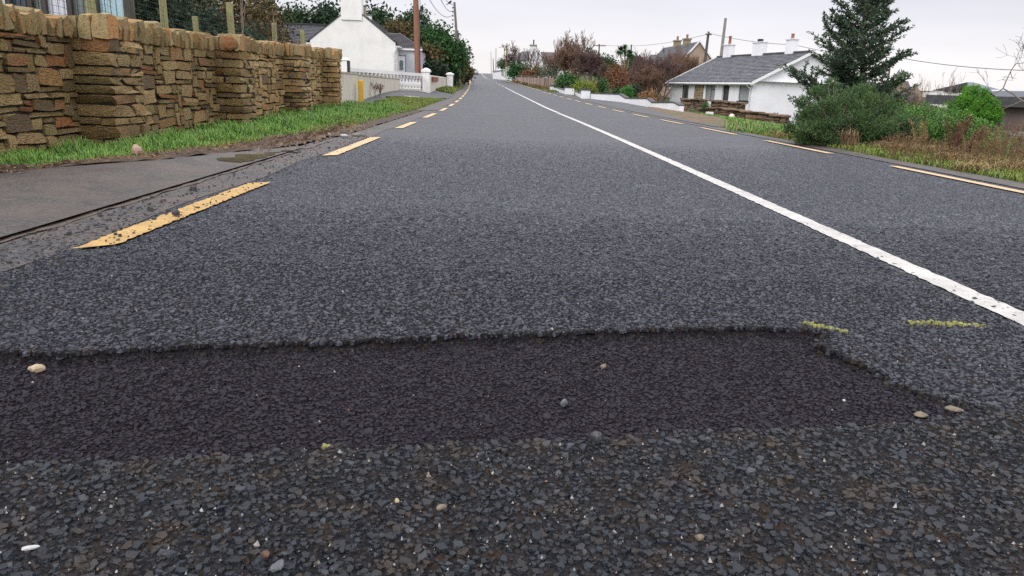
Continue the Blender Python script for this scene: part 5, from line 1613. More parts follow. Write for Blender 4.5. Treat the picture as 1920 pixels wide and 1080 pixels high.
pole((1360.5, 35), (1352.5, 101), 82, .36, 'pale leaning pole rising behind the roof of the white bungalow', pm('pale_grey_pole', (.27, .25, .22), (.20, .18, .16), rough=.8, scale=3), base=-2)
pole((1668.5, 128), (1664, 156), 60, .16, 'thin dark pole behind the stone gabled roofs at right', M_pole_d, base=-2)
def wire(name, pts, label, r=.018, n=14):
    e_ = MB(); P = []
    for a, b, sag in pts:
        for k in range(n + 1):
            f = k / n; q = a.lerp(b, f); q.z -= sag * 4 * f * (1 - f); P.append(q)
    e_.tube(P, r, 4, M_cable, cap=False)
    o = e_.build(name); props(o, label, 'wire')
wire('overhead_wire', [(at(790, -30, 40), at(853, 23, 71.8), .9)], 'lowest of three sagging wires running from the top edge to the leaning pole', .02)
wire('overhead_wire', [(at(815, -30, 40), at(853, 15, 71.8), .7)], 'middle of three sagging wires running from the top edge to the leaning pole', .02)
wire('overhead_wire', [(at(822, -20, 44), at(853, 9, 71.8), .25)], 'uppermost sagging wire above the middle one at the leaning pole', .02)
wire('overhead_wire', [(at(1329, 62, 91.8), at(1490, 84, 80), .25), (at(1490, 84, 80), at(1690, 109, 62), .25), (at(1690, 109, 62), at(1960, 133, 50), .2)], 'long wire crossing above the white bungalow roof to the right edge', .022)
wire('overhead_wire', [(at(1327, 64, 91.8), at(1185, 86, 125), .3), (at(1185, 86, 125), at(1124, 84, 135), .1), (at(1124, 84, 135), at(1085, 86, 160), .2)], 'thin far wire between the dark pole, the palm pole and the crossarm pole', .022)
# bird perched on the middle wire
def bird():
    p = at(843.5, 6.5, 66)
    m = MB()
    e = empty('bird', p, 'small dark bird perched on the wires left of the leaning pole', 'bird')
    Mb = pm('bird_feathers', (.02, .02, .025), (.035, .032, .035), rough=.7)
    m.tube([(p.x - .17, p.y, p.z - .02), (p.x - .08, p.y, p.z + .03), (p.x + .02, p.y, p.z + .09), (p.x + .08, p.y, p.z + .17), (p.x + .11, p.y, p.z + .21)], [.03, .08, .10, .075, .05], 8, Mb)
    world_child(m.build('body'), e)
    m = MB(); m.tube([(p.x + .10, p.y, p.z + .21), (p.x + .20, p.y, p.z + .20)], [.03, .005], 6, Mb); world_child(m.build('beak'), e)
    m = MB(); m.prism([(p.x - .13, p.y - .03, p.z), (p.x - .33, p.y - .03, p.z - .1), (p.x - .30, p.y - .03, p.z - .14), (p.x - .13, p.y - .03, p.z - .04)], (0, .06, 0), Mb); world_child(m.build('tail'), e)
bird()

# ------------------------------------------------------------------ car at the crest
def car():
    Y = 228; a, b = at(884.5, 137, Y), at(896, 137, Y)
    x = (a.x + b.x) / 2; z = g(x, Y)
    e = empty('parked_car', (x, Y, z), 'pale grey car seen from behind, driving away over the crest in the left lane', 'car')
    e.name = 'car'
    Mp = pm('car_paint', (.46, .47, .52), rough=.3, metal=.3); Mk = pm('car_black', (.015, .015, .018), rough=.5); Mg = pm('car_glass', (.10, .12, .14), rough=.1)
    w = .9
    # body profile along Y (rear to front), lofted
    secs = [(0, .35, .95, .84), (.06, .30, 1.05, .88), (.5, .28, 1.05, .9), (3.0, .28, 1.0, .9), (4.1, .32, .85, .86), (4.3, .4, .7, .78)]
    V = []; F = []
    for (y, z0, z1, hw) in secs: V += [(x - hw, Y + y, z + z0), (x + hw, Y + y, z + z0), (x + hw, Y + y, z + z1), (x - hw, Y + y, z + z1)]
    for i in range(len(secs) - 1):
        for k in range(4): F.append((i * 4 + k, i * 4 + (k + 1) % 4, i * 4 + 4 + (k + 1) % 4, i * 4 + 4 + k))
    F += [(3, 2, 1, 0), tuple(range(len(V) - 4, len(V)))]
    m = MB(); m.add(V, F, Mp); world_child(m.build('body'), e)
    m = MB(); V = []
    for (y, zz, hw) in ((.15, 1.05, .82), (.55, 1.56, .64), (2.2, 1.58, .64), (3.0, 1.03, .8)):
        V += [(x - hw, Y + y, z + zz), (x + hw, Y + y, z + zz)]
    V += [(x - .82, Y + .15, z + 1.0), (x + .82, Y + .15, z + 1.0), (x - .8, Y + 3, z + 1.0), (x + .8, Y + 3, z + 1.0)]
    m.add(V, [(0, 1, 3, 2), (2, 3, 5, 4), (4, 5, 7, 6), (0, 2, 4, 6, 10, 8), (1, 9, 11, 7, 5, 3)], Mp); world_child(m.build('cabin'), e)
    m = MB(); m.add([(x - .68, Y + .18, z + 1.12), (x + .68, Y + .18, z + 1.12), (x + .56, Y + .49, z + 1.5), (x - .56, Y + .49, z + 1.5)], [(0, 1, 2, 3)], Mg); world_child(m.build('rear_window'), e)
    m = MB(); m.box(x - .86, x + .86, Y - .06, Y - .002, z + .30, z + .52, Mk); world_child(m.build('bumper'), e)
    for s_ in (-1, 1):
        m = MB(); m.box(x + s_ * .74 - .1, x + s_ * .74 + .1, Y - .04, Y + .0, z + .72, z + .95, pm('tail_light', (.35, .03, .03), rough=.3)); world_child(m.build('tail_light'), e)
        for yy in (.8, 3.4):
            m = MB(); m.tube([(x + s_ * .72, Y + yy, z + .32), (x + s_ * .92, Y + yy, z + .32)], .32, 14, Mk); wv = m.build('wheel'); world_child(wv, e)
            m = MB(); m.tube([(x + s_ * .921, Y + yy, z + .32), (x + s_ * .93, Y + yy, z + .32)], .18, 10, M_fascia); h_ = m.build('rim'); world_child(h_, e)
    m = MB(); m.box(x - .25, x + .25, Y - .03, Y - .0005, z + .62, z + .72, M_upvc); world_child(m.build('number_plate'), e)
    for s_ in (-1, 1):
        m = MB(); m.box(x + s_ * .97 - .09, x + s_ * .97 + .09, Y + 2.6, Y + 2.7, z + 1.0, z + 1.14, Mp); world_child(m.build('mirror'), e)
car()

# ------------------------------------------------------------------ right hand walls and fences
M_slab_cap = pm('dark_slab_cap', (.045, .045, .05), (.07, .07, .075), rough=.7, scale=4)
def right_walls():
    # white wall with dark capping, stepping down towards us
    pts = [((1107, 186), 50), ((1140, 189.5), 47), ((1172, 194), 44), ((1222, 200.5), 40), ((1272, 208), 36)]
    P = [at(*p, Y) for p, Y in pts]
    base = [(p.x, Y) for p, (_, Y) in zip(P, pts)]
    e = empty('white_garden_wall', (P[0].x, 50, P[0].z), 'long low white wall with dark capping stepping down beside the road shoulder', 'wall')
    tops = [at(1107, 175.5, 50).z, at(1160, 177.5, 45.2).z, at(1172, 185, 44).z, at(1212, 185.5, 41).z, at(1222, 193, 40).z, at(1272, 193.5, 36).z]
    stations = [(1107, 50, tops[0]), (1160, 45.2, tops[1]), (1172, 44, tops[2]), (1212, 41, tops[3]), (1222, 40, tops[4]), (1262, 36.8, tops[5]), (1273, 35.6, tops[5] - .12)]
    def bp(px, Y):
        b = np.interp(px, [p[0][0] for p in pts], [p[0][1] for p in pts]); q = at(px, b, Y); return q
    for i, ((pa, Ya, za), (pb, Yb, zb)) in enumerate(zip(stations[:-1], stations[1:])):
        a, b = bp(pa, Ya), bp(pb, Yb)
        m = MB(); strip_wall(m, [(b.x, b.y), (a.x, a.y)], .22, lambda x, y: min(g(x, y), a.z, b.z) - .3, lambda x, y: za if abs(y - Ya) < 1e-6 else zb, M_wclean, (.03, .06), M_slab_cap, side=1)
        world_child(m.build('wall_panel'), e)
    # gate piers and short links
    def wpier(pl, pr, pt, pb, Y, label):
        a, b = at(pl, pt, Y), at(pr, pt, Y); w = b.x - a.x; zb = at(pl, pb, Y).z
        e_ = empty('wall_pier', ((a.x + b.x) / 2, Y, zb), label, 'pier')
        m = MB(); m.box(a.x + .03, b.x - .03, Y, Y + w * .8, zb - .3, a.z - .10, M_wclean); world_child(m.build('shaft'), e_)
        m = MB(); m.box(a.x - .03, b.x + .03, Y - .05, Y + w * .85, a.z - .098, a.z, M_slab_cap); world_child(m.build('cap'), e_)
    wpier(1090, 1108, 166, 186, 50.2, 'nearest of three white piers with dark flat cap on the right of the road')
    wpier(1059, 1078, 162, 177, 62, 'middle of three white piers with dark flat cap on the right of the road')
    wpier(1031, 1043.5, 159.5, 170, 74, 'farthest white pier at the end of the timber fence')
    for (pa, ba, ta, Ya), (pb, bb, tb, Yb), lab in (((1078, 177, 171.5, 61.5), (1090, 181, 176, 51), 'short low white wall between the nearest and the middle pier'), ((1040, 169, 164, 73), (1059, 174, 169.5, 62.5), 'short low white wall between the middle and the farthest pier')):
        a, b = at(pa, ba, Ya), at(pb, bb, Yb)
        m = MB(); strip_wall(m, [(b.x, b.y), (a.x, a.y)], .2, lambda x, y: min(a.z, b.z) - .5, lambda x, y: at(pa, ta, Ya).z if abs(y - Ya) < 1e-6 else at(pb, tb, Yb).z, M_wclean, (.03, .05), M_slab_cap, side=1)
        o = m.build('link_wall'); props(o, lab, 'wall')
    # timber fence
    a, b = at(968, 150, 112), at(1046, 164, 74)
    e2 = empty('timber_fence', (a.x, a.y, a.z), 'weathered vertical board fence with dark top rail beyond the white piers', 'fence')
    zt0, zt1 = at(968, 143, 112).z, at(1046, 143.5, 74).z
    zb0, zb1 = at(968, 149, 112).z, at(1046, 167, 74).z
    n = 64
    cols = [pm('fence_board_' + n_, c, tuple(v * .75 for v in c), rough=.85, scale=3, streak=(6, 6, .6)) for n_, c in (('pink', (.36, .26, .22)), ('tan', (.30, .22, .17)), ('brown', (.17, .10, .08)), ('pale', (.44, .35, .29)))]
    protos = []
    for c in cols:
        m = MB(); m.box(-.5, .5, -.012, .012, 0, 1, c); protos.append(m)
    meshes = []
    for m in protos:
        o = m.build('board'); meshes.append(o.data); bpy.data.objects.remove(o)
    dv = Vector((b.x - a.x, b.y - a.y, 0)); L_ = dv.length; an = math.atan2(dv.y, dv.x)
    for i in range(n):
        f = (i + .5) / n; x, y = a.x + dv.x * f, a.y + dv.y * f
        zt, zb = zt0 + (zt1 - zt0) * f, zb0 + (zb1 - zb0) * f
        o = link('board', random.choice(meshes[:2] + meshes[:2] + meshes[2:])); o.location = (x, y, zb - .1); o.rotation_euler = (0, 0, an); o.scale = (L_ / n * .94, 1, zt - zb - .03 + random.uniform(-.03, .02))
        o.parent = e2; o.matrix_parent_inverse = Matrix.Translation(e2.location).inverted()
    m = MB(); strip_wall(m, [(b.x, b.y), (a.x, a.y)], .1, lambda x, y: (zt1 if abs(y - b.y) < 1e-6 else zt0) - .02, lambda x, y: (zt1 if abs(y - b.y) < 1e-6 else zt0) + .09, M_slab_cap, side=1); world_child(m.build('top_rail'), e2)
    for f in (0, .2, .42, .65, .88, 1.0):
        x, y = a.x + dv.x * f, a.y + dv.y * f; zt, zb = zt0 + (zt1 - zt0) * f, zb0 + (zb1 - zb0) * f
        m = MB(); m.box(x - .16, x - .05, y - .12, y - .03, zb - .3, zt + .05, cols[3]); world_child(m.build('post'), e2)
    # stone walls before the bungalow
    V2 = stone_variants(10, M_stone2, 60, .14, .06)
    def swall(pa, pb, Ya, Yb, ta, tb, ba, bb, label, seed, cell, R):
        rng = random.Random(seed)
        A, B = at(pa, ba, Ya), at(pb, bb, Yb); za, zb = at(pa, ta, Ya).z, at(pb, tb, Yb).z
        e_ = empty('brown_stone_wall', (A.x, A.y, A.z), label, 'wall')
        dv = Vector((B.x - A.x, B.y - A.y, 0)); L_ = dv.length; an = math.atan2(dv.y, dv.x)
        blocks = []
        for (t0, t1, r0, r1) in rubble(0, L_, R, cell, rng):
            f = (t0 + t1) / 2; x, y = A.x + dv.x * f, A.y + dv.y * f
            z0 = A.z + (B.z - A.z) * f - .15; z1 = za + (zb - za) * f - .06
            blocks.append(((x + rng.uniform(-.03, .03), y, z0 + (z1 - z0) * (r0 + r1) / 2), (L_ * (t1 - t0) - .02, .3, (z1 - z0) * (r1 - r0) - .02), an, 0))
        place_blocks(blocks, V2, 'stone', e_, 300, seed)
        f = 0
        while f < 1:
            w = rng.uniform(.5, .9) / L_; f2 = min(f + w, 1); fm = (f + f2) / 2
            o = link('coping_stone', rng.choice(V2)); x, y = A.x + dv.x * fm, A.y + dv.y * fm
            o.matrix_world = Matrix.Translation((x, y, za + (zb - za) * fm - .01)) @ Matrix.Rotation(an, 4, 'Z') @ Matrix.Rotation(rng.uniform(-.04, .04), 4, 'Y') @ Matrix.Diagonal((L_ * (f2 - f), .5, .10, 1))
            o.parent = e_; o.matrix_parent_inverse = Matrix.Translation(e_.location).inverted()
            f = f2
        m = MB(); n_ = Vector((-dv.y, dv.x, 0)).normalized() * .09
        q = [A - n_, B - n_, B + n_, A + n_]
        zz = [(A.z - .3, za - .06), (B.z - .3, zb - .06), (B.z - .3, zb - .06), (A.z - .3, za - .06)]
        vs = [(p.x, p.y, z[0]) for p, z in zip(q, zz)] + [(p.x, p.y, z[1]) for p, z in zip(q, zz)]
        m.add(vs, [(3, 2, 1, 0), (4, 5, 6, 7), (0, 1, 5, 4), (1, 2, 6, 5), (2, 3, 7, 6), (3, 0, 4, 7)], M_mortar); world_child(m.build('wall_core'), e_)
    swall(1276, 1322, 47, 45.5, 185.5, 187, 211, 214, 'left brown stone wall section with flat capping before the bungalow', 71, .11, 11)
    swall(1334, 1393, 46.5, 43.5, 188, 194, 208, 214, 'upper brown stone wall section behind the longer low stone wall', 72, .11, 10)
    swall(1344, 1475, 40.5, 36, 202, 218, 219, 236, 'long low brown stone wall with heavy capping slabs by the conifer', 73, .12, 8)
    swall(1312, 1346, 42.8, 40.8, 203, 203, 214, 218, 'short brown stone return beside the white plank', 74, .14, 6)
    # white ball, white plank
    p = at(1372, 219, 36.5)
    m = MB(); r = .135
    m.lathe(0, 0, [(r * math.sin(t), -r * math.cos(t)) for t in np.linspace(.05, math.pi - .05, 9)], 14, pm('white_ball_paint', (.72, .68, .52), (.55, .52, .38), rough=.6, scale=8))
    o = m.build('white_ball'); o.location = (p.x, 36.5, at(1372, 223.5, 36.5).z + r * .9); props(o, 'round off white ball on the ground before the low stone wall', 'ball')
    a, b = at(1324, 215, 40), at(1338, 210, 40)
    m = MB(); m.box(a.x, b.x, 40, 40.12, a.z, b.z, M_wclean); m.box(a.x + .02, b.x - .02, 40.02, 40.10, a.z - .25, a.z - .003, M_slab_cap); o = m.build('white_plank'); props(o, 'white block set into the base of the brown stone wall', 'block'); o['kind'] = None if False else 'object'
    del o['kind']
right_walls()

# ------------------------------------------------------------------ trees, shrubs, hedges
B_twig = pm('bare_twig_brown', (.13, .085, .06), (.20, .13, .09), rough=.9, scale=2)
B_red = pm('bare_twig_red', (.15, .088, .062), (.21, .13, .09), rough=.9, scale=2)
B_purp = pm('bare_twig_purple', (.10, .065, .06), (.15, .09, .08), rough=.9, scale=2)
B_dark = pm('bark_dark', (.055, .045, .038), (.09, .075, .06), rough=.9, scale=5)
B_pale = pm('bare_twig_pale', (.30, .22, .18), (.22, .16, .13), rough=.9, scale=2)
def leafm(name, cols, rough=.75, tint=1.5, sc=2.2):
    m_ = [sum(c[i] for c in cols) / len(cols) * tint for i in range(3)]
    return pm(name, cols[0], (m_[0] * 1.08, m_[1], m_[2] * .85), rough=rough, spec=.25, isl_cols=cols, scale=sc, detail=2, lo=.50, hi=.68)
F_pine = leafm('foliage_pine', [(.012, .030, .016), (.022, .050, .022), (.034, .070, .030), (.018, .040, .020), (.045, .085, .034)])
F_dark = leafm('foliage_dark', [(.010, .022, .014), (.018, .038, .020), (.028, .055, .026), (.014, .030, .018)])
F_green = leafm('foliage_green', [(.020, .060, .018), (.035, .095, .025), (.05, .125, .032), (.028, .075, .02)])
F_bright = leafm('foliage_cypress', [(.045, .14, .015), (.075, .21, .022), (.11, .27, .035), (.055, .165, .018)])
F_brown = leafm('foliage_autumn', [(.07, .055, .022), (.11, .08, .03), (.05, .05, .022), (.15, .095, .04), (.04, .048, .022)])
F_rust = leafm('foliage_rust', [(0.1440, 0.0600, 0.0298), (0.2016, 0.0880, 0.0425), (0.1080, 0.0520, 0.0298), (0.1728, 0.0960, 0.0510)])
F_orange = leafm('foliage_orange', [(0.2240, 0.1050, 0.0400), (0.2800, 0.1500, 0.0640), (0.1680, 0.0825, 0.0400), (0.1400, 0.1050, 0.0480)])
F_lime = leafm('foliage_lime', [(.14, .20, .03), (.20, .25, .05), (.10, .16, .03)])
F_sage = leafm('foliage_sage', [(.09, .13, .09), (.14, .18, .12), (.06, .10, .07)])
F_ever = leafm('foliage_evergreen', [(.014, .045, .014), (.024, .07, .02), (.036, .095, .028), (.05, .12, .035)])

def leafy_tree(name, px, ptop, pbase, Y, wpx, label, cat, fol, n, size, seed, group=None, k=7, trunk_m=None, trunkh=.35, aspect=.5, zbase=None, shell=.7, sq=1.0, clump=4, drop=0):
    """tree whose crown spans wpx pixels at distance Y; k lumps"""
    T = at(px, ptop, Y); zb = at(px, pbase, Y).z if zbase is None else zbase
    w = wpx / FPX * Y; h = T.z - zb
    e = empty(name, (T.x, Y, zb), label, cat, group)
    c0 = zb + h * trunkh
    rz = (T.z - c0) / 2
    bl = sub_blobs(T.x, Y, c0 + rz, w / 2, w / 2 * sq, rz, k, seed, .5)
    bl.append((T.x, Y, c0 + rz * .9, w * .33, w * .33 * sq, rz * .75))
    foliage('crown', bl, n, size, fol, e, aspect, .0, shell, clump, seed)
    rng = np.random.default_rng(seed + 99)
    sg = Segs(); p = np.array([T.x, Y, zb - .3]); q = np.array([T.x + rng.normal() * w * .03, Y, c0 + rz * 1.0])
    r = max(.05, w * .03)
    sg.add(p, (p + q) / 2, r, r * .75); sg.add((p + q) / 2, q, r * .75, r * .3)
    for b in bl:
        s0 = p + (q - p) * rng.uniform(.35, .8); sg.add(s0, np.array(b[:3]), r * .4, r * .12)
    world_child(link('trunk', sg.mesh('trunk', trunk_m or B_dark, 6)), e)
    return e
def shrub(name, pxl, pxr, ptop, pbase, Y, label, fol, n, size, seed, cat='shrub', depth=1.0, k=6, aspect=.5, flat_top=False, clump=3, stems=None, group=None, shell=.75):
    L, R = at(pxl, ptop, Y), at(pxr, ptop, Y); zb = at((pxl + pxr) / 2, pbase, Y).z; zt = at((pxl + pxr) / 2, ptop, Y).z
    w = R.x - L.x; h = zt - zb; xm = (L.x + R.x) / 2
    e = empty(name, (xm, Y, zb), label, cat, group)
    rng = np.random.default_rng(seed)
    bl = []
    if flat_top:
        n_ = max(3, int(w / h * 1.4))
        for i in range(n_): bl.append((L.x + w * (i + .5) / n_, Y, zb + h * .48, w / n_ * .75, w / n_ * .75 * depth, h * .53 * rng.uniform(.92, 1.04)))
    else:
        bl = sub_blobs(xm, Y, zb + h * .48, w / 2, w / 2 * depth, h * .52, k, seed, .5) + [(xm, Y, zb + h * .42, w * .36, w * .36 * depth, h * .45)]
    foliage('foliage', bl, n, size, fol, e, aspect, 0, shell, clump, seed)
    sg = Segs()
    for i in range(stems or 7):
        a = np.array([xm + rng.normal() * w * .08, Y + rng.normal() * .1, zb - .15]); b = bl[rng.integers(0, len(bl))]
        sg.add(a, np.array([b[0], b[1], b[2]]), .03 * h, .008 * h)
    world_child(link('stem', sg.mesh('stem', B_dark, 5)), e)
    return e
def bare(name, px, ptop, pbase, Y, label, mat, seed, cat="tree", **kw):
    kw.setdefault("spread", .5); kw["spread"] *= .78; kw.setdefault("min_r", .008); kw["min_r"] *= .75
    T = at(px, ptop, Y); zb = kw.pop('z', None)
    if zb is None: zb = at(px, pbase, Y).z
    return bare_tree(name, T.x, Y, T.z - zb, label, cat, mat, seed, z=zb, **kw)

# -- left: evergreens and winter trees behind the fence and the cottage
zl = 1.0
leafy_tree('evergreen_tree', 268, -40, 95, 30, 150, 'very dark evergreen tree directly right of the pale panelled screen', 'tree', F_dark, 9000, .20, 101, zbase=.6, k=9, trunkh=.05)
leafy_tree('evergreen_tree', 345, 8, 95, 34, 150, 'low dark bluish evergreen behind the tallest fence posts', 'tree', F_dark, 9000, .20, 102, zbase=.6, k=9, trunkh=.05)
leafy_tree('autumn_tree', 400, -55, 95, 40, 230, 'broad brown green thinning tree above the middle fence posts', 'tree', F_brown, 9500, .20, 103, zbase=.7, k=11, trunkh=.12, shell=.6)
leafy_tree('autumn_tree', 478, 18, 95, 38, 120, 'smaller brown tree just left of the dark slate roof', 'tree', F_brown, 5000, .18, 104, zbase=.7, k=8, trunkh=.1, shell=.6)
leafy_tree('evergreen_tree', 448, 55, 95, 30, 150, 'low dark green thicket tree at wall height by the slender bare saplings', 'tree', F_dark, 5500, .18, 105, zbase=.6, k=8, trunkh=.02)
m_tr = pm('mossy_bark', (.07, .065, .055), (.11, .10, .08), rough=.9, scale=3)
def trunk_thing(px0, px1, Y, label):
    a, b = at(px0, -40, Y), at(px1, 60, Y)
    e = empty('tree_trunk', (b.x, Y, .5), label, 'tree')
    m = MB(); m.tube([(b.x, Y, .4), ((a.x + b.x) / 2, Y, 2), (a.x, Y, 4.4)], [.14, .12, .09], 9, m_tr); world_child(m.build('trunk'), e)
    sg = Segs(); rng = np.random.default_rng(3)
    for k in range(5): branch(sg, (a.x, Y, 3.0 + .25 * k), (rng.normal(), rng.normal(), .8), 1.2, .03, 2, rng)
    world_child(link('crown', sg.mesh('crown', B_twig)), e)
trunk_thing(236, 240, 14, 'dark mossy tree trunk right beside the pale blue panel')
bare('sapling', 448, -25, 80, 19.5, 'taller slender pale bare sapling right of the fence post with the round red stone', B_pale, 111, z=.7, depth=2, kids=2, r=.022, min_r=.006, spread=.35, up=.4, first=.55)
bare('sapling', 476, 18, 80, 19.0, 'leaning thin bare sapling between two fence posts', B_pale, 112, z=.7, depth=1, kids=2, r=.018, min_r=.006, lean=(.38, 0), first=.7)
for (px, pt, Y, w, n, sd, lab) in (
        (505, -18, 84, 90, 5200, 121, 'dark pine at the left end of the row behind the slate roof'),
        (553, -2, 86, 80, 5200, 122, 'dark round headed pine behind the middle of the slate roof'),
        (612, 8, 88, 62, 4200, 123, 'dark pine touching the left slope of the cottage gable'),
        (702, 5, 80, 52, 3600, 125, 'dark pine directly right of the cottage chimney'),
        (722, 20, 82, 60, 3600, 127, 'ragged pine between the cottage roof slope and the red brown pole'),
        (765, 18, 84, 62, 4200, 126, 'tall ragged pine left of the red brown pole'),
        (748, 45, 78, 84, 4200, 128, 'brownish green bushy tree above the porch roof of the cottage')):
    leafy_tree('pine_tree', px, pt, 95, Y, w, lab, 'tree', F_pine if sd != 128 else F_brown, n, .42, sd, 'trees behind the cottage', k=9, zbase=1.5, trunkh=.12, shell=.65)
for (px, pt, Y, w, n, sd, lab, f, pb) in (
        (808, 50, 74, 70, 5200, 131, 'dark green evergreen right of the red brown pole', F_ever, 150),
        (838, 66, 72, 62, 4800, 132, 'dark green windswept tree behind the leaning pole', F_ever, 150),
        (861, 78, 90, 27, 2800, 133, 'outermost dark green tree overhanging the left road edge', F_ever, 137),
        (800, 88, 70, 50, 3000, 134, 'dark undergrowth tree with reddish leaves beside the red brown pole', F_brown, 155)):
    leafy_tree('evergreen_tree', px, pt, pb, Y, w, lab, 'tree', f, n, .36, sd, 'trees beyond the balustrade', k=9, trunkh=.05 if px != 866 else .25, shell=.65)
shrub('undergrowth', 786, 838, 118, 152, 67, 'very dark shady undergrowth behind the red panelled wall', F_dark, 3600, .28, 135, k=7)
shrub('undergrowth', 836, 872, 112, 150, 80, 'brown shady undergrowth at the foot of the leaning pole', F_brown, 2400, .3, 136, k=6)
shrub('verge_bush', 862, 884, 126, 150, 92, 'brown grassy bush on the bank beside the far left verge', F_brown, 1500, .3, 137, k=5)
shrub('verge_bush', 868, 886, 130, 142, 135, 'small brown bush nearest the crest on the left', F_brown, 900, .35, 138, k=4)
bare('bare_tree', 800, 36, 140, 90, 'pale bare tree rising behind the evergreens right of the red brown pole', B_pale, 141, z=1.5, depth=3, min_r=.02, kids=3)
bare('bare_tree', 828, 44, 140, 92, 'second pale bare tree showing over the evergreens left of the leaning pole', B_pale, 142, z=1.5, depth=3, min_r=.02, kids=3)
bare('bare_tree', 874, 84, 143, 100, 'thin bare tree at the outer edge of the left hand trees', B_twig, 143, depth=3, min_r=.02, kids=3)

# -- right, far
def round_tree():
    Y = 140; T = at(944, 112, Y); zb = at(943, 139, Y).z
    e = empty('clipped_tree', (T.x, Y, zb - .3), 'small round clipped evergreen tree behind two close mossy poles', 'tree')
    a, b = at(941, 120, Y), at(950, 122, Y)
    foliage('crown', [(a.x, Y, a.z, .85, .85, .75), (b.x, Y, b.z, .7, .7, .6)], 2600, .16, F_green, e, .6, 0, .85, 3, 5)
    m = MB(); c = at(942, 127, Y); m.tube([(c.x, Y, zb - .3), (a.x, Y, a.z)], [.12, .08], 6, B_dark); world_child(m.build('trunk'), e)
round_tree()
bare('bare_tree', 980, 76, 146, 128, 'dark many stemmed bare tree before the white two storey house', B_purp, 151, depth=4, kids=3, min_r=.035, stems=2, up=.15, spread=.7, r=.20)
bare('bare_tree', 1005, 86, 146, 124, 'dark crooked bare tree crossing the gable of the white two storey house', B_purp, 152, depth=3, kids=3, min_r=.03, stems=3, up=.25, spread=.6, r=.16)
shrub('dark_hedge', 958, 990, 122, 146, 122, 'dark green square hedge left of the bare trees by the white two storey house', F_ever, 2600, .3, 153, flat_top=True)
shrub('garden_shrub', 978, 1003, 133, 147, 116, 'small rusty shrub behind the timber fence', F_rust, 900, .28, 154)
shrub('garden_shrub', 998, 1022, 122, 147, 118, 'olive green shrub below the gable of the white two storey house', F_brown, 1600, .28, 155)
shrub('garden_shrub', 1012, 1052, 126, 146, 104, 'spiky grey green shrub above the right end of the timber fence', F_sage, 1700, .42, 156, aspect=.12)
bare('bare_tree', 1048, 66, 146, 108, 'tall thin pale poplar like bare tree right of the grey gabled roof', B_pale, 157, depth=3, kids=3, min_r=.03, spread=.25, up=.8, first=.3)
bare('bare_tree', 1040, 96, 146, 104, 'orange brown bare bush behind the timber fence end', B_red, 158, depth=4, kids=3, min_r=.03, stems=4, spread=.6)
bare('bare_tree', 1086, 60, 150, 96, 'tallest brown bare tree in the garden behind the white piers', B_red, 159, depth=4, kids=3, min_r=.025, stems=3, spread=.5, up=.35)
bare('bare_tree', 1068, 84, 150, 92, 'dense orange brown bare tree left of the tallest garden tree', B_red, 160, depth=4, kids=4, min_r=.025, stems=3, spread=.6)
bare('bare_tree', 1105, 92, 150, 88, 'dense purplish brown bare thicket in the middle of the garden', B_purp, 161, depth=4, kids=4, min_r=.022, stems=4, spread=.7)
bare('bare_tree', 1128, 112, 152, 84, 'low purplish bare bush right of the garden thicket', B_purp, 162, depth=4, kids=3, min_r=.02, stems=4, spread=.7)
leafy_tree('autumn_tree', 1078, 88, 150, 100, 60, 'russet and olive tree filling the gap behind the tall garden trees', 'tree', F_brown, 2600, .34, 163, k=7, trunkh=.1)
leafy_tree('conifer_tree', 1112, 90, 150, 110, 34, 'blue green conifer beside the pole with wide crossarm', 'tree', F_pine, 2200, .34, 164, k=7, trunkh=.1)
leafy_tree('conifer_tree', 1126, 103, 150, 104, 30, 'shorter green conifer right of the crossarm pole', 'tree', F_pine, 2000, .32, 165, k=6, trunkh=.1)
leafy_tree('conifer_tree', 1142, 108, 150, 112, 34, 'far dark conifer left of the palm tree', 'tree', F_dark, 1600, .34, 166, k=6, trunkh=.1)
leafy_tree('broadleaf_tree', 1186, 106, 165, 92, 40, 'dark glossy evergreen tree right of the palm tree', 'tree', F_ever, 3400, .28, 167, k=7, trunkh=.15)
leafy_tree('broadleaf_tree', 1162, 118, 165, 96, 40, 'olive tree behind the palm trunks', 'tree', F_brown, 2200, .28, 168, k=6, trunkh=.1)
bare('bare_tree', 1180, 118, 172, 80, 'brown bare shrub beneath the glossy evergreen', B_red, 169, depth=4, kids=3, min_r=.02, stems=4, spread=.7)
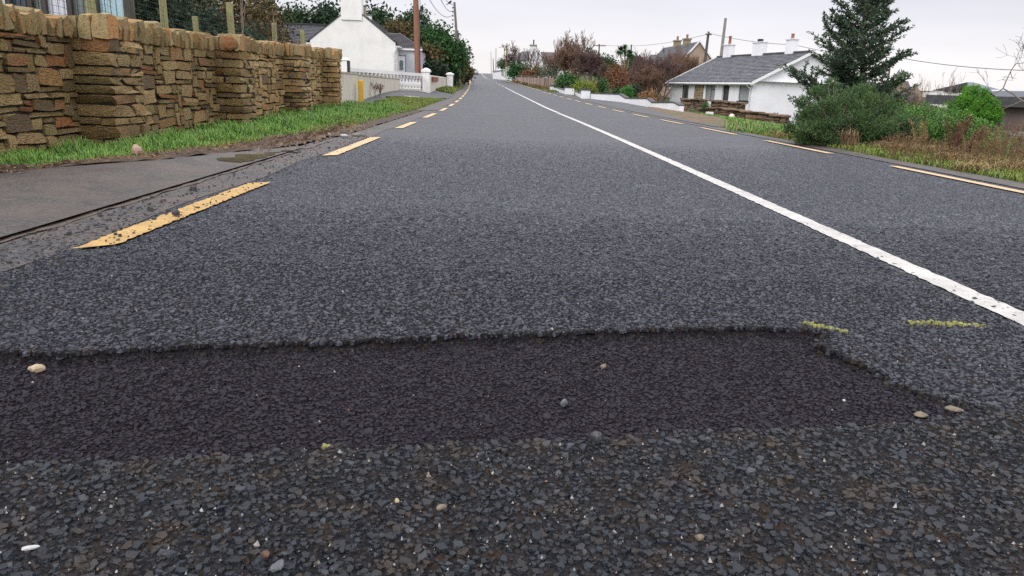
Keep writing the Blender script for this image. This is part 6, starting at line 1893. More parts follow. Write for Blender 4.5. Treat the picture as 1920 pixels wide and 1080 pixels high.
def palm():
    Y = 84; zb = at(1165, 165, Y).z
    e = empty('palm_tree', (at(1165, 160, Y).x, Y, zb), 'cabbage palm with several spiky heads on thin pale trunks', 'palm')
    V = []; F = []; rng = np.random.default_rng(9); n0 = 0
    for (px, py, r) in ((1163, 95, .62), (1171.5, 93, .68), (1180.5, 101, .5), (1201, 112, .45)):
        c = at(px, py, Y)
        for k in range(130):
            d_ = rng.normal(size=3); d_[2] = d_[2] * .8 + .25; d_ /= np.linalg.norm(d_)
            L = r * rng.uniform(.85, 1.35); w = .05
            s_ = np.cross(d_, [0, 0, 1.]); s_ /= np.linalg.norm(s_) + 1e-6
            c_ = np.array(c); mid = c_ + d_ * L * .6; tip = c_ + d_ * L - np.array([0, 0, .18 * L])
            V += [c_ + s_ * w * .5, mid + s_ * w, tip, mid - s_ * w]; F.append((n0, n0 + 1, n0 + 2, n0 + 3)); n0 += 4
    world_child(link('crown', np_mesh('crown', np.array(V), np.array(F), F_ever)), e)
    base = at(1168, 150, Y)
    for (px, py) in ((1163, 97), (1171.5, 95), (1180.5, 103)):
        c = at(px, py, Y); m = MB(); m.tube([(base.x, Y, zb - .3), ((base.x + c.x) / 2 + .1, Y, (zb + c.z) / 2), c], [.11, .08, .06], 6, pm('palm_trunk', (.30, .24, .19), (.20, .16, .12), rough=.9, scale=5)); world_child(m.build('trunk'), e)
    c = at(1201, 112, Y); m = MB(); m.tube([(c.x - .3, Y, zb - .3), c], [.08, .05], 6, MATS['palm_trunk']); world_child(m.build('trunk'), e)
palm()
# garden between the timber fence and the bungalow
leafy_tree('rust_tree', 1158, 121, 178, 66, 46, 'round rust red leaved small tree behind the white garden wall', 'tree', F_rust, 2600, .16, 171, k=8, trunkh=.22, shell=.7)
bare('bare_tree', 1158, 123, 176, 65.5, 'twiggy reddish bare bush within the rust red tree', B_red, 172, depth=4, kids=3, min_r=.015, stems=3, spread=.7)
shrub('garden_shrub', 1044, 1090, 143, 170, 72, 'dark green spreading shrub behind the farthest white piers', F_green, 3000, .20, 173)
shrub('garden_shrub', 1046, 1064, 145, 160, 88, 'clipped orange brown hedge at the end of the timber fence', F_orange, 1100, .16, 174, flat_top=True)
shrub('garden_shrub', 1078, 1122, 153, 176, 58, 'yellow green low shrub between the white piers', F_lime, 1500, .14, 175)
shrub('garden_shrub', 1094, 1128, 155, 175, 60, 'orange heather like shrub right of the yellow green one', F_orange, 1500, .14, 176)
shrub('garden_shrub', 1124, 1136, 149, 174, 55, 'narrow dark green column shrub before the rust red tree', F_ever, 900, .14, 177, k=4)
shrub('garden_shrub', 1150, 1168, 164, 182, 49, 'dark pointed shrub left of the bright green dome', F_ever, 800, .11, 178, k=4)
shrub('garden_shrub', 1164, 1190, 164, 187, 46, 'bright green domed conifer shrub behind the step of the white wall', leafm('foliage_dome', [(.03, .12, .02), (.05, .17, .03), (.04, .14, .025)]), 1800, .09, 179, k=4, shell=.9)
shrub('garden_shrub', 1184, 1200, 162, 177, 52, 'dark rounded shrub right of the bright green dome', F_dark, 700, .12, 180, k=4)
shrub('garden_shrub', 1194, 1236, 174, 194, 46, 'low orange brown mound behind the lowest white wall section', F_orange, 1300, .12, 181, k=5)
for (px, pt, pb, Y, sd, lab, mt, dp) in ((1226, 102, 190, 72, 182, 'largest bare brown shrub tree before the tan house', B_purp, 5), (1246, 106, 190, 78, 183, 'bare brown shrub tree against the bungalow corner', B_red, 4),
                                     (1212, 120, 188, 70, 184, 'left bare brown shrub tree covering the tan house corner', B_red, 4), (1272, 96, 185, 80, 185, 'reddish bare tree in front of the tan gable', B_red, 4), (1300, 104, 175, 84, 186, 'rust brown bare tree touching the bungalow roof slope', B_red, 4)):
    bare('bare_tree', px, pt, pb, Y, lab, mt, sd, depth=dp - 1 if dp == 5 else dp, kids=4, min_r=.014, stems=5, spread=.6, up=.3, group='bare trees before the tan house')
# climbing plant and grass tuft on the brown stone wall
shrub('wall_plant', 1317, 1334, 191, 210, 41.9, 'small green climbing plant hanging on the brown stone wall', F_green, 900, .06, 187, k=5)
shrub('wall_plant', 1288, 1304, 204, 214, 44, 'sage green weed at the foot of the brown stone wall', F_sage, 500, .06, 188, k=3)
bare('dry_stem', 1455, 205, 218, 38, 'thin dry plants in front of the bungalow gable', B_dark, 189, cat='plant', depth=2, kids=3, min_r=.006, stems=5)
bare('bare_bush', 708, 148, 181, 30, 'leafless thin bush against the low rendered wall', B_twig, 190, cat='bush', depth=3, kids=3, min_r=.006, stems=3, up=.4)

# ------------------------------------------------------------------ surfaced areas off the carriageway
M_redgrav = asphalt('red_gravel', 30, [(.15, .095, .065), (.22, .14, .095), (.12, .08, .055), (.28, .19, .13)], (.08, .05, .033), rough=.9, bump=.8, bdist=.012, dust=((.085, .10, .03), .8, .46, .64, .9), mott=((5, .7, 1.35), (20, .6, 1.4)))
M_shoul = asphalt('dark_shoulder_tarmac', 30, [(.045, .05, .052), (.065, .07, .072), (.085, .09, .09)], (.025, .028, .03), rough=.6, bump=.6, bdist=.01)
sheet('road_shoulder', lambda Y: (3.34, float(np.interp(Y, [19, 24, 30, 36, 44, 50, 80], [3.55, 3.8, 4.5, 5.2, 5.5, 4.45, 4.2])) + .08 * math.sin(Y * 1.9)), list(np.arange(19, 80, .8)), .020, M_shoul, None, 'structure', 5)
sheet('gravel_forecourt', lambda Y: (float(np.interp(Y, [17, 20, 24, 30, 36, 41], [4.2, 3.5, 3.6, 4.2, 4.8, 6.4])) + .1 * math.sin(Y * 2.3), float(np.interp(Y, [17, 20, 24, 30, 36, 41], [4.35, 5.2, 6.6, 8.3, 9.2, 8.0])) + .18 * math.sin(Y * 1.3)), list(np.arange(17, 41, .5)), .032, M_redgrav, None, 'structure', 12, .006, True)
sheet('driveway', lambda Y: (-7.7, float(np.interp(Y, [31, 33, 37, 39.5, 49], [-6.4, -5.8, -4.95, -4.46, -4.46]))), list(np.arange(31, 49.5, .5)), .030, M_shoul, None, 'structure', 10)
sheet('gravel_strip', lambda Y: (-6.93, -6.35 + .1 * math.sin(Y * 2)), list(np.arange(23.5, 31.6, .4)), .036, M_shoul, None, 'structure', 4, .01)
M_conc = pm('pale_concrete', (.42, .38, .34), (.33, .30, .27), rough=.9, scale=4)
sheet('concrete_edging', lambda Y: (float(np.interp(Y, [31.5, 37.2], [-6.2, -4.65])) - .05, float(np.interp(Y, [31.5, 37.2], [-6.2, -4.65])) + .28), list(np.arange(32.5, 37.3, .4)), .045, M_conc, None, 'structure', 2)

# ------------------------------------------------------------------ grass
M_grass = leafm('grass_green', [(0.0400, 0.1239, 0.0120), (0.0700, 0.2065, 0.0200), (0.1050, 0.2714, 0.0300), (0.0500, 0.1593, 0.0150), (0.1500, 0.2950, 0.0450), (0.2200, 0.2596, 0.0800), (0.0300, 0.0944, 0.0120), (0.0850, 0.2360, 0.0240), (0.3000, 0.3186, 0.1300)], .6, 1.15)
M_straw = leafm('grass_straw', [(.27, .19, .085), (.34, .26, .12), (.20, .13, .06), (.40, .31, .16), (.17, .095, .045), (.14, .15, .04)], .8, 1.1)
M_grass2 = leafm('grass_olive', [(.06, .13, .014), (.10, .17, .02), (.16, .20, .035), (.24, .22, .07), (.075, .14, .015)], .7, 1.0)
def blades(name, X, Y, h, w, mat, label, bend=.5, seed=1, zoff=0, z=None):
    rng = np.random.default_rng(seed); n = len(X)
    Z = (gz(X, Y) if z is None else z) + zoff
    a = rng.uniform(0, 6.283, n); h = h * rng.uniform(.55, 1.25, n); b = bend * rng.uniform(.2, 1.5, n)
    dx, dy = np.cos(a), np.sin(a); px, py = -dy, dx
    w = np.broadcast_to(np.asarray(w, float), (n,)) * rng.uniform(.7, 1.3, n)
    base = np.stack([X, Y, Z - .01], -1)
    D = np.stack([dx, dy, 0 * dx], -1); P = np.stack([px, py, 0 * px], -1); U = np.array([0, 0, 1.])
    m1 = base + D * (h * b * .28)[:, None] + U * (h * .55)[:, None]
    m2 = base + D * (h * b * .62)[:, None] + U * (h * (.9 - .12 * b))[:, None]
    tip = base + D * (h * b)[:, None] + U * (h * (1.05 - .38 * b))[:, None]
    V = np.stack([base - P * w[:, None] * .5, base + P * w[:, None] * .5, m1 - P * w[:, None] * .42, m1 + P * w[:, None] * .42, m2 - P * w[:, None] * .25, m2 + P * w[:, None] * .25, tip], 1)
    T = np.array([(0, 1, 3), (0, 3, 2), (2, 3, 5), (2, 5, 4), (4, 5, 6)])
    F = (np.arange(n)[:, None, None] * 7 + T[None]).reshape(-1, 3)
    o = link(name, np_mesh(name, V.reshape(-1, 3), F, mat, True)); o['kind'] = 'stuff'; props(o, label, 'grass')
    return o
def grass_fields():
    rng = np.random.default_rng(77)
    def clumpy(X, Y, thr=-.25):
        return np.sin(X * 5.1 + Y * 2.3) * np.sin(Y * 3.7 - X * 2.9) + rng.normal(size=len(X)) * .5 > thr
    # near verge
    n = 62000
    Y = 5.35 + 20 * rng.uniform(size=n) ** 1.7
    fe = np.interp(Y, [5.2, 5.6, 6.1, 6.7, 7.4, 9.0, 11, 14, 24], [-6.9, -6.05, -5.74, -5.42, -5.28, -5.05, -4.76, -4.66, -4.62])
    fe = fe - .08 * np.sin(Y * 2.1) - .05 * np.sin(Y * 5.3) - np.abs(rng.normal(size=n)) * .06
    s_ = -6.93 + (fe + 6.93) * rng.uniform(size=n) ** .92
    X = cx(Y) + s_
    ok = (fe > -6.9) & clumpy(X, Y, -.9)
    for i, pa in enumerate(pier_Y):
        ok &= ~((Y > pa) & (Y < pa + .85) & (s_ < -6.5))
    X, Y = X[ok], Y[ok]
    near_edge = np.clip((fe[ok] - s_[ok]) / .5, .35, 1) * (1 + .42 * np.sin(X * 3.3 + Y * 1.7) * np.sin(Y * 2.6 - X * 1.9) + .25 * np.sin(X * 9 + Y * 7))
    blades('grass', X, Y, .13 * near_edge + .015, .0040 + .00035 * Y, M_grass, 'bright green tufted grass along the foot of the stone wall', .9, 5)
    # straw at its edge
    n = 5000; Y = 5.5 + 18 * rng.uniform(size=n) ** 1.4
    fe = np.interp(Y, [5.2, 5.6, 6.1, 6.7, 7.4, 9.0, 11, 14, 24], [-6.9, -5.95, -5.62, -5.3, -5.15, -4.95, -4.72, -4.66, -4.62])
    X = cx(Y) + fe - np.abs(rng.normal(size=n)) * .16 - .02
    blades('dry_grass', X, Y, .06, .006 + .0003 * Y, M_grass2, 'yellowish trampled grass on the worn edge of the left verge', 1.3, 6)
    # verge further on, up to the driveway, and beyond it
    n = 22000; Y = 22 + 17 * rng.uniform(size=n)
    s0 = np.interp(Y, [22, 30.9, 31, 33, 37, 39], [-6.35, -6.3, -6.2, -5.6, -4.8, -4.5]); s_ = s0 + (-4.62 - s0) * rng.uniform(size=n)
    blades('grass', cx(Y) + s_, Y, .09, .016, M_grass2, 'olive green grass tongue between road edge and driveway on the left', .9, 7)
    n = 12000; Y = 49.5 + 55 * rng.uniform(size=n) ** 1.3; s_ = -4.6 - rng.uniform(size=n) * np.interp(Y, [49, 60, 80, 110], [1.6, 2.6, 2.6, 2.0])
    blades('grass', cx(Y) + s_, Y, .16, .05, M_grass2, 'short green and tan grass of the far left verge beyond the driveway', .8, 8)
    # right verge
    n = 46000; Y = 7.8 + 22 * rng.uniform(size=n) ** 1.5
    s_ = 3.42 + np.abs(rng.normal(size=n)) * 0 + rng.uniform(size=n) ** 1.1 * np.interp(Y, [8, 12, 20, 30], [4.6, 5.6, 8, 9])
    inner = np.interp(Y, [7, 16, 17, 20, 24, 30], [3.4, 3.4, 4.3, 5.2, 6.6, 8.3]); outer_in = np.interp(Y, [16, 17, 20, 24, 30], [3.4, 4.2, 3.55, 3.75, 4.4])
    ok = (s_ > inner) | (Y < 17)
    blades('grass', cx(Y[ok]) + s_[ok], Y[ok], .075, .005 + .0005 * Y[ok], M_grass2, 'mossy green grass of the right verge under the bushes', 1.0, 9)
    n = 20000; Y = 16.5 + 21 * rng.uniform(size=n); s_ = np.interp(Y, [17, 20, 24, 30, 36, 41], [4.0, 4.8, 6.0, 7.6, 8.4, 7.6]) + (rng.uniform(size=n) ** .8) * 4.5 - 1.0
    blades('grass', cx(Y) + s_, Y, .12, .018, M_grass, 'rough green grass in front of the long low brown stone wall', .9, 10)
    n = 9000; Y = 30 + 45 * rng.uniform(size=n); s_ = 4.6 + 2 * rng.uniform(size=n)
    ok = (Y > 52)
    n = 9000; Y = 78 + 60 * rng.uniform(size=n); s_ = 3.6 + 3.5 * rng.uniform(size=n) ** 1.5
    blades('dry_grass', cx(Y) + s_, Y, .35, .09, leafm('grass_rust', [(.20, .12, .06), (.26, .17, .08), (.14, .13, .04), (.17, .08, .05)]), 'tan and rusty rough grass along the far right verge before the timber fence', .6, 11)
    n = 5000; Y = 68 + 34 * rng.uniform(size=n); s_ = 3.5 + .9 * rng.uniform(size=n)
    blades('grass', cx(Y) + s_, Y, .14, .06, M_grass2, 'short green grass strip along the foot of the timber fence', .6, 12)
    # orange straw masses on the right verge
    P = []
    for (px, py, w, k) in ((1690, 283, .22, 300), (1740, 276, .25, 450), (1790, 303, .22, 450), (1850, 310, .35, 600), (1905, 320, .35, 500), (1600, 262, .2, 250), (1655, 278, .2, 300), (1760, 286, .35, 500), (1890, 298, .5, 700), (1462, 258, .2, 200), (1500, 278, .2, 200), (1820, 322, .2, 350)):
        h = hit(px, py); P.append(np.stack([h.x + rng.normal(size=k) * w * .5, h.y + rng.normal(size=k) * w * .45], -1))
    P = np.concatenate(P)
    P = P[(P[:, 0] - cx(P[:, 1])) > 3.45]
    blades('straw_grass', P[:, 0], P[:, 1], .15, .007, M_straw, 'collapsed orange straw grass on the right verge', 1.7, 13)
grass_fields()
def weeds():
    rng = np.random.default_rng(31)
    M_weed = leafm('dead_weed', [(.12, .06, .035), (.17, .09, .05), (.21, .135, .075), (.09, .045, .03), (.26, .19, .11), (.09, .09, .03)], .85, 1.0)
    sg = Segs(); LP = []
    for i in range(480):
        px = rng.uniform(1660, 1960); py = rng.uniform(268, 300) + (px - 1660) * .10
        if rng.uniform() < .25: px = rng.uniform(1640, 1760); py = rng.uniform(262, 280)
        h = hit(px, py); L = rng.uniform(.18, .42) * (1.45 if 1815 < px < 1960 else .8)
        d_ = np.array([rng.normal() * .22, rng.normal() * .2, 1.0]); d_ /= np.linalg.norm(d_)
        p = np.array([h.x, h.y, h.z - .03]); q = p + d_ * L
        sg.add(p, p + d_ * L * .5, .004, .0035); sg.add(p + d_ * L * .5, q, .0035, .002)
        for k in range(7):
            f = rng.uniform(.3, 1); b = p + d_ * L * f; e_ = np.array([rng.normal(), rng.normal(), 1.1]); e_ /= np.linalg.norm(e_)
            t = b + e_ * L * rng.uniform(.08, .2); sg.add(b, t, .0022, .0012)
            for j in range(3): LP.append(b + (t - b) * rng.uniform(.4, 1.1) + rng.normal(size=3) * .008)
    V, F = leaf_quads(np.array(LP), .022, .5, rng)
    o = link('dead_weeds', sg.mesh('dead_weeds', M_weed)); o['kind'] = 'stuff'; props(o, 'brown dead weed stalks standing on the right verge before the hedge', 'weeds')
    o = link('weed_seedheads', np_mesh('weed_seedheads', V, F, M_weed)); o['kind'] = 'stuff'; props(o, 'dry brown seed heads on the weeds of the right verge', 'weeds')
    # the two big dark dock stalks leaning right, and one straight pale one
    for i, (pb, pt, n, lab) in enumerate((((1776, 296), (1812, 222), 5, 'tallest dark red brown dock stalks leaning right before the green hedge'), ((1800, 300), (1842, 243), 4, 'second dark dock stalk leaning right, right of the tallest one'), ((1783, 292), (1790, 232), 3, 'upright dark dock stalk beside the tallest leaning one'), ((1728, 288), (1722, 232), 3, 'upright pale tan weed stalk before the green hedge'))):
        h = hit(*pb); T = at(*pt, h.y)
        e = empty('dock_plant', h, lab, 'weed'); sg = Segs(); LP = []
        for k in range(n):
            a = np.array([h.x + rng.normal() * .02, h.y + rng.normal() * .02, h.z - .03]); b = np.array([T.x + rng.normal() * .05, T.y + rng.normal() * .08, T.z - .03 * k])
            mid = (a + b) / 2 + rng.normal(size=3) * .02
            sg.add(a, mid, .008, .006); sg.add(mid, b, .006, .003)
            for j in range(34):
                f = rng.uniform(.3, 1.02); c = (a * (1 - f) + b * f); e_ = (b - a) / np.linalg.norm(b - a) + rng.normal(size=3) * .35
                t = c + e_ * rng.uniform(.04, .12); sg.add(c, t, .002, .001)
                for q in range(5): LP.append(c + (t - c) * rng.uniform(.3, 1.1) + rng.normal(size=3) * .006)
        md = leafm('dock_seed', [(.12, .045, .03), (.17, .07, .045), (.09, .035, .028)], .85) if i != 3 else M_straw
        world_child(link('stem', sg.mesh('stem', pm('dock_stem', (.10, .045, .035), rough=.8) if i != 3 else pm('pale_stem', (.30, .21, .12), rough=.8))), e)
        V, F = leaf_quads(np.array(LP), .02, .6, rng); o = world_child(link('seed_head', np_mesh('seed_head', V, F, md)), e); o['kind'] = 'stuff'
    # withered fern tuft by the bush
    h = hit(1588, 276); 
    P = np.stack([h.x + rng.normal(size=170) * .08, h.y + rng.normal(size=170) * .05], -1)
    o = blades('withered_tuft', P[:, 0], P[:, 1], .30, .010, leafm('withered_brown', [(.20, .12, .07), (.28, .19, .11), (.13, .08, .05), (.36, .26, .17)]), 'withered pale brown tuft standing against the dark green bush', .5, 17)
    del o['kind']; o['category'] = 'plant'
    # leaf litter on the bare earth and along the gutter
    n = 3000; Y = 5.6 + 9 * rng.uniform(size=n) ** 1.2
    fe = np.array([far_edge(y) for y in Y]) if False else np.interp(Y, [-14, 5.2, 5.6, 6.1, 6.7, 7.4, 9.0], [-6.9, -6.9, -5.75, -5.35, -5.0, -4.85, -4.5])
    s_ = fe - .02 - rng.uniform(size=n) ** 1.2 * .40; X = cx(Y) + s_
    P = np.stack([X, Y, gz(X, Y) + .038 + rng.uniform(0, .02, n)], -1)
    V, F = leaf_quads(P, .026, .6, rng, up=0)
    V = V.reshape(-1, 4, 3); c = V.mean(1, keepdims=True); V = c + (V - c) * np.array([1, 1, .3]); V = V.reshape(-1, 3)
    o = link('leaf_litter', np_mesh('leaf_litter', V, F, leafm('dead_leaf', [(.10, .05, .03), (.16, .08, .04), (.22, .12, .06), (.06, .035, .025), (.30, .2, .11)], .8))); o['kind'] = 'stuff'; props(o, 'brown leaf litter on the bare earth between turf and tarmac', 'leaves')
    # small stones on the bare earth
    n = 520; Y = 5.6 + 8 * rng.uniform(size=n); fe = np.interp(Y, [-14, 5.2, 5.6, 6.1, 6.7, 7.4, 9.0], [-6.9, -6.9, -5.75, -5.35, -5.0, -4.85, -4.5])
    X = cx(Y) + fe + rng.normal(size=n) * .13 - .08
    o = chips('earth_stones', X, Y, .012 * np.exp(rng.normal(size=n) * .45), pm('earth_stone', (.2, .15, .1), rough=.85, isl_cols=[(.10, .07, .05), (.26, .20, .14), (.16, .11, .08), (.34, .28, .2)]), True, 41, .035, .8); o['kind'] = 'stuff'; props(o, 'small pale stones scattered over the bare earth edge', 'stones')
    M_clod = pm('earth_clod', (.05, .03, .02), (.09, .055, .035), rough=.9, scale=30)
    n = 900; Y = 5.7 + 7.5 * rng.uniform(size=n) ** 1.1; fe = np.interp(Y, [-14, 5.2, 5.6, 6.1, 6.7, 7.4, 9.0], [-6.9, -6.9, -5.75, -5.35, -5.0, -4.85, -4.5])
    X = cx(Y) + fe - .08 - rng.uniform(size=n) * .30
    o = chips('earth_clods', X, Y, .018 * np.exp(rng.normal(size=n) * .4), M_clod, True, 42, .030, 1.0); o['kind'] = 'stuff'; props(o, 'dark crumbly earth clods at the edge of the left turf', 'soil')
weeds()

# ------------------------------------------------------------------ the young spruce, gorse bush, hedge and cypress
def spruce():
    Y = 17.5; base = at(1612, 240, Y); zb = g(base.x, Y) - .2
    T0 = at(1628, 80, Y); top = at(1636, -130, Y)
    e = empty('spruce_tree', (base.x, Y, zb), 'tall blue green young spruce rising out of the picture beside the white bungalow', 'tree')
    rng = np.random.default_rng(202)
    tr = Segs(); br = Segs(); tw = []
    H = top.z - zb
    ax = lambda z: np.array([base.x + (top.x - base.x) * ((z - zb) / H) + .04 * math.sin(z * 2), Y, z])
    zz = np.linspace(zb, top.z, 12)
    for a, b in zip(zz[:-1], zz[1:]):
        f = (a - zb) / H; tr.add(ax(a), ax(b), .085 * (1 - .75 * f), .085 * (1 - .75 * (b - zb) / H))
    z = zb + .40
    Q = []; D = []
    def twig(p, d_, L, r, lev):
        q = p.copy(); dd = d_.copy(); n = max(3, int(L / .11)); step = L / n
        for i in range(n):
            dd = dd + rng.normal(size=3) * .05 + np.array([0, 0, .035]); dd /= np.linalg.norm(dd)
            q2 = q + dd * step
            br.add(q, q2, r * (1 - i / n * .7), r * (1 - (i + 1) / n * .7))
            if lev > 0:
                f = (i + 1) / n
                for s_ in (-1, 1):
                    if rng.uniform() < .92:
                        side = np.cross(dd, [0, 0, 1.]); side /= np.linalg.norm(side) + 1e-6
                        e_ = dd * .75 + side * s_ * .8 + np.array([0, 0, rng.normal() * .18 - .03]); e_ /= np.linalg.norm(e_)
                        twig(q2, e_, L * rng.uniform(.26, .42) * (1.25 - .55 * f), r * .5, lev - 1)
            dens = 9 if lev == 0 else (5 if i > n * .3 else 1)
            for k in range(dens):
                Q.append(q + (q2 - q) * rng.uniform()); D.append(dd)
            q = q2
    zi = 0
    while z < top.z - .1:
        f = (z - zb) / H
        nb = 5
        for k in range(nb):
            a = rng.uniform(0, 6.283)
            L = (.45 + 1.12 * math.sin(min(1, (1 - f) * 1.25) * math.pi * .5)) * rng.uniform(.45, 1.2)
            L *= .80 + .34 * math.sin(3 * a + z * 2.3) * math.sin(z * 3.1 + a)
            if math.cos(a) > 0: L *= .84
            if f < .5 and math.cos(a) < 0: L *= 1.2
            up = .18 + .42 * f + rng.normal() * .10 + (.22 if math.cos(a) > .2 else 0)
            d_ = np.array([math.cos(a), math.sin(a) * .9, up]); d_ /= np.linalg.norm(d_)
            twig(ax(z + rng.uniform(-.06, .06)), d_, L * (.85 if L > 1.3 else 1), .016 + .008 * (1 - f), 1)
        z += .175
    Q = np.array(Q); D = np.array(D); n = len(Q)
    rnd = rng.normal(size=(n, 3)); rnd /= np.linalg.norm(rnd, axis=1, keepdims=True)
    nd = D * .85 + rnd * .75; nd /= np.linalg.norm(nd, axis=1, keepdims=True)
    sd = np.cross(nd, rng.normal(size=(n, 3))); sd /= np.linalg.norm(sd, axis=1, keepdims=True)
    L = .078 * rng.uniform(.7, 1.3, (n, 1)); W = .013
    V = np.stack([Q - sd * W, Q + nd * L * .55 - sd * W * 1.1, Q + nd * L, Q + nd * L * .55 + sd * W * 1.1], 1).reshape(-1, 3)
    F = np.arange(4 * n).reshape(n, 4)
    M_need = leafm('spruce_needles', [(.024, .055, .036), (.040, .085, .058), (.060, .12, .085), (.034, .070, .045), (.09, .15, .11), (.075, .065, .028), (.045, .095, .055), (.10, .11, .05)], .6)
    world_child(link('needles', np_mesh('needles', V, F, M_need)), e)
    world_child(link('trunk', tr.mesh('trunk', B_dark, 8)), e)
    world_child(link('branch', br.mesh('branch', B_dark, 3)), e)
    print('spruce needles', n)
spruce()
def needle_bush(name, blobs, n, L, W, mat, label, cat, base, seed, upb=.6, lumps=0):
    rng = np.random.default_rng(seed)
    big = list(blobs)
    if lumps:
        nb = []
        for b in blobs:
            for q in range(lumps):
                d_ = rng.normal(size=3); d_ /= np.linalg.norm(d_); d_[1] = -abs(d_[1]); f = rng.uniform(.26, .42)
                nb.append((b[0] + d_[0] * b[3] * .74, b[1] + d_[1] * b[4] * .74, b[2] + d_[2] * b[5] * .74, b[3] * f, b[4] * f, b[5] * f))
        blobs = nb + [(b[0], b[1], b[2], b[3] * .6, b[4] * .6, b[5] * .6) for b in blobs]
    e = empty(name, base, label, cat)
    # many small upright shoots, each a tuft of needles
    P = blob_points(blobs, n, rng, .82)
    C = np.array([b[:3] for b in blobs]).mean(0)
    out = P - C; out /= np.linalg.norm(out, axis=1, keepdims=True) + 1e-6
    dirn = out * .7 + rng.normal(size=(n, 3)) * .35 + np.array([0, 0, upb]); dirn /= np.linalg.norm(dirn, axis=1, keepdims=True)
    k = 9
    Q = np.repeat(P, k, 0) + np.repeat(dirn, k, 0) * rng.uniform(-.5, .6, (n * k, 1)) * L * 2
    D = np.repeat(dirn, k, 0)
    nd = D * .8 + rng.normal(size=(n * k, 3)) * .5; nd /= np.linalg.norm(nd, axis=1, keepdims=True)
    sd = np.cross(nd, rng.normal(size=(n * k, 3))); sd /= np.linalg.norm(sd, axis=1, keepdims=True)
    l = L * rng.uniform(.7, 1.3, (n * k, 1))
    V = np.stack([Q - sd * W, Q + nd * l * .5 - sd * W, Q + nd * l, Q + nd * l * .5 + sd * W], 1).reshape(-1, 3)
    F = np.arange(4 * n * k).reshape(-1, 4)
    world_child(link('foliage', np_mesh('foliage', V, F, mat)), e)
    sg = Segs()
    for b in blobs:
        sg.add(np.array(base) + rng.normal(size=3) * np.array([.15, .1, 0]), np.array(b[:3]), .025, .01)
        for i in range(6): sg.add(np.array(b[:3]), np.array(b[:3]) + rng.normal(size=3) * np.array(b[3:6]) * .5, .01, .004)
    world_child(link('stem', sg.mesh('stem', B_dark, 4)), e)
def B(px, py, Y, rpx, rpy, ry=None):
    p = at(px, py, Y); return (p.x, p.y, p.z, rpx / FPX * Y, (ry if ry else rpx / FPX * Y), rpy / FPX * Y)
M_gorse = leafm('gorse_green', [(0.0174, 0.0480, 0.0154), (0.0317, 0.0768, 0.0240), (0.0475, 0.1152, 0.0343), (0.0713, 0.1536, 0.0472), (0.0238, 0.0576, 0.0189), (0.1030, 0.1632, 0.0601), (0.0554, 0.0576, 0.0257)], .65)
needle_bush('gorse_bush', [B(1500, 245, 13.2, 34, 28), B(1535, 222, 14, 44, 40), B(1575, 205, 14.6, 50, 42), B(1620, 210, 14.8, 55, 46), B(1600, 240, 13.6, 48, 32), B(1660, 225, 14.4, 50, 42), B(1545, 250, 13, 40, 26), B(1640, 250, 13.6, 40, 22), B(1590, 182, 15.2, 28, 24), B(1690, 240, 13.8, 30, 30), B(1528, 196, 15.2, 32, 30), B(1560, 178, 15.6, 30, 26)],
            11500, .038, .005, M_gorse, 'large dark green gorse like bush at the edge of the right verge', 'bush', tuple(hit(1590, 275) + Vector((0, .6, 0))), 301, .6, 9)
M_hedge = leafm('hedge_green', [(0.0420, 0.1148, 0.0242), (0.0675, 0.1688, 0.0330), (0.0975, 0.2160, 0.0440), (0.1275, 0.2565, 0.0605), (0.0525, 0.1350, 0.0275)], .6)
def hedge():
    bl = []
    for px, pt, Y in ((1690, 198, 16.8), (1715, 199, 16.4), (1742, 201, 16.0), (1770, 205, 15.7), (1798, 212, 15.4), (1826, 226, 15.0), (1852, 244, 14.6), (1868, 262, 14.2)):
        zt = at(px, pt, Y).z; p = at(px, pt, Y); zb = g(p.x, Y) + .1; c = (zt + zb) / 2
        bl.append((p.x, Y, c + .05, .30, .40, (zt - zb) / 2 + .02)); bl.append((p.x + .1, Y - .15, c - .2, .3, .3, (zt - zb) / 2.6))
    base = at(1770, 280, 15.6)
    e = empty('hedge', (base.x, 15.6, g(base.x, 15.6)), 'fresh green leafy hedge between the gorse bush and the bright cypress', 'hedge')
    foliage('foliage', bl, 15000, .040, M_hedge, e, .65, .2, .85, 5, 302)
    sg = Segs(); rng = np.random.default_rng(5)
    for b in bl:
        sg.add(np.array([b[0], b[1], g(b[0], b[1]) - .1]), np.array(b[:3]), .02, .008)
        for i in range(4): sg.add(np.array(b[:3]), np.array(b[:3]) + rng.normal(size=3) * .12, .008, .003)
    world_child(link('stem', sg.mesh('stem', B_dark, 4)), e)
hedge()
needle_bush('cypress_shrub', [B(1826, 196, 19.5, 26, 26), B(1818, 182, 19.7, 15, 18), B(1842, 208, 19.2, 26, 24), B(1855, 222, 19, 16, 16), B(1806, 206, 19.4, 22, 24), B(1830, 225, 19, 30, 24)], 4200, .045, .009, F_bright, 'bright lime green cypress shrub with pointed top in front of the flat roofed building', 'shrub', tuple(Vector((at(1826, 240, 19.4).x, 19.4, g(at(1826, 240, 19.4).x, 19.4)))), 303, .9)

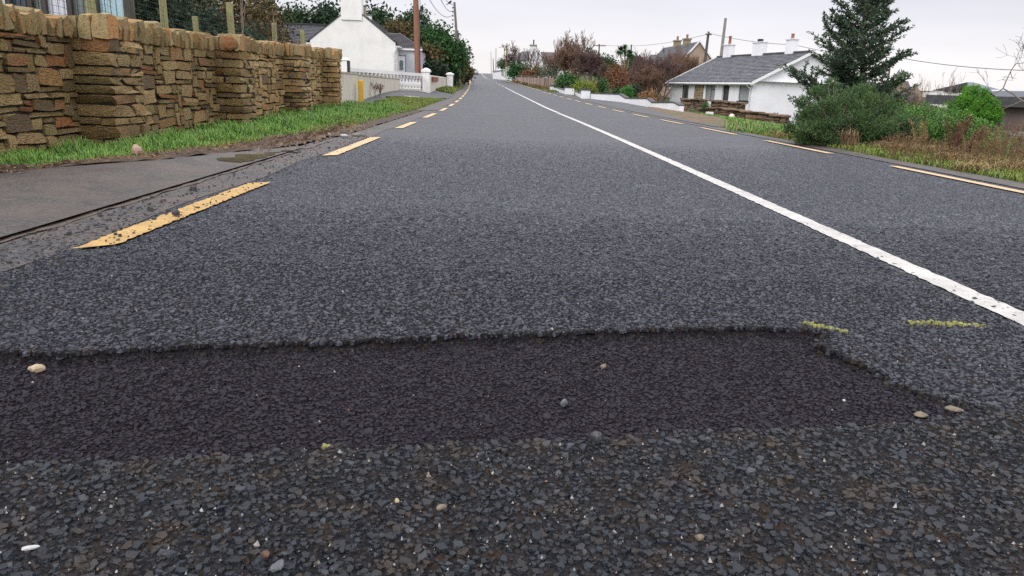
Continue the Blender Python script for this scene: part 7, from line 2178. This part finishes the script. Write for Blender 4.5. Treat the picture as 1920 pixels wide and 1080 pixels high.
# ------------------------------------------------------------------ buildings at the right edge
def right_edge_buildings():
    M_conc2 = pm('weathered_concrete_wall', (.17, .125, .115), (.12, .09, .085), rough=.9, scale=1.2, streak=(2, 2, .5), bump=.5, bscale=12, bdist=.01)
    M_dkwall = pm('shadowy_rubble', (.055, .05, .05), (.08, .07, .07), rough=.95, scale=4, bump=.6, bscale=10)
    M_fas = pm('dark_blue_fascia', (.045, .06, .07), (.06, .075, .085), rough=.6, scale=3)
    Y = 30; a = at(1740, 173, Y); b = at(1990, 194, 25); zg = -1.9
    e = empty('flat_roofed_building', (a.x, Y, zg), 'dark flat roofed building with brown concrete wall at the right edge', 'building')
    dv = Vector((b.x - a.x, b.y - a.y, 0)); n = Vector((-dv.y, dv.x, 0)).normalized()
    zt = (a.z + b.z) / 2
    m = MB(); c = a + dv * .42
    def wallseg(p, q, off, mat, z1, name):
        m = MB(); strip_wall(m, [(p.x + n.x * off, p.y + n.y * off), (q.x + n.x * off, q.y + n.y * off)], .3, lambda x, y: zg - .5, lambda x, y: z1, mat, side=-1); world_child(m.build(name), e)
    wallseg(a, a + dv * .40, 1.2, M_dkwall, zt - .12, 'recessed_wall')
    wallseg(a + dv * .40, b, .25, M_conc2, zt - .25, 'wall')
    for f in (.58,):
        p = a + dv * f; m = MB(); m.box(p.x - .16, p.x + .16, p.y + .02, p.y + .24, zg - .5, zt - .26, pm('dark_pillar', (.08, .065, .06), rough=.9)); world_child(m.build('pillar'), e)
    m = MB(); strip_wall(m, [(a.x, a.y), (b.x, b.y)], 6, lambda x, y: zt - .24, lambda x, y: zt + .0, M_fas, side=-1); world_child(m.build('roof'), e)
    m = MB(); strip_wall(m, [(a.x - n.x * .06, a.y - n.y * .06), (b.x - n.x * .06, b.y - n.y * .06)], .058, lambda x, y: zt - .30, lambda x, y: zt + .04, M_slab_cap, side=-1); world_child(m.build('fascia'), e)
    # rubble heap at its foot
    rng = np.random.default_rng(8)
    V2 = stone_variants(6, pm('grey_rubble', (.15, .12, .11), (.09, .075, .07), rough=.9, scale=6, isl_cols=[(.12, .10, .10), (.2, .16, .15), (.07, .06, .06), (.30, .27, .25)], obj_rand=True), 80, .2, .09)
    h0 = at(1895, 275, 20)
    e2 = empty('stone_heap', (h0.x, 20, g(h0.x, 20)), 'heap of grey building stones at the foot of the brown concrete wall', 'stones')
    for i in range(70):
        px = rng.uniform(1858, 1960); py = rng.uniform(262, 300) - 12 * (px > 1885)
        p = at(px, py, rng.uniform(18, 20.5)); o = link('stone', V2[rng.integers(0, 6)])
        s_ = rng.uniform(.09, .2); o.matrix_world = Matrix.Translation(p) @ Euler(rng.uniform(-.6, .6, 3)).to_matrix().to_4x4() @ Matrix.Diagonal((s_ * 1.4, s_, s_, 1))
        o.parent = e2; o.matrix_parent_inverse = Matrix.Translation(e2.location).inverted()
    # rough bank under the heap so it stands on something
    m = MB(); c = at(1905, 300, 19.6); m.lathe(c.x, c.y, [(1.5, -1.2), (1.25, c.z - .1), (.9, c.z + .12), (.3, c.z + .2)], 12, M_soil); o = m.build('bank'); world_child(o, e2)
    # two gabled dark roofs further off with a stone end between them
    Y = 62; zg = -2
    e3 = empty('stone_cottage', (at(1690, 160, Y).x, Y, zg), 'old cottage with dark roofs and a rough stone gable behind the hedge', 'house')
    M_br = pm('brown_slate', (.06, .045, .045), (.08, .06, .058), rough=.8, scale=2)
    M_sg = pm('stone_gable', (.36, .28, .19), (.14, .11, .085), rough=.9, scale=2.2, bump=.6, bscale=8, bdist=.03, lo=.42, hi=.6)
    def X(px, Y_=Y): return at(px, 160, Y_).x
    def Z(px, py, Y_=Y): return at(px, py, Y_).z
    m = MB(); m.box(X(1624), X(1676), Y + .4, Y + 4, zg - .5, Z(1650, 182), M_sg); world_child(m.build('wall'), e3)
    m = MB(); m.add([(X(1620), Y + .2, Z(1630, 188)), (X(1676), Y + .2, Z(1676, 190)), (X(1672), Y + 2.5, Z(1672, 157, Y + 2.5)), (X(1640), Y + 2.5, Z(1640, 156, Y + 2.5)), (X(1676), Y + 4.8, Z(1676, 190)), (X(1620), Y + 4.8, Z(1630, 188))], [(0, 1, 2, 3), (3, 2, 4, 5)], M_br); world_child(m.build('roof'), e3)
    m = MB(); m.prism([(X(1664), Y - .6, zg), (X(1693), Y - .6, zg), (X(1693), Y - .6, Z(1690, 168)), (X(1687), Y - .6, Z(1683, 153)), (X(1675), Y - .6, Z(1679, 152)), (X(1664), Y - .6, Z(1668, 164))], (0, .7, 0), M_sg); world_child(m.build('gable_wall'), e3)
    m = MB(); m.add([(X(1692), Y - .2, Z(1692, 190)), (X(1722), Y - .2, Z(1722, 192)), (X(1731), Y + 2.5, Z(1731, 153, Y + 2.5)), (X(1686), Y + 2.5, Z(1686, 152, Y + 2.5)), (X(1725), Y + 5, Z(1722, 192)), (X(1690), Y + 5, Z(1692, 190))], [(0, 1, 2, 3), (3, 2, 4, 5)], M_br); world_child(m.build('roof'), e3)
    m = MB(); m.box(X(1694), X(1724), Y + .1, Y + 4.6, zg - .5, Z(1705, 186), M_sg); world_child(m.build('wall'), e3)
    m = MB(); m.add([(X(1728), Y + 1, Z(1728, 156)), (X(1742), Y + 1, Z(1742, 176)), (X(1742), Y + 1, zg), (X(1722), Y + 1, zg), (X(1722), Y + 1, Z(1722, 170))], [(0, 4, 3, 2, 1)], M_sg); world_child(m.build('gable_wall'), e3)
    a, b = at(1622, 163, Y - 1), at(1629, 160, Y - 1)
    # grey hipped house far right
    Y = 95
    e4 = empty('grey_roofed_house', (at(1850, 170, Y).x, Y, -2), 'distant grey hip roofed house with small white dormer beyond the flat roof', 'house')
    M_gr = pm('grey_far_roof', (.13, .15, .17), (.16, .18, .20), rough=.7, scale=2); M_gr2 = pm('grey_far_roof_dark', (.09, .10, .12), rough=.7)
    def X(px): return at(px, 165, Y).x
    def Z(px, py): return at(px, py, Y).z
    m = MB(); m.box(X(1815), X(1900), Y + 1, Y + 8, -3, Z(1850, 180), M_wpaint); world_child(m.build('wall'), e4)
    m = MB(); m.add([(X(1812), Y, Z(1812, 168)), (X(1812), Y, Z(1812, 184)), (X(1880), Y, Z(1880, 186)), (X(1905), Y, Z(1905, 176)), (X(1878), Y + 3.5, Z(1878, 160)), (X(1854), Y + 3.5, Z(1854, 153.5)), (X(1843), Y + 3.5, Z(1843, 153.5))], [(0, 1, 2, 3, 4, 5, 6)], M_gr); 
    m.add([(X(1905), Y + 8, Z(1905, 178)), (X(1812), Y + 8, Z(1812, 170)), (X(1843), Y + 3.5, Z(1843, 153.5)), (X(1854), Y + 3.5, Z(1854, 153.5)), (X(1878), Y + 3.5, Z(1878, 160))], [(0, 1, 2, 3, 4)], M_gr2); world_child(m.build('roof'), e4)
    m = MB(); m.box(X(1851), X(1851.4), Y - .1, Y - .02, Z(1851, 176), Z(1851, 155), M_fascia); world_child(m.build('ridge_line'), e4)
    m = MB(); zz = Z(1862, 177); m.box(X(1857), X(1867), Y - 1.2, Y, zz, Z(1862, 173), M_wpaint); d_ = m.build('dormer'); world_child(d_, e4)
    m = MB(); m.prism([(X(1855.5), Y - 1.3, Z(1862, 173) + .003), (X(1868.5), Y - 1.3, Z(1862, 173) + .003), (X(1862), Y - 1.3, Z(1862, 169))], (0, 1.4, 0), M_upvc); o = m.build('roof'); o.parent = d_
    m = MB(); m.tube([(X(1873.5), Y - .1, Z(1873, 178)), (X(1873.5), Y - .1, Z(1873, 166))], .05, 5, M_upvc); world_child(m.build('flue'), e4)
    Y = 110
    e5 = empty('small_far_house', (X(1790), Y, -2), 'small distant house with one white chimney left of the bright cypress', 'house')
    m = MB(); m.add([(at(1772, 172, Y).x, Y, at(1772, 172, Y).z), (at(1800, 174, Y).x, Y, at(1800, 174, Y).z), (at(1800, 166, Y).x, Y + 3, at(1800, 166, Y).z), (at(1786, 165, Y).x, Y + 3, at(1786, 165, Y).z)], [(0, 1, 2, 3)], M_gr2); world_child(m.build('roof'), e5)
    a, b = at(1786, 172, Y), at(1793, 166, Y)
    m = MB(); m.box(a.x, b.x, Y + 2, Y + 3, a.z - .5, b.z + .2, M_wpaint); c = m.build('chimney'); world_child(c, e5)
    m = MB(); m.box(at(1772, 172, Y).x, at(1812, 172, Y).x, Y + .3, Y + 6, -3, at(1772, 173, Y).z, M_wpaint); world_child(m.build('wall'), e5)
    # low dark roofline at the frame edge
    Y = 80; a, b = at(1885, 172, Y), at(1990, 178, Y)
    e6 = empty('long_low_shed', (a.x, Y, -2), 'long low dark roofed shed at the far right edge', 'shed')
    m = MB(); m.add([(a.x, Y, a.z - 1), (b.x, Y, b.z - 1), (b.x, Y + 3, b.z + .35), (a.x, Y + 3, a.z + .1)], [(0, 1, 2, 3)], M_gr2); m.add([(a.x, Y + 6, a.z - 1), (b.x, Y + 6, b.z - 1), (b.x, Y + 3, b.z + .35), (a.x, Y + 3, a.z + .1)], [(3, 2, 1, 0)], M_gr2); world_child(m.build('roof'), e6)
    m = MB(); m.box(a.x, b.x, Y + .2, Y + 5.8, -3, a.z - 1.02, M_conc2); world_child(m.build('wall'), e6)
right_edge_buildings()
bare('bare_tree', 1975, 0, 205, 21, 'grey bare tree reaching in from the right edge above the flat roof', pm('grey_twig', (.14, .12, .11), (.20, .17, .15), rough=.9, scale=3), 401, z=-1.2, depth=4, kids=3, min_r=.006, r=.06, spread=.75, up=.12, first=.45)
bare('bare_tree', 1790, 128, 190, 54, 'faint thin bare tree by the stone gabled cottage', B_pale, 402, z=-2, depth=3, kids=3, min_r=.010, r=.05, spread=.35, up=.4)
bare('bare_tree', 1738, 130, 190, 56, 'second faint bare tree right of the stone cottage roofs', B_pale, 403, z=-2, depth=3, kids=3, min_r=.010, r=.05, spread=.35, up=.4)
bare('bare_bush', 1702, 148, 200, 42, 'reddish bare bush before the dark cottage roofs', B_purp, 404, z=-1.9, cat='bush', depth=4, kids=3, min_r=.009, stems=5, spread=.6)
bare('bare_bush', 1655, 158, 205, 40, 'brown bare bush low before the left dark roof', B_purp, 405, z=-1.9, cat='bush', depth=4, kids=3, min_r=.009, stems=5, spread=.6)
